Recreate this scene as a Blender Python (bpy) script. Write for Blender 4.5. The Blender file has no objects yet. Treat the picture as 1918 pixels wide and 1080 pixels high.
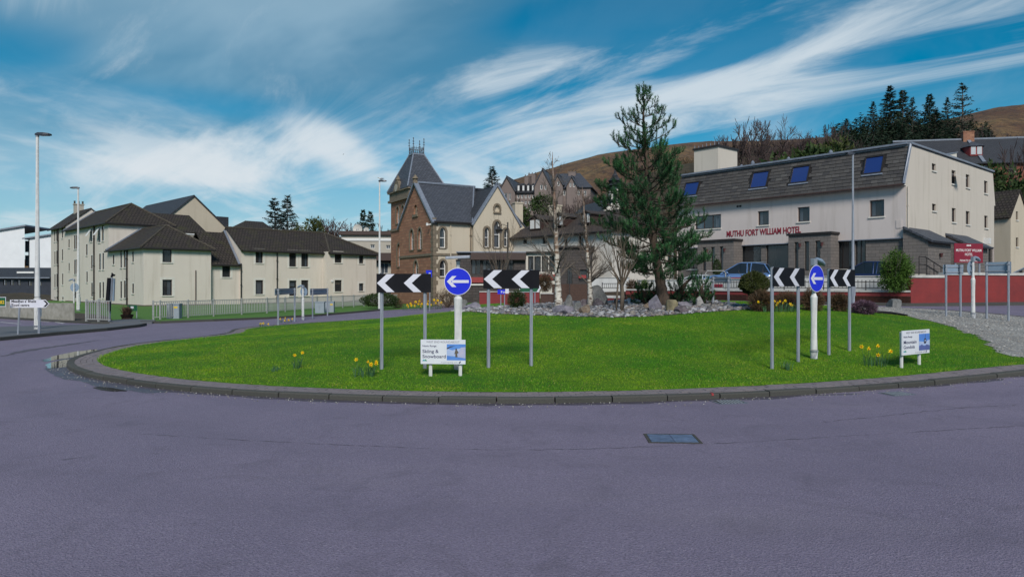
import bpy, math, random
import numpy as np
from mathutils import Vector, Matrix, noise as mn

random.seed(7); rng = np.random.default_rng(7)
S = bpy.context.scene
COL = S.collection
R = math.radians

# ---------------------------------------------------------------- camera
F, CX, HZ, EH = 1300.0, 959.0, 532.0, 1.9      # focal length in photo pixels, horizon row, eye height
cam = bpy.data.cameras.new('camera'); camo = bpy.data.objects.new('camera', cam); COL.objects.link(camo)
camo.location = (0, 0, EH); camo.rotation_euler = (R(90), 0, 0)
cam.sensor_width = 36; cam.lens = 36 * F / 1918; cam.shift_y = -(540 - HZ) / 1918
cam.clip_start = .1; cam.clip_end = 6000
S.camera = camo

# ---------------------------------------------------------------- light
SUN_EL, SUN_AZ = R(38), R(174)                 # azimuth clockwise from +Y
wd = bpy.data.worlds.new('World'); S.world = wd; wd.use_nodes = True
nt = wd.node_tree; nt.nodes.clear()
def N(t, **k):
    n = nt.nodes.new(t)
    for a, b in k.items(): setattr(n, a, b)
    return n
def LK(a, b): nt.links.new(a, b)
def MA(op, a, b=None, c=None, clamp=False):
    n = N('ShaderNodeMath', operation=op, use_clamp=clamp)
    for i, v in enumerate((a, b, c)):
        if v is None: continue
        if isinstance(v, (int, float)): n.inputs[i].default_value = v
        else: LK(v, n.inputs[i])
    return n.outputs[0]
def SMOOTH(v, a, b):
    n = N('ShaderNodeMapRange', interpolation_type='SMOOTHSTEP'); LK(v, n.inputs[0])
    n.inputs[1].default_value = a; n.inputs[2].default_value = b; return n.outputs[0]
def MIXC(f, a, b):
    n = N('ShaderNodeMix', data_type='RGBA')
    LK(f, n.inputs[0]) if not isinstance(f, float) else setattr(n.inputs[0], 'default_value', f)
    for i, v in ((6, a), (7, b)):
        if isinstance(v, tuple): n.inputs[i].default_value = (*v, 1)
        else: LK(v, n.inputs[i])
    return n.outputs[2]
sky = N('ShaderNodeTexSky', sky_type='NISHITA'); sky.sun_disc = False
sky.sun_elevation = SUN_EL; sky.sun_rotation = SUN_AZ; sky.altitude = 20; sky.air_density = 1.0; sky.dust_density = .2; sky.ozone_density = 4.0
hs = N('ShaderNodeHueSaturation'); hs.inputs['Hue'].default_value = .478; hs.inputs['Saturation'].default_value = 1.55; hs.inputs['Value'].default_value = .72
LK(sky.outputs[0], hs.inputs['Color'])
tc = N('ShaderNodeTexCoord'); sp = N('ShaderNodeSeparateXYZ'); LK(tc.outputs['Generated'], sp.inputs[0])
dz = MA('MAXIMUM', sp.outputs[2], 0.0); den = MA('ADD', dz, .10)
cmb = N('ShaderNodeCombineXYZ'); LK(MA('DIVIDE', sp.outputs[0], den), cmb.inputs[0]); LK(MA('DIVIDE', sp.outputs[1], den), cmb.inputs[1])
def plane_xy(px, py):
    v = Vector(((px - CX) / F, 1, (HZ - py) / F)).normalized(); return Vector((v.x / (v.z + .1), v.y / (v.z + .1)))
def cloud_noise(rot, sx, sy, scale, detail, rough, dist=0.0, off=(0, 0, 0)):
    m0 = N('ShaderNodeMapping'); LK(cmb.outputs[0], m0.inputs[0]); m0.inputs['Rotation'].default_value = (0, 0, R(rot))
    m = N('ShaderNodeMapping'); LK(m0.outputs[0], m.inputs[0]); m.inputs['Scale'].default_value = (sx, sy, 1); m.inputs['Location'].default_value = off
    n = N('ShaderNodeTexNoise'); LK(m.outputs[0], n.inputs['Vector']); n.inputs['Scale'].default_value = scale; n.inputs['Detail'].default_value = detail
    n.inputs['Roughness'].default_value = rough; n.inputs['Distortion'].default_value = dist; return n.outputs[0]
def bank(c, a, b):
    """soft cloud bank: centre and two half-axes given by where they stand in the sky"""
    C = plane_xy(*c); A = (plane_xy(*a) - C); B = (plane_xy(*b) - C); M = Matrix(((A.x, B.x), (A.y, B.y))).inverted(); s = N('ShaderNodeSeparateXYZ'); LK(cmb.outputs[0], s.inputs[0]); X = MA('SUBTRACT', s.outputs[0], C.x); Y = MA('SUBTRACT', s.outputs[1], C.y)
    u = MA('ADD', MA('MULTIPLY', X, M[0][0]), MA('MULTIPLY', Y, M[0][1])); v = MA('ADD', MA('MULTIPLY', X, M[1][0]), MA('MULTIPLY', Y, M[1][1]))
    r2 = MA('ADD', MA('MULTIPLY', u, u), MA('MULTIPLY', v, v)); return MA('DIVIDE', 1.0, MA('ADD', 1.0, MA('MULTIPLY', r2, r2)))
streak = cloud_noise(-40, 1.55, .42, 1.35, 9, .64, 1.1, (3.1, 1.7, 0))
mass = cloud_noise(-35, .70, .34, .9, 6, .56, .5, (7.3, 2.2, 0))
puff = cloud_noise(0, .60, .30, 2.0, 6, .58, .4, (1.3, 5.9, 0))
shade = cloud_noise(-35, .9, .35, 1.0, 5, .55, .4, (9.4, 3.3, 0))
def WSUM(*t):
    o = None
    for w, s in t: q = MA('MULTIPLY', s, w); o = q if o is None else MA('ADD', o, q)
    return o
veil = WSUM((.42, bank((470, 60), (900, 110), (430, 210))), (.30, bank((200, 330), (620, 360), (200, 230))))
bright = WSUM((.46, bank((990, 110), (1160, 50), (960, 180))), (.34, bank((1500, 120), (1900, 20), (1470, 60))), (.46, bank((430, 300), (600, 300), (430, 245))), (.46, bank((620, 270), (700, 310), (620, 225))), (.28, bank((210, 320), (300, 320), (210, 285))), (.30, bank((1100, 240), (1350, 200), (1090, 190))))
clear = WSUM((.42, bank((1120, 25), (1330, 5), (1110, 70))), (.40, bank((1340, 110), (1480, 70), (1330, 90))), (.25, bank((60, 90), (170, 90), (60, 40))), (.28, bank((1700, 95), (1880, 60), (1690, 70))), (.22, bank((390, 190), (560, 210), (390, 160))))
up = SMOOTH(sp.outputs[2], .08, .30)
wv = MA('SUBTRACT', MA('ADD', streak, MA('MULTIPLY', bright, .55)), MA('MULTIPLY', clear, .9))
wisp = MA('MULTIPLY', SMOOTH(wv, .46, .88), .84)
mv = MA('SUBTRACT', MA('ADD', mass, veil), clear)
vl = MA('MULTIPLY', SMOOTH(mv, .38, 1.0), .62)
low = MA('MULTIPLY', SMOOTH(MA('ADD', puff, MA('MULTIPLY', bright, .36)), .46, .72), MA('SUBTRACT', .95, MA('MULTIPLY', up, .9)))
hz = MA('MULTIPLY', SMOOTH(sp.outputs[2], .26, 0.0), .62)
grey = MIXC(SMOOTH(shade, .36, .62), (1.1, 2.4, 3.5), (3.5, 4.9, 5.8))
skyc = MIXC(vl, hs.outputs[0], grey)
skyc = MIXC(hz, skyc, (3.6, 5.5, 6.8))
skyc = MIXC(wisp, skyc, (6.2, 6.9, 7.4))
skyc = MIXC(low, skyc, (6.6, 7.1, 7.5))
bg = N('ShaderNodeBackground'); LK(skyc, bg.inputs[0]); bg.inputs[1].default_value = .1
wo = N('ShaderNodeOutputWorld'); LK(bg.outputs[0], wo.inputs[0])
wd.cycles.sampling_method = 'MANUAL'; wd.cycles.sample_map_resolution = 512

sl = bpy.data.lights.new('sun', 'SUN'); so = bpy.data.objects.new('sun', sl); COL.objects.link(so)
sl.energy = 3.2; sl.angle = R(18); sl.color = (1, .93, .83)
sd = Vector((math.sin(SUN_AZ) * math.cos(SUN_EL), math.cos(SUN_AZ) * math.cos(SUN_EL), math.sin(SUN_EL)))
so.rotation_euler = sd.to_track_quat('Z', 'Y').to_euler(); so.location = sd * 60
S.view_settings.view_transform = 'Standard'; S.view_settings.look = 'None'; S.view_settings.gamma = 1; S.view_settings.exposure = 0.12
S.cycles.max_bounces = 4; S.cycles.transparent_max_bounces = 8; S.cycles.use_denoising = True
S.cycles.caustics_reflective = False; S.cycles.caustics_refractive = False

# ---------------------------------------------------------------- maths helpers
def sm(a, b, t):
    t = min(1, max(0, (t - a) / (b - a))); return t * t * (3 - 2 * t)
def W(px, py, d): return Vector(((px - CX) / F * d, d, EH - (py - HZ) / F * d))
def lerp(a, b, t): return a + (b - a) * t
def interp(tab, x):
    if x <= tab[0][0]: return tab[0][1]
    for (a, b), (c, d) in zip(tab, tab[1:]):
        if x <= c: return b + (d - b) * (x - a) / (c - a)
    return tab[-1][1]

# ---------------------------------------------------------------- materials
MATS = {}
class NG:
    def __init__(s, name):
        s.m = bpy.data.materials.new(name); s.m.use_nodes = True; s.t = s.m.node_tree; s.t.nodes.clear()
        s.out = s.n('ShaderNodeOutputMaterial'); s.b = s.n('ShaderNodeBsdfPrincipled'); s.l(s.b.outputs[0], s.out.inputs[0])
        s.tc = s.n('ShaderNodeTexCoord'); MATS[name] = s.m
    def n(s, t, **k):
        n = s.t.nodes.new(t)
        for a, b in k.items(): setattr(n, a, b)
        return n
    def l(s, a, b): s.t.links.new(a, b)
    def set(s, **k):
        for a, v in k.items():
            i = s.b.inputs[a.replace('_', ' ')]
            if hasattr(v, 'is_output'): s.l(v, i)
            else: i.default_value = (*v, 1) if isinstance(v, tuple) and len(v) == 3 else v
    def noise(s, scale, detail=4, rough=.6, coord='Object', vec=None, stretch=None, dist=0):
        v = vec or s.tc.outputs[coord]
        if stretch:
            mp = s.n('ShaderNodeMapping'); s.l(v, mp.inputs[0]); mp.inputs['Scale'].default_value = stretch; v = mp.outputs[0]
        n = s.n('ShaderNodeTexNoise'); s.l(v, n.inputs['Vector']); n.inputs['Scale'].default_value = scale; n.inputs['Detail'].default_value = detail
        n.inputs['Roughness'].default_value = rough; n.inputs['Distortion'].default_value = dist; return n.outputs[0]
    def rng(s, v, a, b, c=0., d=1.):
        n = s.n('ShaderNodeMapRange'); s.l(v, n.inputs[0])
        for i, x in enumerate((a, b, c, d)): n.inputs[i + 1].default_value = x
        return n.outputs[0]
    def mix(s, f, a, b, mode='MIX'):
        n = s.n('ShaderNodeMix', data_type='RGBA', blend_type=mode)
        if isinstance(f, (int, float)): n.inputs[0].default_value = f
        else: s.l(f, n.inputs[0])
        for i, v in ((6, a), (7, b)):
            if isinstance(v, tuple): n.inputs[i].default_value = (*v, 1)
            else: s.l(v, n.inputs[i])
        return n.outputs[2]
    def math(s, op, a, b=None):
        n = s.n('ShaderNodeMath', operation=op)
        for i, v in enumerate((a, b)):
            if v is None: continue
            if isinstance(v, (int, float)): n.inputs[i].default_value = v
            else: s.l(v, n.inputs[i])
        return n.outputs[0]
    def bump(s, h, st=.3, dist=.02):
        n = s.n('ShaderNodeBump'); s.l(h, n.inputs['Height']); n.inputs['Strength'].default_value = st; n.inputs['Distance'].default_value = dist
        s.l(n.outputs[0], s.b.inputs['Normal'])
    def rand(s, what='obj'):
        return s.n('ShaderNodeObjectInfo').outputs['Random'] if what == 'obj' else s.n('ShaderNodeNewGeometry').outputs['Random Per Island']
def plain(name, c, rough=.6, metal=0., c2=None, scale=6, bump=0, bdist=.01, coord='Object', spec=.5, stretch=None, detail=4):
    g = NG(name); c2 = c2 or tuple(x * .78 for x in c)
    nz = g.noise(scale, detail, .6, coord, stretch=stretch)
    g.set(Base_Color=g.mix(g.rng(nz, .32, .68), c2, c), Roughness=rough, Metallic=metal); g.b.inputs['Specular IOR Level'].default_value = spec
    if bump: g.bump(g.noise(scale * 3, 4, .6, coord, stretch=stretch), bump, bdist)
    return g.m
def m_isl(name, cols, rough=.8, grain=30, what='isl', bump=.2):
    g = NG(name); r = g.rand(what); cr = g.n('ShaderNodeValToRGB'); g.l(r, cr.inputs[0]); cr.color_ramp.interpolation = 'CONSTANT' if len(cols) > 4 else 'LINEAR'
    while len(cr.color_ramp.elements) < len(cols): cr.color_ramp.elements.new(.5)
    for i, c in enumerate(cols):
        e = cr.color_ramp.elements[i]; e.position = i / len(cols) if len(cols) > 4 else i / max(1, len(cols) - 1); e.color = (*c, 1)
    nz = g.noise(grain, 4, .65)
    g.set(Base_Color=g.mix(g.rng(nz, .3, .7, .0, .45), cr.outputs[0], tuple(.5 * x for x in cols[0])), Roughness=rough)
    if bump: g.bump(nz, bump, .01)
    return g.m
def m_courses(name, c1, c2, mortar, bw, bh, msz=.02, rough=.8, bump=.5, bdist=.015, moss=None, noisec=None, off=.5):
    g = NG(name); br = g.n('ShaderNodeTexBrick'); g.l(g.tc.outputs['UV'], br.inputs['Vector'])
    br.inputs['Scale'].default_value = 1; br.inputs['Brick Width'].default_value = bw; br.inputs['Row Height'].default_value = bh
    br.inputs['Mortar Size'].default_value = msz; br.inputs['Color1'].default_value = (*c1, 1); br.inputs['Color2'].default_value = (*c2, 1); br.inputs['Mortar'].default_value = (*mortar, 1)
    br.inputs['Mortar Smooth'].default_value = .3; br.inputs['Bias'].default_value = 0; br.offset = off
    c = br.outputs['Color']; nz = g.noise(1.1, 6, .65); fine = g.noise(14, 4, .6)
    c = g.mix(g.rng(fine, .3, .7, 0, .35), c, tuple(x * .6 for x in c1))
    if moss: c = g.mix(g.rng(nz, .5, .72, 0, .6), c, moss)
    g.set(Base_Color=c, Roughness=rough); g.b.inputs['Specular IOR Level'].default_value = .3
    h = g.math('SUBTRACT', g.math('MULTIPLY', fine, .35), br.outputs['Fac']); g.bump(h, bump, bdist); return g.m
def m_harl(name, c, stain, amt=.45):
    g = NG(name); big = g.noise(.35, 5, .6); runs = g.noise(1.0, 5, .65, stretch=(2.2, 2.2, .18)); fine = g.noise(55, 3, .6)
    col = g.mix(g.rng(big, .35, .7, 0, .35), c, tuple(x * .82 for x in c))
    col = g.mix(g.rng(runs, .52, .78, 0, amt), col, stain)
    g.set(Base_Color=col, Roughness=.92); g.b.inputs['Specular IOR Level'].default_value = .2; g.bump(fine, .35, .012); return g.m

def glass(name, tint, clear=.55, rough=.03):
    g = NG(name); g.t.nodes.remove(g.b)
    tr = g.n('ShaderNodeBsdfTransparent'); tr.inputs[0].default_value = (*tint, 1)
    gl = g.n('ShaderNodeBsdfGlossy'); gl.inputs['Roughness'].default_value = rough; gl.inputs[0].default_value = (.9, .95, 1, 1)
    df = g.n('ShaderNodeBsdfDiffuse'); df.inputs[0].default_value = (*[x * .12 for x in tint], 1)
    m1 = g.n('ShaderNodeMixShader'); m1.inputs[0].default_value = clear; g.l(df.outputs[0], m1.inputs[1]); g.l(tr.outputs[0], m1.inputs[2])
    fr = g.n('ShaderNodeFresnel'); fr.inputs[0].default_value = 1.6
    m2 = g.n('ShaderNodeMixShader'); g.l(g.math('MINIMUM', g.math('ADD', g.math('MULTIPLY', fr.outputs[0], .62), .015), .30), m2.inputs[0]); g.l(m1.outputs[0], m2.inputs[1]); g.l(gl.outputs[0], m2.inputs[2])
    wv = g.noise(1.5, 2, .5); bp = g.n('ShaderNodeBump'); g.l(wv, bp.inputs['Height']); bp.inputs['Strength'].default_value = .08; bp.inputs['Distance'].default_value = .02
    g.l(bp.outputs[0], gl.inputs['Normal'])
    g.l(m2.outputs[0], g.out.inputs[0]); return g.m

# ---------------------------------------------------------------- mesh helpers
class MB:
    def __init__(s): s.v = []; s.f = []; s.mi = []
    def add(s, vs, fs, mi=0):
        o = len(s.v); s.v.extend(tuple(x) for x in vs); s.f.extend(tuple(i + o for i in f) for f in fs); s.mi.extend([mi] * len(fs)); return s
    def poly(s, pts, mi=0): return s.add(pts, [range(len(pts))], mi)
    def box(s, x0, x1, y0, y1, z0, z1, mi=0):
        v = [(x, y, z) for z in (z0, z1) for y in (y0, y1) for x in (x0, x1)]
        return s.add(v, [(0, 2, 3, 1), (4, 5, 7, 6), (0, 1, 5, 4), (2, 6, 7, 3), (0, 4, 6, 2), (1, 3, 7, 5)], mi)
    def prism(s, pts, vec, mi=0):
        n = len(pts); a = [Vector(p) for p in pts]; b = [p + Vector(vec) for p in a]
        return s.add(a + b, [tuple(reversed(range(n))), tuple(range(n, 2 * n))] + [(i, (i + 1) % n, n + (i + 1) % n, n + i) for i in range(n)], mi)
    def slab(s, pts, th, mi=0):
        a = [Vector(p) for p in pts]; nrm = (a[1] - a[0]).cross(a[2] - a[0]).normalized()
        if nrm.z < 0: nrm = -nrm
        return s.prism(a, nrm * -th, mi)
    def tube(s, pts, rad, n=6, mi=0, cap=True):
        pts = [Vector(p) for p in pts]; rad = rad if hasattr(rad, '__len__') else [rad] * len(pts)
        o = len(s.v); m = len(pts); ref = None
        for i, p in enumerate(pts):
            t = (pts[min(i + 1, m - 1)] - pts[max(i - 1, 0)])
            t = t.normalized() if t.length > 1e-9 else Vector((0, 0, 1))
            if ref is None: ref = Vector((1, 0, 0)) if abs(t.x) < .8 else Vector((0, 1, 0))
            a = t.cross(ref)
            if a.length < 1e-6: a = t.orthogonal()
            a.normalize(); b = t.cross(a); ref = b.cross(t)
            for k in range(n):
                q = 2 * math.pi * k / n; w = p + (a * math.cos(q) + b * math.sin(q)) * rad[i]; s.v.append((w.x, w.y, w.z))
        for i in range(m - 1):
            for k in range(n):
                k2 = (k + 1) % n; s.f.append((o + i * n + k, o + i * n + k2, o + (i + 1) * n + k2, o + (i + 1) * n + k)); s.mi.append(mi)
        if cap:
            s.f.append(tuple(range(o + n - 1, o - 1, -1))); s.f.append(tuple(range(o + (m - 1) * n, o + m * n))); s.mi += [mi, mi]
        return s
    def build(s, name, mats, parent=None, smooth=False, bevel=0, at=None):
        me = bpy.data.meshes.new(name); me.from_pydata(s.v, [], s.f); mats = mats if isinstance(mats, (list, tuple)) else [mats]
        for m in mats: me.materials.append(MATS[m] if isinstance(m, str) else m)
        if len(mats) > 1: me.polygons.foreach_set('material_index', s.mi)
        me.update()
        if len(s.f) < 40000: auto_uv(me)
        if smooth: me.polygons.foreach_set('use_smooth', [True] * len(me.polygons))
        return link(name, me, parent, bevel, at)
def auto_uv(me):
    uv = me.uv_layers.new(name='UVMap'); co = [v.co for v in me.vertices]; d = []
    for p in me.polygons:
        n = p.normal; t = Vector((0, 0, 1)).cross(n)
        t = Vector((1, 0, 0)) if t.length < 1e-3 else t.normalized(); b = n.cross(t)
        for i in p.vertices: c = co[i]; d += [c.dot(t), c.dot(b)]
    uv.data.foreach_set('uv', d)
def link(name, me, parent=None, bevel=0, at=None):
    o = bpy.data.objects.new(name, me); COL.objects.link(o)
    if parent: o.parent = parent
    if at is not None: o.location = at
    if bevel:
        b = o.modifiers.new('bevel', 'BEVEL'); b.width = bevel; b.segments = 2; b.limit_method = 'ANGLE'
    return o
def tag(o, label=None, cat=None, group=None, kind=None):
    for k, v in (('label', label), ('category', cat), ('group', group), ('kind', kind)):
        if v: o[k] = v
    return o
def thing(name, label, cat, loc=(0, 0, 0), rz=0, group=None):
    o = bpy.data.objects.new(name, None); COL.objects.link(o); o.location = loc; o.rotation_euler = (0, 0, rz); o.empty_display_size = .2
    o.matrix_world = Matrix.Translation(Vector(loc)) @ Matrix.Rotation(rz, 4, 'Z')
    return tag(o, label, cat, group)
def copy_tree(o, parent=None):
    c = o.copy(); COL.objects.link(c); c.parent = parent
    for ch in [x for x in KIDS(o)]: copy_tree(ch, c)
    return c
def KIDS(o): return [x for x in COL.objects if x.parent == o]
def nmesh(name, co, faces_flat, loop_n, mat, parent=None, kind=None):
    """fast mesh from numpy arrays; loop_n corners a face"""
    me = bpy.data.meshes.new(name); nv = len(co); nf = len(faces_flat) // loop_n
    me.vertices.add(nv); me.vertices.foreach_set('co', np.asarray(co, np.float32).ravel())
    me.loops.add(nf * loop_n); me.loops.foreach_set('vertex_index', np.asarray(faces_flat, np.int32))
    me.polygons.add(nf); me.polygons.foreach_set('loop_start', np.arange(0, nf * loop_n, loop_n, dtype=np.int32))
    me.update(calc_edges=True); me.validate(); me.materials.append(MATS[mat]); o = link(name, me, parent)
    if kind: o['kind'] = kind
    return o
def text_mesh(s, size, bold=0, extr=.004, align='CENTER', space=1.0):
    cu = bpy.data.curves.new('lettering', 'FONT'); cu.body = s; cu.size = size; cu.align_x = align; cu.offset = bold; cu.extrude = extr; cu.space_character = space
    o = bpy.data.objects.new('lettering', cu); COL.objects.link(o); dg = bpy.context.evaluated_depsgraph_get()
    me = bpy.data.meshes.new_from_object(o.evaluated_get(dg)); bpy.data.objects.remove(o); bpy.data.curves.remove(cu); return me
def text(name, s, size, mat, parent, M, bold=0, extr=.004, align='CENTER', width=None, space=1.0):
    """lettering standing in the local xz plane, read from -y; M places it in the parent"""
    me = text_mesh(s, size, bold, extr, align, space); xs = [v.co.x for v in me.vertices]; k = 1
    if width: k = width / (max(xs) - min(xs))
    me.transform(Matrix.Rotation(R(90), 4, 'X') @ Matrix.Diagonal((k, 1, 1, 1))); me.transform(M)
    me.materials.clear(); me.materials.append(MATS[mat]); return link(name, me, parent)
T = lambda x, y, z: Matrix.Translation((x, y, z))
# ---------------------------------------------------------------- material library
g = NG('asphalt')
fine = g.noise(48, 5, .8); mid = g.noise(9, 5, .65); big = g.noise(.28, 5, .6, stretch=(1, .6, 1), dist=.6); vor = g.n('ShaderNodeTexVoronoi'); g.l(g.tc.outputs['Object'], vor.inputs[0]); vor.inputs['Scale'].default_value = 70
c = g.mix(g.rng(big, .35, .68), (.190, .160, .236), (.238, .202, .290))
c = g.mix(g.rng(mid, .3, .75, 0, .35), c, (.138, .117, .160))
c = g.mix(g.rng(fine, .46, .62, .0, .6), c, (.060, .052, .074))
c = g.mix(g.rng(vor.outputs['Color'], .68, 1.0, 0, .5), c, (.34, .30, .37)); wp = g.noise(.9, 6, .7, dist=1.2); c = g.mix(g.rng(wp, .52, .74, 0, .6), c, (.105, .09, .125)); st = g.noise(.16, 4, .6, stretch=(.5, 1.6, 1)); c = g.mix(g.rng(st, .55, .68, 0, .3), c, (.21, .185, .22))
sx_ = g.n('ShaderNodeSeparateXYZ'); g.l(g.tc.outputs['Object'], sx_.inputs[0]); dx_ = g.math('SUBTRACT', sx_.outputs[0], 3.2); dy_ = g.math('SUBTRACT', sx_.outputs[1], 24.0)
rr_ = g.math('ADD', g.math('SQRT', g.math('ADD', g.math('MULTIPLY', dx_, dx_), g.math('MULTIPLY', dy_, dy_))), g.math('MULTIPLY', g.noise(.25, 3, .5), 1.6))
tr_ = g.math('SINE', g.math('MULTIPLY', rr_, 3.3)); c = g.mix(g.rng(tr_, .1, 1.0, 0, .22), c, (.135, .115, .168))      # tyre-worn tracks round the island
oil = g.noise(2.6, 3, .5); c = g.mix(g.rng(oil, .70, .76, 0, .5), c, (.06, .052, .072))
g.set(Base_Color=c, Roughness=g.rng(big, .3, .7, .62, .80)); g.b.inputs['Specular IOR Level'].default_value = .35
g.bump(g.math('ADD', fine, g.math('MULTIPLY', vor.outputs['Distance'], 1.2)), .55, .012)
plain('asphalt_grey', (.12, .125, .14), .85, c2=(.085, .09, .105), scale=40, bump=.3, bdist=.008)
plain('seam', (.092, .080, .102), .7, scale=30)
g = NG('water_film'); g.set(Base_Color=(.012, .016, .022), Roughness=.04); g.bump(g.noise(3, 2, .5), .03, .01)
plain('line_paint', (.62, .62, .64), .7, c2=(.30, .30, .32), scale=14)
plain('iron', (.26, .29, .34), .45, .6, c2=(.12, .13, .16), scale=22, bump=.2)
plain('grate_bar', (.42, .44, .47), .5, .3, c2=(.25, .26, .28), scale=20)
plain('iron_worn', (.26, .33, .52), .38, .6, c2=(.13, .17, .28), scale=9, bump=.2)
m_isl('kerb_stone', [(.052, .052, .047), (.078, .077, .069), (.064, .062, .057)], .9, 45, 'obj', .35)
m_isl('paver_obj', [(.165, .140, .150), (.225, .19, .20), (.185, .16, .18), (.245, .205, .21)], .85, 40, 'obj')
m_isl('paver_isl', [(.165, .140, .150), (.225, .19, .20), (.185, .16, .18), (.245, .205, .21)], .85, 40)
plain('joint', (.05, .048, .042), .95, scale=30)
g = NG('lawn'); a = g.noise(.45, 5, .6); b_ = g.noise(4.5, 5, .65); f_ = g.noise(60, 3, .6)
c = g.mix(g.rng(a, .38, .66), (.045, .160, .006), (.110, .225, .008)); c = g.mix(g.rng(b_, .42, .72, 0, .6), c, (.035, .085, .010)); c = g.mix(g.rng(f_, .35, .7, 0, .5), c, (.02, .05, .008))
g.set(Base_Color=c, Roughness=.9); g.b.inputs['Specular IOR Level'].default_value = .15; g.bump(f_, .6, .03)
g = NG('blade'); a = g.noise(.45, 5, .6); p_ = g.noise(3.2, 4, .65); r = g.rand('isl')
c = g.mix(g.rng(a, .38, .66), (.068, .225, .006), (.215, .335, .010)); c = g.mix(g.rng(p_, .5, .75, 0, .6), c, (.042, .155, .006))
c = g.mix(g.rng(r, .0, 1., 0, .32), c, (.15, .32, .01)); mo_ = g.noise(1.1, 6, .7, dist=.8); c = g.mix(g.rng(mo_, .54, .70, 0, .75), c, (.27, .30, .02)); c = g.mix(g.rng(g.noise(.7, 5, .65), .60, .74, 0, .5), c, (.045, .125, .012)); c = g.mix(g.rng(r, .93, .94), c, (.34, .30, .08))
g.set(Base_Color=c, Roughness=.6); g.b.inputs['Specular IOR Level'].default_value = .25
plain('verge', (.075, .185, .018), .95, c2=(.045, .12, .014), scale=7, bump=.6, bdist=.03)
plain('soil', (.075, .055, .038), .95, c2=(.035, .026, .02), scale=14, bump=.5, bdist=.03)
plain('bed', (.085, .08, .08), .95, c2=(.04, .038, .038), scale=30, bump=.6, bdist=.03)
m_isl('pebble', [(.25, .25, .26), (.13, .125, .13), (.40, .40, .42), (.20, .16, .15), (.24, .21, .18), (.075, .075, .08), (.46, .46, .48), (.16, .16, .19)], .75, 25)
m_isl('gravel_stone', [(.30, .29, .28), (.20, .195, .19), (.42, .41, .40), (.26, .23, .21), (.36, .34, .31), (.15, .145, .145)], .85, 25)
g = NG('gravel'); v = g.n('ShaderNodeTexVoronoi'); g.l(g.tc.outputs['Object'], v.inputs[0]); v.inputs['Scale'].default_value = 26
g.set(Base_Color=g.mix(g.rng(g.noise(1.2, 4), .35, .7, 0, .6), g.mix(v.outputs['Color'], (.17, .165, .16), (.42, .41, .395)), (.15, .14, .135)), Roughness=.9); g.bump(v.outputs['Distance'], .9, .03)
for nm, c1, c2 in (('rock_grey', (.20, .20, .205), (.095, .10, .10)), ('rock_lilac', (.26, .24, .29), (.13, .12, .15)), ('rock_brown', (.22, .165, .115), (.11, .08, .06)), ('rock_ochre', (.27, .23, .13), (.13, .11, .07)), ('rock_pale', (.42, .41, .40), (.22, .21, .21)), ('rock_purple', (.14, .115, .13), (.075, .06, .07))):
    g = NG(nm); a = g.noise(3.5, 6, .68); b_ = g.noise(17, 5, .6)
    c = g.mix(g.rng(a, .36, .64), c2, c1); c = g.mix(g.rng(b_, .55, .75, 0, .5), c, (.38, .38, .34))
    g.set(Base_Color=c, Roughness=.88); g.bump(g.math('ADD', a, g.math('MULTIPLY', b_, .5)), .7, .06)

# ---------------------------------------------------------------- the lie of the land
def G(x, y): return .85 * sm(-10, 10, x) * sm(11, 31, y)
def gp(px, py, z=0.):
    d = (EH - z) * F / (py - HZ); return ((px - CX) / F * d, d)
base = [(116.5, 682.6), (140.5, 701), (205, 715.5), (284, 727), (389, 737), (520, 744.5), (700, 752), (960, 756.5), (1160, 753.5), (1357.6, 747), (1549, 737.5), (1721, 726), (1865, 713), (1918, 707)]
pts = [gp(*p) for p in base] + [(15.2, 16.2), (18.3, 20.5), (18.6, 24.6), (16.2, 29.5), (11.5, 34.5), (4, 38.2), (-4, 37.4), (-9.2, 33.6), (-11.4, 28.5)]
pts += [gp(x, y, .12) for x, y in ((434.5, 621), (340.7, 631.5), (253, 640), (197, 649), (149, 661.7))]
def closed_spline(P, n=16):
    P = [Vector((*p, 0)) for p in P]; out = []; m = len(P)
    for i in range(m):
        p0, p1, p2, p3 = P[i - 1], P[i], P[(i + 1) % m], P[(i + 2) % m]
        for k in range(n):
            t = k / n; out.append(.5 * ((2 * p1) + (p2 - p0) * t + (2 * p0 - 5 * p1 + 4 * p2 - p3) * t * t + (3 * p1 - p0 - 3 * p2 + p3) * t ** 3))
    return out
def resample(C, step):
    L = [0]; m = len(C)
    for i in range(m): L.append(L[-1] + (C[(i + 1) % m] - C[i]).length)
    n = int(round(L[-1] / step)); out = []; j = 0
    for k in range(n):
        s = L[-1] * k / n
        while L[j + 1] < s: j += 1
        out.append(C[j].lerp(C[(j + 1) % m], (s - L[j]) / (L[j + 1] - L[j])))
    return out
OUT = resample(closed_spline(pts), .25)
for _ in range(30): OUT = [(OUT[i - 1] + OUT[i] * 2 + OUT[(i + 1) % len(OUT)]) / 4 for i in range(len(OUT))]
IC = Vector((3.2, 24.0, 0))
PANG = np.array([math.atan2(p.y - IC.y, p.x - IC.x) for p in OUT]); PRAD = np.array([(p - IC).length for p in OUT]); o_ = np.argsort(PANG); PANG, PRAD = PANG[o_], PRAD[o_]
def rout(th): return float(np.interp(th, PANG, PRAD, period=2 * math.pi))
def inward(C, d):
    m = len(C); out = []
    for i in range(m):
        t = (C[(i + 1) % m] - C[i - 1]).normalized(); n = Vector((-t.y, t.x, 0))
        if n.dot(IC - C[i]) < 0: n = -n
        out.append(C[i] + n * d)
    return out
KH, PAVE = .09, .64
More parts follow.
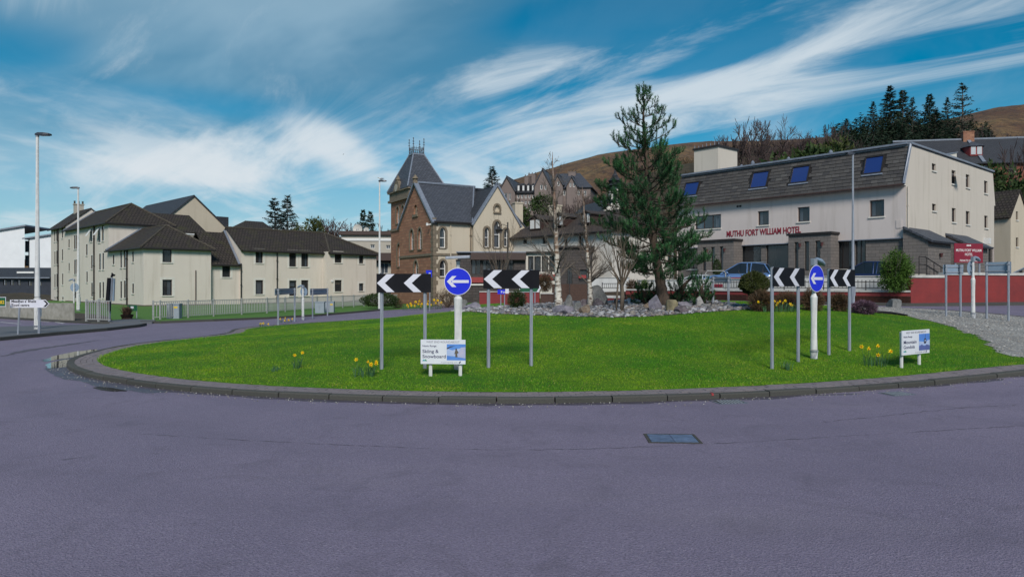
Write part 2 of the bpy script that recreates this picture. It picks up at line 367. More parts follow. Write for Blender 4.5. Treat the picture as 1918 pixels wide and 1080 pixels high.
def IZ(x, y):
    th = math.atan2(y - IC.y, x - IC.x); d = rout(th) - math.hypot(x - IC.x, y - IC.y)
    return G(x, y) + KH + .012 + .46 * sm(0, 10.5, d) + .03 * mn.noise((x * .6, y * .6, 0)) * sm(.6, 2, d), d
def SZ(x, y):
    z, d = IZ(x, y); return z if d > 0 else G(x, y)
def hit(px, py, dmin=6, dmax=70):
    """where the ray through a photo pixel meets the ground or the island"""
    d = dmin; prev = d
    while d < dmax:
        p = W(px, py, d)
        if p.z <= SZ(p.x, p.y):
            a, b = prev, d
            for _ in range(24):
                m = (a + b) / 2; p = W(px, py, m)
                if p.z <= SZ(p.x, p.y): b = m
                else: a = m
            p = W(px, py, b); return Vector((p.x, p.y, SZ(p.x, p.y)))
        prev = d; d += .15
    raise ValueError((px, py))

# ---------------------------------------------------------------- ground and road
def sheet(name, xs, ys, fz, mat):
    co = [(x, y, fz(x, y)) for y in ys for x in xs]; n = len(xs)
    fs = [(j * n + i, j * n + i + 1, (j + 1) * n + i + 1, (j + 1) * n + i) for j in range(len(ys) - 1) for i in range(n - 1)]
    b = MB().add(co, fs); o = b.build(name, mat, smooth=True); o['kind'] = 'structure'; return o
fr = lambda a, b, s: [a + s * i for i in range(int((b - a) / s) + 1)]
sheet('ground', [-3000, -900, -300, -120] + fr(-100, 100, 4) + [120, 300, 900, 3000], [-600, -200, -60] + fr(-40, 72, 4) + [100, 200, 500, 1500, 4000], lambda x, y: G(x, y) - .06 - (.5 if y > 72 else 0), 'verge')
sheet('road', fr(-90, 90, 1.5), fr(-26, 64, 1.5), lambda x, y: G(x, y), 'asphalt')

def strip(name, pts, w, mat, dz=.004, fz=G):
    P = [Vector((*p, 0)) for p in pts]; b = MB(); v = []
    for i, p in enumerate(P):
        t = (P[min(i + 1, len(P) - 1)] - P[max(0, i - 1)]).normalized(); n = Vector((-t.y, t.x, 0)) * (w[i] if hasattr(w, '__len__') else w) / 2
        for q in (p - n, p + n): v.append((q.x, q.y, fz(q.x, q.y) + dz))
    b.add(v, [(2 * i, 2 * i + 2, 2 * i + 3, 2 * i + 1) for i in range(len(P) - 1)]); o = b.build(name, mat); o['kind'] = 'structure'; return o
def arc_pts(px_pts, n=60, jit=.02):
    P = [gp(*p) for p in px_pts]; out = []
    for i in range(n + 1):
        t = i / n * (len(P) - 1); k = min(int(t), len(P) - 2); f = t - k; f = f
        p0 = P[max(k - 1, 0)]; p1 = P[k]; p2 = P[k + 1]; p3 = P[min(k + 2, len(P) - 1)]
        q = [.5 * (2 * p1[j] + (p2[j] - p0[j]) * f + (2 * p0[j] - 5 * p1[j] + 4 * p2[j] - p3[j]) * f * f + (3 * p1[j] - p0[j] - 3 * p2[j] + p3[j]) * f ** 3) for j in (0, 1)]
        out.append((q[0] + random.uniform(-jit, jit), q[1] + random.uniform(-jit, jit)))
    return out
strip('tar_seam', arc_pts([(260, 812), (620, 832), (960, 842), (1310, 832), (1640, 813), (1918, 797), (2200, 780)], 160), [random.uniform(.0, .016) for _ in range(161)], 'seam')
strip('tar_seam', arc_pts([(0, 668), (60, 655), (130, 645), (190, 636)], 40, .05), [random.uniform(.1, .45) * math.sin(math.pi * min(1, (i + 1) / 41)) for i in range(41)], 'seam')
strip('tar_seam', arc_pts([(1540, 790), (1660, 778), (1800, 764), (1918, 757)], 40, .03), [random.uniform(.0, .02) for i in range(41)], 'seam')
# puddles lying in the channel beside the kerb
def puddle(p0, ry, rx, seed):
    n = 40; c = Vector((*gp(*p0), 0)); v = []
    i = min(range(len(OUT)), key=lambda k: (OUT[k] - c).length); t = (OUT[(i + 3) % len(OUT)] - OUT[i - 3]).normalized(); nrm = Vector((-t.y, t.x, 0))
    for k in range(n):
        a = 2 * math.pi * k / n; r = 1 + .35 * mn.noise((math.cos(a) * 1.4 + seed, math.sin(a) * 1.4, seed))
        q = c + t * math.cos(a) * rx * r + nrm * math.sin(a) * ry * r; v.append((q.x, q.y, G(q.x, q.y) + .005))
    o = MB().poly(v).build('puddle', 'water_film'); o['kind'] = 'structure'
puddle((118, 681), .32, 1.0, 1); puddle((135, 664), .3, 1.5, 2); puddle((205, 729), .12, .5, 3)
# damp channel along the kerb
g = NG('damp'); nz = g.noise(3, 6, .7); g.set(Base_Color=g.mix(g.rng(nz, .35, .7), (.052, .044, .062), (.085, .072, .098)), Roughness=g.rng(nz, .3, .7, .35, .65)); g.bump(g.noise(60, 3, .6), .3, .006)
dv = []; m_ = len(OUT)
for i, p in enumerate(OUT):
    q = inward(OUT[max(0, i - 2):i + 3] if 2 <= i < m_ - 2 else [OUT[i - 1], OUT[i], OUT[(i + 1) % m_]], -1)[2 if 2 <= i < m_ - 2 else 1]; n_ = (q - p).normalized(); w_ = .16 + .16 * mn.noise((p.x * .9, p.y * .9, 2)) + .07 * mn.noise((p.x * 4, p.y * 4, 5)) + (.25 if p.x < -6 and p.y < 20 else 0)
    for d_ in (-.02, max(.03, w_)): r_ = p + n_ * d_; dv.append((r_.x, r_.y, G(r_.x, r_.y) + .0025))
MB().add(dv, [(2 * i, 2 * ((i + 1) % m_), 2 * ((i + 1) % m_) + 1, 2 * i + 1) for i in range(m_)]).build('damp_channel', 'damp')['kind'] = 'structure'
# lane dashes on the side road at the left
for pts_ in (((0, 603), (38, 606.5)), ((62, 600), (92, 602.5)), ((104, 603), (120, 605.5)), ((4, 612), (30, 614))):
    strip('road_marking', [gp(*p) for p in pts_], .14, 'line_paint')

# ---------------------------------------------------------------- the roundabout island
def ring_piece(c0, c1, zt, h, mat_name, inset=.004):
    v = []
    for z in (zt - h, zt): v += [(p.x, p.y, z + G(p.x, p.y)) for p in (*c0, *c1)]
    return v
isl = tag(bpy.data.objects.new('island_kerb', None), kind='structure'); COL.objects.link(isl)
CUM = [0]
for i in range(len(OUT)): CUM.append(CUM[-1] + (OUT[(i + 1) % len(OUT)] - OUT[i]).length)
PERI = CUM[-1]
def along(C, s):
    s %= PERI; i = int(np.searchsorted(CUM, s, 'right')) - 1; i = min(i, len(C) - 1); f = (s - CUM[i]) / (CUM[i + 1] - CUM[i]); return C[i].lerp(C[(i + 1) % len(C)], f)
K0, K1 = OUT, inward(OUT, .15)
nk = int(PERI / .93)
for k in range(nk):
    a, b = PERI * k / nk + .011, PERI * (k + 1) / nk - .011; mb = MB(); m = 3; dzj = random.uniform(-.006, .006); sh = random.uniform(-.006, .006)
    prof = [(0, -.1), (0, KH - .018), (.015, KH), (.15, KH), (.15, -.1)]; vs = []
    for j in range(m):
        s = lerp(a, b, j / (m - 1)); p, q = along(K0, s), along(K1, s); n = (q - p).normalized()
        for d, z in prof: w = p + n * (d + sh); vs.append((w.x, w.y, G(w.x, w.y) + z + dzj))
    fs = [(j * 5 + i, j * 5 + i + 1, j * 5 + 6 + i, j * 5 + 5 + i) for j in range(m - 1) for i in range(4)] + [(0, 1, 2, 3, 4), tuple(range(m * 5 - 1, m * 5 - 6, -1))]
    mb.add(vs, fs).build('kerb_stone', 'kerb_stone', isl)
pm = gp(1356, 741.5, KH); k_ = min(range(len(OUT)), key=lambda k: (OUT[k] - Vector((*pm, 0))).length); p_ = OUT[k_]; MB().box(p_.x - .02, p_.x + .015, p_.y - .004, p_.y + .10, G(p_.x, p_.y) + .06, G(p_.x, p_.y) + KH + .009).build('paint_mark', plain('mark_red', (.36, .03, .035), .7, c2=(.18, .04, .04), scale=40), isl)
# block paving between kerb and lawn: courses of pavers
RW = (PAVE - .15) / 4
front = []; rest = MB()
pav = tag(bpy.data.objects.new('island_paving', None), kind='structure'); COL.objects.link(pav)
RINGS = [inward(OUT, .158 + RW * i) for i in range(5)]
for rI in range(4):
    C0, C1 = RINGS[rI], [p.lerp(q, 1 - .007 / RW) for p, q in zip(RINGS[rI], RINGS[rI + 1])]; n = int(PERI / .205)
    for k in range(n):
        a, b = PERI * (k + .5 * (rI % 2)) / n + .004, PERI * (k + 1 + .5 * (rI % 2)) / n - .004
        q = [along(C0, a), along(C0, b), along(C1, b), along(C1, a)]; dz_ = KH - .004 + random.uniform(-.004, .004)
        vs = [(p.x, p.y, G(p.x, p.y) + dz_) for p in q] + [(p.x, p.y, G(p.x, p.y) + .05) for p in q]
        c = (q[0] + q[2]) / 2; front.append((c.y if abs(c.x) < c.y * .74 else 1e3, vs))
front.sort(key=lambda t: t[0]); PF = [(0, 1, 2, 3), (0, 4, 5, 1), (1, 5, 6, 2), (2, 6, 7, 3), (3, 7, 4, 0)]
for d_, vs in front[:300]: MB().add(vs, PF).build('paver', 'paver_obj', pav)
for d_, vs in front[300:]: rest.add(vs, PF)
rest.build('pavers', 'paver_isl', pav)['kind'] = 'stuff'
IN0 = inward(OUT, .14); INP = inward(OUT, PAVE + .05)
jb = MB(); m_ = len(OUT)
jb.add([(p.x, p.y, G(p.x, p.y) + KH - .02) for p in IN0] + [(p.x, p.y, G(p.x, p.y) + KH - .02) for p in INP], [(i, (i + 1) % m_, m_ + (i + 1) % m_, m_ + i) for i in range(m_)])
jb.build('joint_bed', 'joint', pav)

# lawn mound: polar grid
INN = inward(OUT, PAVE)
def edge_r(th): return rout(th) - PAVE
NTH, NR = 220, 46; vs = []; 
for j in range(NR + 1):
    f = 1 - (j / NR) ** 1.6 if j < NR else 0
    for i in range(NTH):
        th = 2 * math.pi * i / NTH; r = edge_r(th) * f + (.02 * mn.noise((math.cos(th) * 40, math.sin(th) * 40, 0)) if j == 0 else 0)
        x, y = IC.x + r * math.cos(th), IC.y + r * math.sin(th); vs.append((x, y, IZ(x, y)[0] - (.02 if j == 0 else 0)))
fs = [(j * NTH + i, j * NTH + (i + 1) % NTH, (j + 1) * NTH + (i + 1) % NTH, (j + 1) * NTH + i) for j in range(NR) for i in range(NTH)]
o = MB().add(vs, fs).build('lawn', 'lawn', smooth=True); o['kind'] = 'structure'
# pebble bed round the trees, and the gravel at the right of the lawn
bedf = [hit(*p) for p in ((762, 574), (800, 580), (860, 584), (930, 587.5), (1000, 590.5), (1080, 593), (1150, 594.5), (1220, 592), (1320, 585), (1385, 580.5), (1410, 578))]
bedx = [(p.x, p.y) for p in bedf]
def bed_front(x): return interp(bedx, x)
def in_bed(x, y): return bedx[0][0] - .3 < x < bedx[-1][0] + .3 and bed_front(x) < y < bed_front(x) + 7.0 * sm(0, 1.6, x - bedx[0][0] + .3) * sm(0, 1.4, bedx[-1][0] + .3 - x) + .6
grf = [hit(*p) for p in ((1640, 583), (1690, 590), (1740, 601), (1790, 615), (1830, 630), (1853, 645), (1866, 658), (1890, 666), (1918, 670))]
gx_ = sorted((p.y, p.x) for p in grf)
def in_gravel(x, y): return x > (interp(gx_, y) + .12 * mn.noise((x * 2, y * 2, 3)) if y < gx_[-1][0] else gx_[-1][1]) and x > 8
def patch(name, test, x0, x1, y0, y1, st, dz, mat):
    idx = {}; vs = []; fs = []
    def vid(i, j):
        if (i, j) not in idx: x, y = x0 + i * st, y0 + j * st; idx[i, j] = len(vs); vs.append((x, y, IZ(x, y)[0] + dz))
        return idx[i, j]
    for j in range(int((y1 - y0) / st)):
        for i in range(int((x1 - x0) / st)):
            x, y = x0 + (i + .5) * st, y0 + (j + .5) * st
            if test(x, y) and IZ(x, y)[1] > PAVE + .1: fs.append((vid(i, j), vid(i + 1, j), vid(i + 1, j + 1), vid(i, j + 1)))
    o = MB().add(vs, fs).build(name, mat, smooth=True); o['kind'] = 'structure'; return o
patch('pebble_bed', in_bed, -7, 10, 18, 34, .15, .012, 'bed')
patch('gravel_bed', in_gravel, 8, 19, 12, 34, .2, .010, 'gravel')
# stones: deformed icosahedra
t_ = (1 + 5 ** .5) / 2
ICO = np.array([(-1, t_, 0), (1, t_, 0), (-1, -t_, 0), (1, -t_, 0), (0, -1, t_), (0, 1, t_), (0, -1, -t_), (0, 1, -t_), (t_, 0, -1), (t_, 0, 1), (-t_, 0, -1), (-t_, 0, 1)]) / math.hypot(1, t_)
ICF = np.array([(0, 11, 5), (0, 5, 1), (0, 1, 7), (0, 7, 10), (0, 10, 11), (1, 5, 9), (5, 11, 4), (11, 10, 2), (10, 7, 6), (7, 1, 8), (3, 9, 4), (3, 4, 2), (3, 2, 6), (3, 6, 8), (3, 8, 9), (4, 9, 5), (2, 4, 11), (6, 2, 10), (8, 6, 7), (9, 8, 1)])
def stones(name, n, test, box, size, mat):
    co = []; k = 0; tries = 0
    while k < n and tries < n * 20:
        tries += 1; x, y = random.uniform(box[0], box[1]), random.uniform(box[2], box[3])
        if not test(x, y): continue
        z, d = IZ(x, y)
        if d < PAVE + .15: continue
        s = size[0] + (size[1] - size[0]) * random.random() ** 2.2; v = ICO * (1 + .22 * rng.standard_normal((12, 1))) * np.array([s * random.uniform(.8, 1.5), s * random.uniform(.7, 1.2), s * random.uniform(.45, .85)])
        a = random.uniform(0, 6.28); c, s_ = math.cos(a), math.sin(a); v = v @ np.array([[c, s_, 0], [-s_, c, 0], [0, 0, 1]]); co.append(v + np.array([x, y, z + s * .25])); k += 1
    f = (np.arange(k)[:, None, None] * 12 + ICF[None]).ravel(); return nmesh(name, np.concatenate(co), f, 3, mat, kind='stuff')
tag(stones('pebbles', 7000, in_bed, (-7, 10, 18, 32), (.028, .095), 'pebble'), 'grey and white pebbles spread round the trees on the island', 'pebbles')
tag(stones('gravel_stones', 13000, in_gravel, (8, 19, 12, 32), (.009, .034), 'gravel_stone'), 'pale gravel scattered at the right of the lawn', 'gravel')
# grass blades
NB = 380000
th = rng.uniform(0, 2 * math.pi, NB * 2); rr = np.sqrt(rng.uniform(0, 1, NB * 2)); er = np.interp(th, PANG, PRAD, period=2 * math.pi) - PAVE + .03
x = IC.x + rr * er * np.cos(th); y = IC.y + rr * er * np.sin(th)
keep = rng.uniform(0, 1, NB * 2) < np.clip(1.35 - (y - 11) / 16, .12, 1)
keep &= np.abs(x) < y * .82 + 1
x, y, rr = x[keep][:NB], y[keep][:NB], rr[keep][:NB]
lx = np.linspace(-14, 20, 171); ly = np.linspace(9, 40, 156)
ZG = np.array([[IZ(a, b)[0] for a in lx] for b in ly]); BD = np.array([[1. if (in_bed(a, b) or in_gravel(a, b)) else 0. for a in lx] for b in ly])
def bil(A, x, y):
    u = (x - lx[0]) / (lx[1] - lx[0]); v = (y - ly[0]) / (ly[1] - ly[0]); i = np.clip(u.astype(int), 0, len(lx) - 2); j = np.clip(v.astype(int), 0, len(ly) - 2); u = u - i; v = v - j
    return A[j, i] * (1 - u) * (1 - v) + A[j, i + 1] * u * (1 - v) + A[j + 1, i] * (1 - u) * v + A[j + 1, i + 1] * u * v
k = bil(BD, x, y) < .5; x, y, rr = x[k], y[k], rr[k]; z = bil(ZG, x, y) - .006
n = len(x); cl = .5 + .5 * np.sin(x * 2.1 + 1.3 * np.sin(y * 1.7)) * np.sin(y * 2.6 + np.sin(x * 1.1)); h = rng.uniform(.012, .034, n) * (.75 + .6 * cl) * np.where(rr > .985, 1.3, 1)
a = rng.uniform(0, 6.28, n); w = rng.uniform(.003, .0065, n); ln = rng.normal(0, .45, (n, 2)) * h[:, None]
P0 = np.stack([x - np.cos(a) * w, y - np.sin(a) * w, z], 1); P1 = np.stack([x + np.cos(a) * w, y + np.sin(a) * w, z], 1); P2 = np.stack([x + ln[:, 0], y + ln[:, 1], z + h], 1)
co = np.stack([P0, P1, P2], 1).reshape(-1, 3)
tag(nmesh('grass', co, np.arange(3 * n), 3, 'blade', kind='stuff'), 'short green grass covering the roundabout mound', 'grass')

# grit washed against the kerb
gco = []
for k in range(2600):
    s_ = random.uniform(0, PERI); p = along(OUT, s_); q = along(K1, s_); n_ = (p - q).normalized(); w = p + n_ * abs(random.gauss(.03, .22)); s = random.uniform(.004, .012)
    if abs(w.x) > w.y * .8: continue
    gco.append(ICO * s * (1 + .3 * rng.standard_normal((12, 1))) + np.array([w.x, w.y, G(w.x, w.y) + s * .5]))
tag(nmesh('kerb_grit', np.concatenate(gco), (np.arange(len(gco))[:, None, None] * 12 + ICF[None]).ravel(), 3, 'gravel_stone', kind='stuff'), 'loose grit lying along the kerb of the roundabout', 'grit')
# iron covers set in the road
def cover(pxc, w, dpt, name, label, bars=0):
    p = Vector((*gp(*pxc), 0)); i = min(range(len(OUT)), key=lambda k: (OUT[k] - p).length); t = OUT[(i + 2) % len(OUT)] - OUT[i - 2]; a = math.atan2(t.y, t.x)
    if math.cos(a) < 0: a += math.pi
    e = thing(name, label, 'grate' if bars else 'manhole cover', (p.x, p.y, G(p.x, p.y)), a if bars else R(-3)); b = MB(); hw, hd = w / 2, dpt / 2; fw = .035
    for q in ((-hw, hw, -hd, -hd + fw), (-hw, hw, hd - fw, hd), (-hw, -hw + fw, -hd + fw, hd - fw), (hw - fw, hw, -hd + fw, hd - fw)): b.box(*q, -.05, .007)
    b.build('frame', 'iron' if bars else 'joint', e)
    if bars:
        MB().box(-hw + fw, hw - fw, -hd + fw, hd - fw, .0045, .0055).build('recess', 'joint', e)
        for k in range(bars):
            x0 = lerp(-hw + fw + .02, hw - fw - .02, (k + .5) / bars); MB().prism([(x0 - .028, -hd + fw, .005), (x0 + .0, -hd + fw, .005), (x0 + .05, hd - fw, .005), (x0 + .022, hd - fw, .005)], (0, 0, .006)).build('bar', 'grate_bar', e)
    else:
        for s_ in (0, 1):
            b = MB().box(-hw + fw + .006 if not s_ else .004, -.004 if not s_ else hw - fw - .006, -hd + fw + .006, hd - fw - .006, -.03, .008); pl = b.build('plate', 'iron_worn', e)
            for kx in range(9):
                for ky in range(5):
                    xx = lerp(-hw + .08, -.06, kx / 8) + (hw if s_ else 0); yy = lerp(-hd + .08, hd - .08, ky / 4)
                    if False: b.box(xx - .02, xx + .02, yy - .012, yy + .012, .008, .0105)
            bpy.data.objects.remove(pl); b.build('plate', 'iron_worn', e)
cover((1259, 821), .64, .50, 'manhole_cover', 'worn blue-grey rectangular manhole cover in the road')
cover((1365, 752.5), .50, .36, 'drain_grate', 'iron drain grate against the kerb nearer the manhole cover', 7)
cover((1680, 738), .50, .36, 'drain_grate', 'iron drain grate against the kerb below the gondola board', 7)
# ---------------------------------------------------------------- building materials
m_harl('harl_flats', (.62, .565, .51), (.40, .35, .29), .6)
m_harl('harl_hotel', (.59, .525, .51), (.38, .33, .30), .6)
m_harl('harl_gable', (.57, .515, .455), (.34, .30, .24), .6)
m_harl('harl_cream', (.52, .455, .365), (.33, .28, .21), .35)
m_harl('harl_grey', (.42, .39, .34), (.26, .24, .21), .35)
m_harl('harl_white', (.60, .57, .53), (.38, .35, .32), .4)
m_harl('harl_pink', (.205, .165, .155), (.12, .095, .09), .4)
plain('plinth', (.13, .10, .09), .9, scale=8, bump=.2)
plain('margin', (.66, .64, .60), .8, c2=(.56, .54, .50), scale=5)
plain('cladding', (.74, .76, .80), .55, c2=(.68, .70, .74), scale=.8)
plain('cladding_dark', (.030, .036, .055), .6, c2=(.02, .024, .036), scale=2)
m_courses('pantile', (.062, .050, .045), (.044, .036, .034), (.016, .013, .012), .30, .30, .045, .8, 1.0, .05, moss=(.055, .055, .022))
m_courses('slate', (.085, .092, .115), (.058, .064, .082), (.02, .022, .028), .30, .20, .02, .55, .6, .02)
m_courses('slate_dark', (.055, .058, .070), (.040, .042, .052), (.016, .017, .02), .30, .20, .02, .6, .6, .02)
m_courses('slate_brown', (.075, .058, .052), (.052, .042, .040), (.022, .018, .016), .32, .22, .02, .7, .6, .02)
m_isl('slate_obj', [(.062, .056, .055), (.085, .078, .075), (.048, .045, .048), (.105, .098, .095)], .7, 18, 'obj', .3)
m_isl('slate_isl', [(.062, .056, .055), (.085, .078, .075), (.048, .045, .048), (.105, .098, .095)], .7, 18, 'isl', .3)
m_courses('sandstone', (.39, .195, .125), (.27, .125, .085), (.22, .14, .10), .62, .26, .022, .9, .8, .03)
m_courses('greystone', (.20, .175, .165), (.155, .14, .135), (.10, .09, .085), .46, .21, .014, .9, .6, .02)
m_courses('darkstone', (.085, .072, .070), (.062, .055, .056), (.04, .036, .034), .46, .21, .016, .9, .6, .02)
m_courses('redbrick', (.24, .085, .055), (.18, .062, .045), (.12, .07, .05), .30, .10, .012, .9, .4, .01)
plain('dressing', (.205, .165, .12), .9, c2=(.13, .105, .08), scale=6, bump=.3)
plain('lead', (.24, .27, .33), .5, .2, c2=(.17, .19, .24), scale=5)
plain('dark_trim', (.020, .016, .016), .55, scale=8)
plain('brown_trim', (.055, .030, .026), .55, scale=8)
plain('white_trim', (.70, .70, .70), .5, c2=(.60, .60, .60), scale=8)
plain('red_trim', (.30, .035, .035), .5, scale=8)
plain('ridge_tile', (.085, .07, .055), .85, c2=(.045, .04, .03), scale=4)
plain('curtain', (.55, .58, .62), .9, c2=(.36, .38, .42), scale=9, stretch=(6, 6, .3))
plain('curtain_warm', (.62, .44, .22), .9, c2=(.45, .30, .15), scale=9, stretch=(6, 6, .3))
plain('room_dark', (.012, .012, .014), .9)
glass('glass', (.55, .6, .66), .6); glass('glass_blue', (.15, .22, .40), .25, .02)
g = NG('roof_glass'); g.set(Base_Color=(.006, .028, .16), Roughness=.06); g.b.inputs['Specular IOR Level'].default_value = .9
plain('letter_red', (.26, .018, .035), .5, c2=(.22, .015, .03), scale=4)
plain('panel_red', (.22, .012, .030), .5, c2=(.19, .010, .026), scale=3)
plain('basket', (.12, .02, .045), .8, c2=(.05, .04, .02), scale=20); plain('letter_white', (.78, .76, .76), .5)

def clip(poly, conv):
    out = list(poly); m = len(conv); cx = sum(p[0] for p in conv) / m; cz = sum(p[1] for p in conv) / m
    for i in range(m):
        a, b = conv[i], conv[(i + 1) % m]; f = lambda p: (b[0] - a[0]) * (p[1] - a[1]) - (b[1] - a[1]) * (p[0] - a[0]); s = 1 if f((cx, cz)) > 0 else -1; res = []
        for k in range(len(out)):
            p, q = out[k - 1], out[k]; fp, fq = f(p) * s, f(q) * s
            if (fp >= 0) != (fq >= 0): t = fp / (fp - fq); res.append((p[0] + (q[0] - p[0]) * t, p[1] + (q[1] - p[1]) * t))
            if fq >= 0: res.append(q)
        out = res
        if len(out) < 3: return []
    return out
class Bld:
    """a building with a local frame: x along the front, y into the depth, z up from its base"""
    def __init__(s, name, label, cat, px, py, d, ang, group=None):
        p = W(px, py, d); s.e = thing(name, label, cat, p, R(ang), group); s.M = s.e.matrix_world.copy(); s.I = s.M.inverted(); s.c = s.I @ Vector((0, 0, EH))
    def at(s, px, py, plane, c):
        d = s.I.to_3x3() @ (W(px, py, 1) - Vector((0, 0, EH)))
        t = (c - s.c[1]) / d[1] if plane in 'FB' else (c - s.c[0]) / d[0]
        p = s.c + d * t; return (p.x if plane in 'FB' else p.y, p.z)
    def rect(s, q, plane, c):
        a0, z1 = s.at(q[0], q[1], plane, c); a1, z0 = s.at(q[2], q[3], plane, c)
        if plane in 'L': a0, a1 = min(a0, a1), max(a0, a1)
        return [min(a0, a1), z0, max(a0, a1), z1]
    def P(s, plane, c, a, dep, z):
        return {'F': (a, c + dep, z), 'B': (a, c - dep, z), 'L': (c + dep, a, z), 'R': (c - dep, a, z)}[plane]
    def bx(s, mb, plane, c, a0, a1, d0, d1, z0, z1, mi=0):
        p, q = s.P(plane, c, a0, d0, z0), s.P(plane, c, a1, d1, z1)
        mb.box(min(p[0], q[0]), max(p[0], q[0]), min(p[1], q[1]), max(p[1], q[1]), min(p[2], q[2]), max(p[2], q[2]), mi)
    def wall(s, plane, c, poly, holes=(), mat='harl_flats', name='wall', th=.2, parent=None, arch=.0):
        xs = sorted({p[0] for p in poly} | {h[0] for h in holes} | {h[2] for h in holes}); zs = sorted({p[1] for p in poly} | {h[1] for h in holes} | {h[3] for h in holes}); mb = MB()
        for i in range(len(xs) - 1):
            for j in range(len(zs) - 1):
                a0, a1, z0, z1 = xs[i], xs[i + 1], zs[j], zs[j + 1]; cx, cz = (a0 + a1) / 2, (z0 + z1) / 2
                if a1 - a0 < 1e-5 or z1 - z0 < 1e-5 or any(h[0] < cx < h[2] and h[1] < cz < h[3] for h in holes): continue
                q = clip([(a0, z0), (a1, z0), (a1, z1), (a0, z1)], poly)
                if len(q) >= 3: mb.poly([s.P(plane, c, a, 0, z) for a, z in q])
        for h in holes:
            a0, z0, a1, z1 = h[:4]
            if len(h) > 4:
                cur = s.arc(a0, z0, a1, z1); top = [(a0, cur[0][1])] + cur
                mid = len(cur) // 2; mb.poly([s.P(plane, c, *(a, 0, z)) for a, z in cur[:mid + 1] + [(a0, z1)]]); mb.poly([s.P(plane, c, a, 0, z) for a, z in cur[mid:] + [(a1, z1)]])
                ol = [(a0, z0)] + cur + [(a1, z0)]
            else: ol = [(a0, z0), (a0, z1), (a1, z1), (a1, z0)]
            for (a, b), (a_, b_) in zip(ol, ol[1:] + ol[:1]): mb.poly([s.P(plane, c, a, 0, b), s.P(plane, c, a_, 0, b_), s.P(plane, c, a_, th, b_), s.P(plane, c, a, th, b)])
        return mb.build(name, mat, parent or s.e)
    def arc(s, a0, z0, a1, z1, n=8):
        w = a1 - a0; r = min(w * .75, (z1 - z0) * .6); cur = []
        for k in range(n + 1):
            t = k / n; u = abs(2 * t - 1); cur.append((a0 + w * t, z1 - r * (1 - math.sqrt(max(0, 1 - u ** 2.0))) ** .85 if u < 1 else z1 - r))
        return cur
    def window(s, plane, c, h, frame='dark_trim', cols=1, rows=1, fw=.055, rec=.11, sill='margin', margin=None, mw=.16, gl='glass', curtain=None, back=True, name='window', hood=None):
        a0, z0, a1, z1 = h[:4]; mb = MB(); arch = len(h) > 4
        if arch:
            cur = s.arc(a0, z0, a1, z1); ol = [(a0, z0)] + cur + [(a1, z0)]; ca, cz = (a0 + a1) / 2, (z0 + z1) / 2; k = 1 - 2 * fw / (a1 - a0)
            il = [(ca + (a - ca) * k, cz + (z - cz) * (1 - 2 * fw / (z1 - z0))) for a, z in ol]; n = len(ol)
            for dd in (rec,):
                for i in range(n):
                    j = (i + 1) % n; q = [s.P(plane, c, *(ol[i][0], dd, ol[i][1])), s.P(plane, c, ol[j][0], dd, ol[j][1]), s.P(plane, c, il[j][0], dd, il[j][1]), s.P(plane, c, il[i][0], dd, il[i][1])]
                    v = Vector(s.P(plane, c, 0, dd + .06, 0)) - Vector(s.P(plane, c, 0, dd, 0)); mb.prism(q, v)
        else:
            for q in ((a0, a1, z0, z0 + fw), (a0, a1, z1 - fw, z1), (a0, a0 + fw, z0 + fw, z1 - fw), (a1 - fw, a1, z0 + fw, z1 - fw)): s.bx(mb, plane, c, q[0], q[1], rec, rec + .06, q[2], q[3])
        for k in range(1, cols): x = lerp(a0, a1, k / cols); s.bx(mb, plane, c, x - fw * .4, x + fw * .4, rec + .003, rec + .055, z0 + fw, z1 - fw)
        for k in range(1, rows): z = lerp(z0, z1, k / rows); s.bx(mb, plane, c, a0 + fw, a1 - fw, rec + .006, rec + .052, z - fw * .45, z + fw * .45)
        w = mb.build(name, frame, s.e)
        if arch:
            pm = MB().poly([s.P(plane, c, a, rec + .035, z) for a, z in il])
        else: pm = MB(); pm.poly([s.P(plane, c, a, rec + .035, z) for a, z in ((a0 + fw, z0 + fw), (a1 - fw, z0 + fw), (a1 - fw, z1 - fw), (a0 + fw, z1 - fw))])
        pm.build('pane', gl, w)
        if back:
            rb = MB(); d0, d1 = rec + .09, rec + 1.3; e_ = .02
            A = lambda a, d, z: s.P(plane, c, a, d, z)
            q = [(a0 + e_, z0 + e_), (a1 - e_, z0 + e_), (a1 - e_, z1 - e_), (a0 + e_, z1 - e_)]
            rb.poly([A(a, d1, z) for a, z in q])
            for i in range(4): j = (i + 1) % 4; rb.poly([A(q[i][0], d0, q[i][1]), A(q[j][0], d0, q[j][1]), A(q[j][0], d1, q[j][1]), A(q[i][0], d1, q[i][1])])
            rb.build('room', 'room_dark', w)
        if curtain:
            side, cm = curtain; cb = MB(); span = {'l': ((0, .34),), 'r': ((.62, 1),), 'b': ((0, .26), (.74, 1)), 'f': ((.02, .98),), 't': ((.02, .98),)}[side]
            for f0, f1 in span:
                n = 12; zb = z0 + fw if side != 't' else lerp(z0, z1, .62); row = []
                for k in range(n + 1): x = lerp(a0 + fw, a1 - fw, lerp(f0, f1, k / n)); row.append((x, rec + .16 + .02 * math.sin(k * 2.2)))
                for (x, d), (x2, d2) in zip(row, row[1:]): cb.poly([s.P(plane, c, x, d, zb), s.P(plane, c, x2, d2, zb), s.P(plane, c, x2, d2, z1 - fw), s.P(plane, c, x, d, z1 - fw)])
            cb.build('curtain', cm, w)
        if sill:
            sb = MB(); s.bx(sb, plane, c, a0 - .06, a1 + .06, -.07, .1, z0 - .09, z0 - .002); sb.build('sill', sill, w)
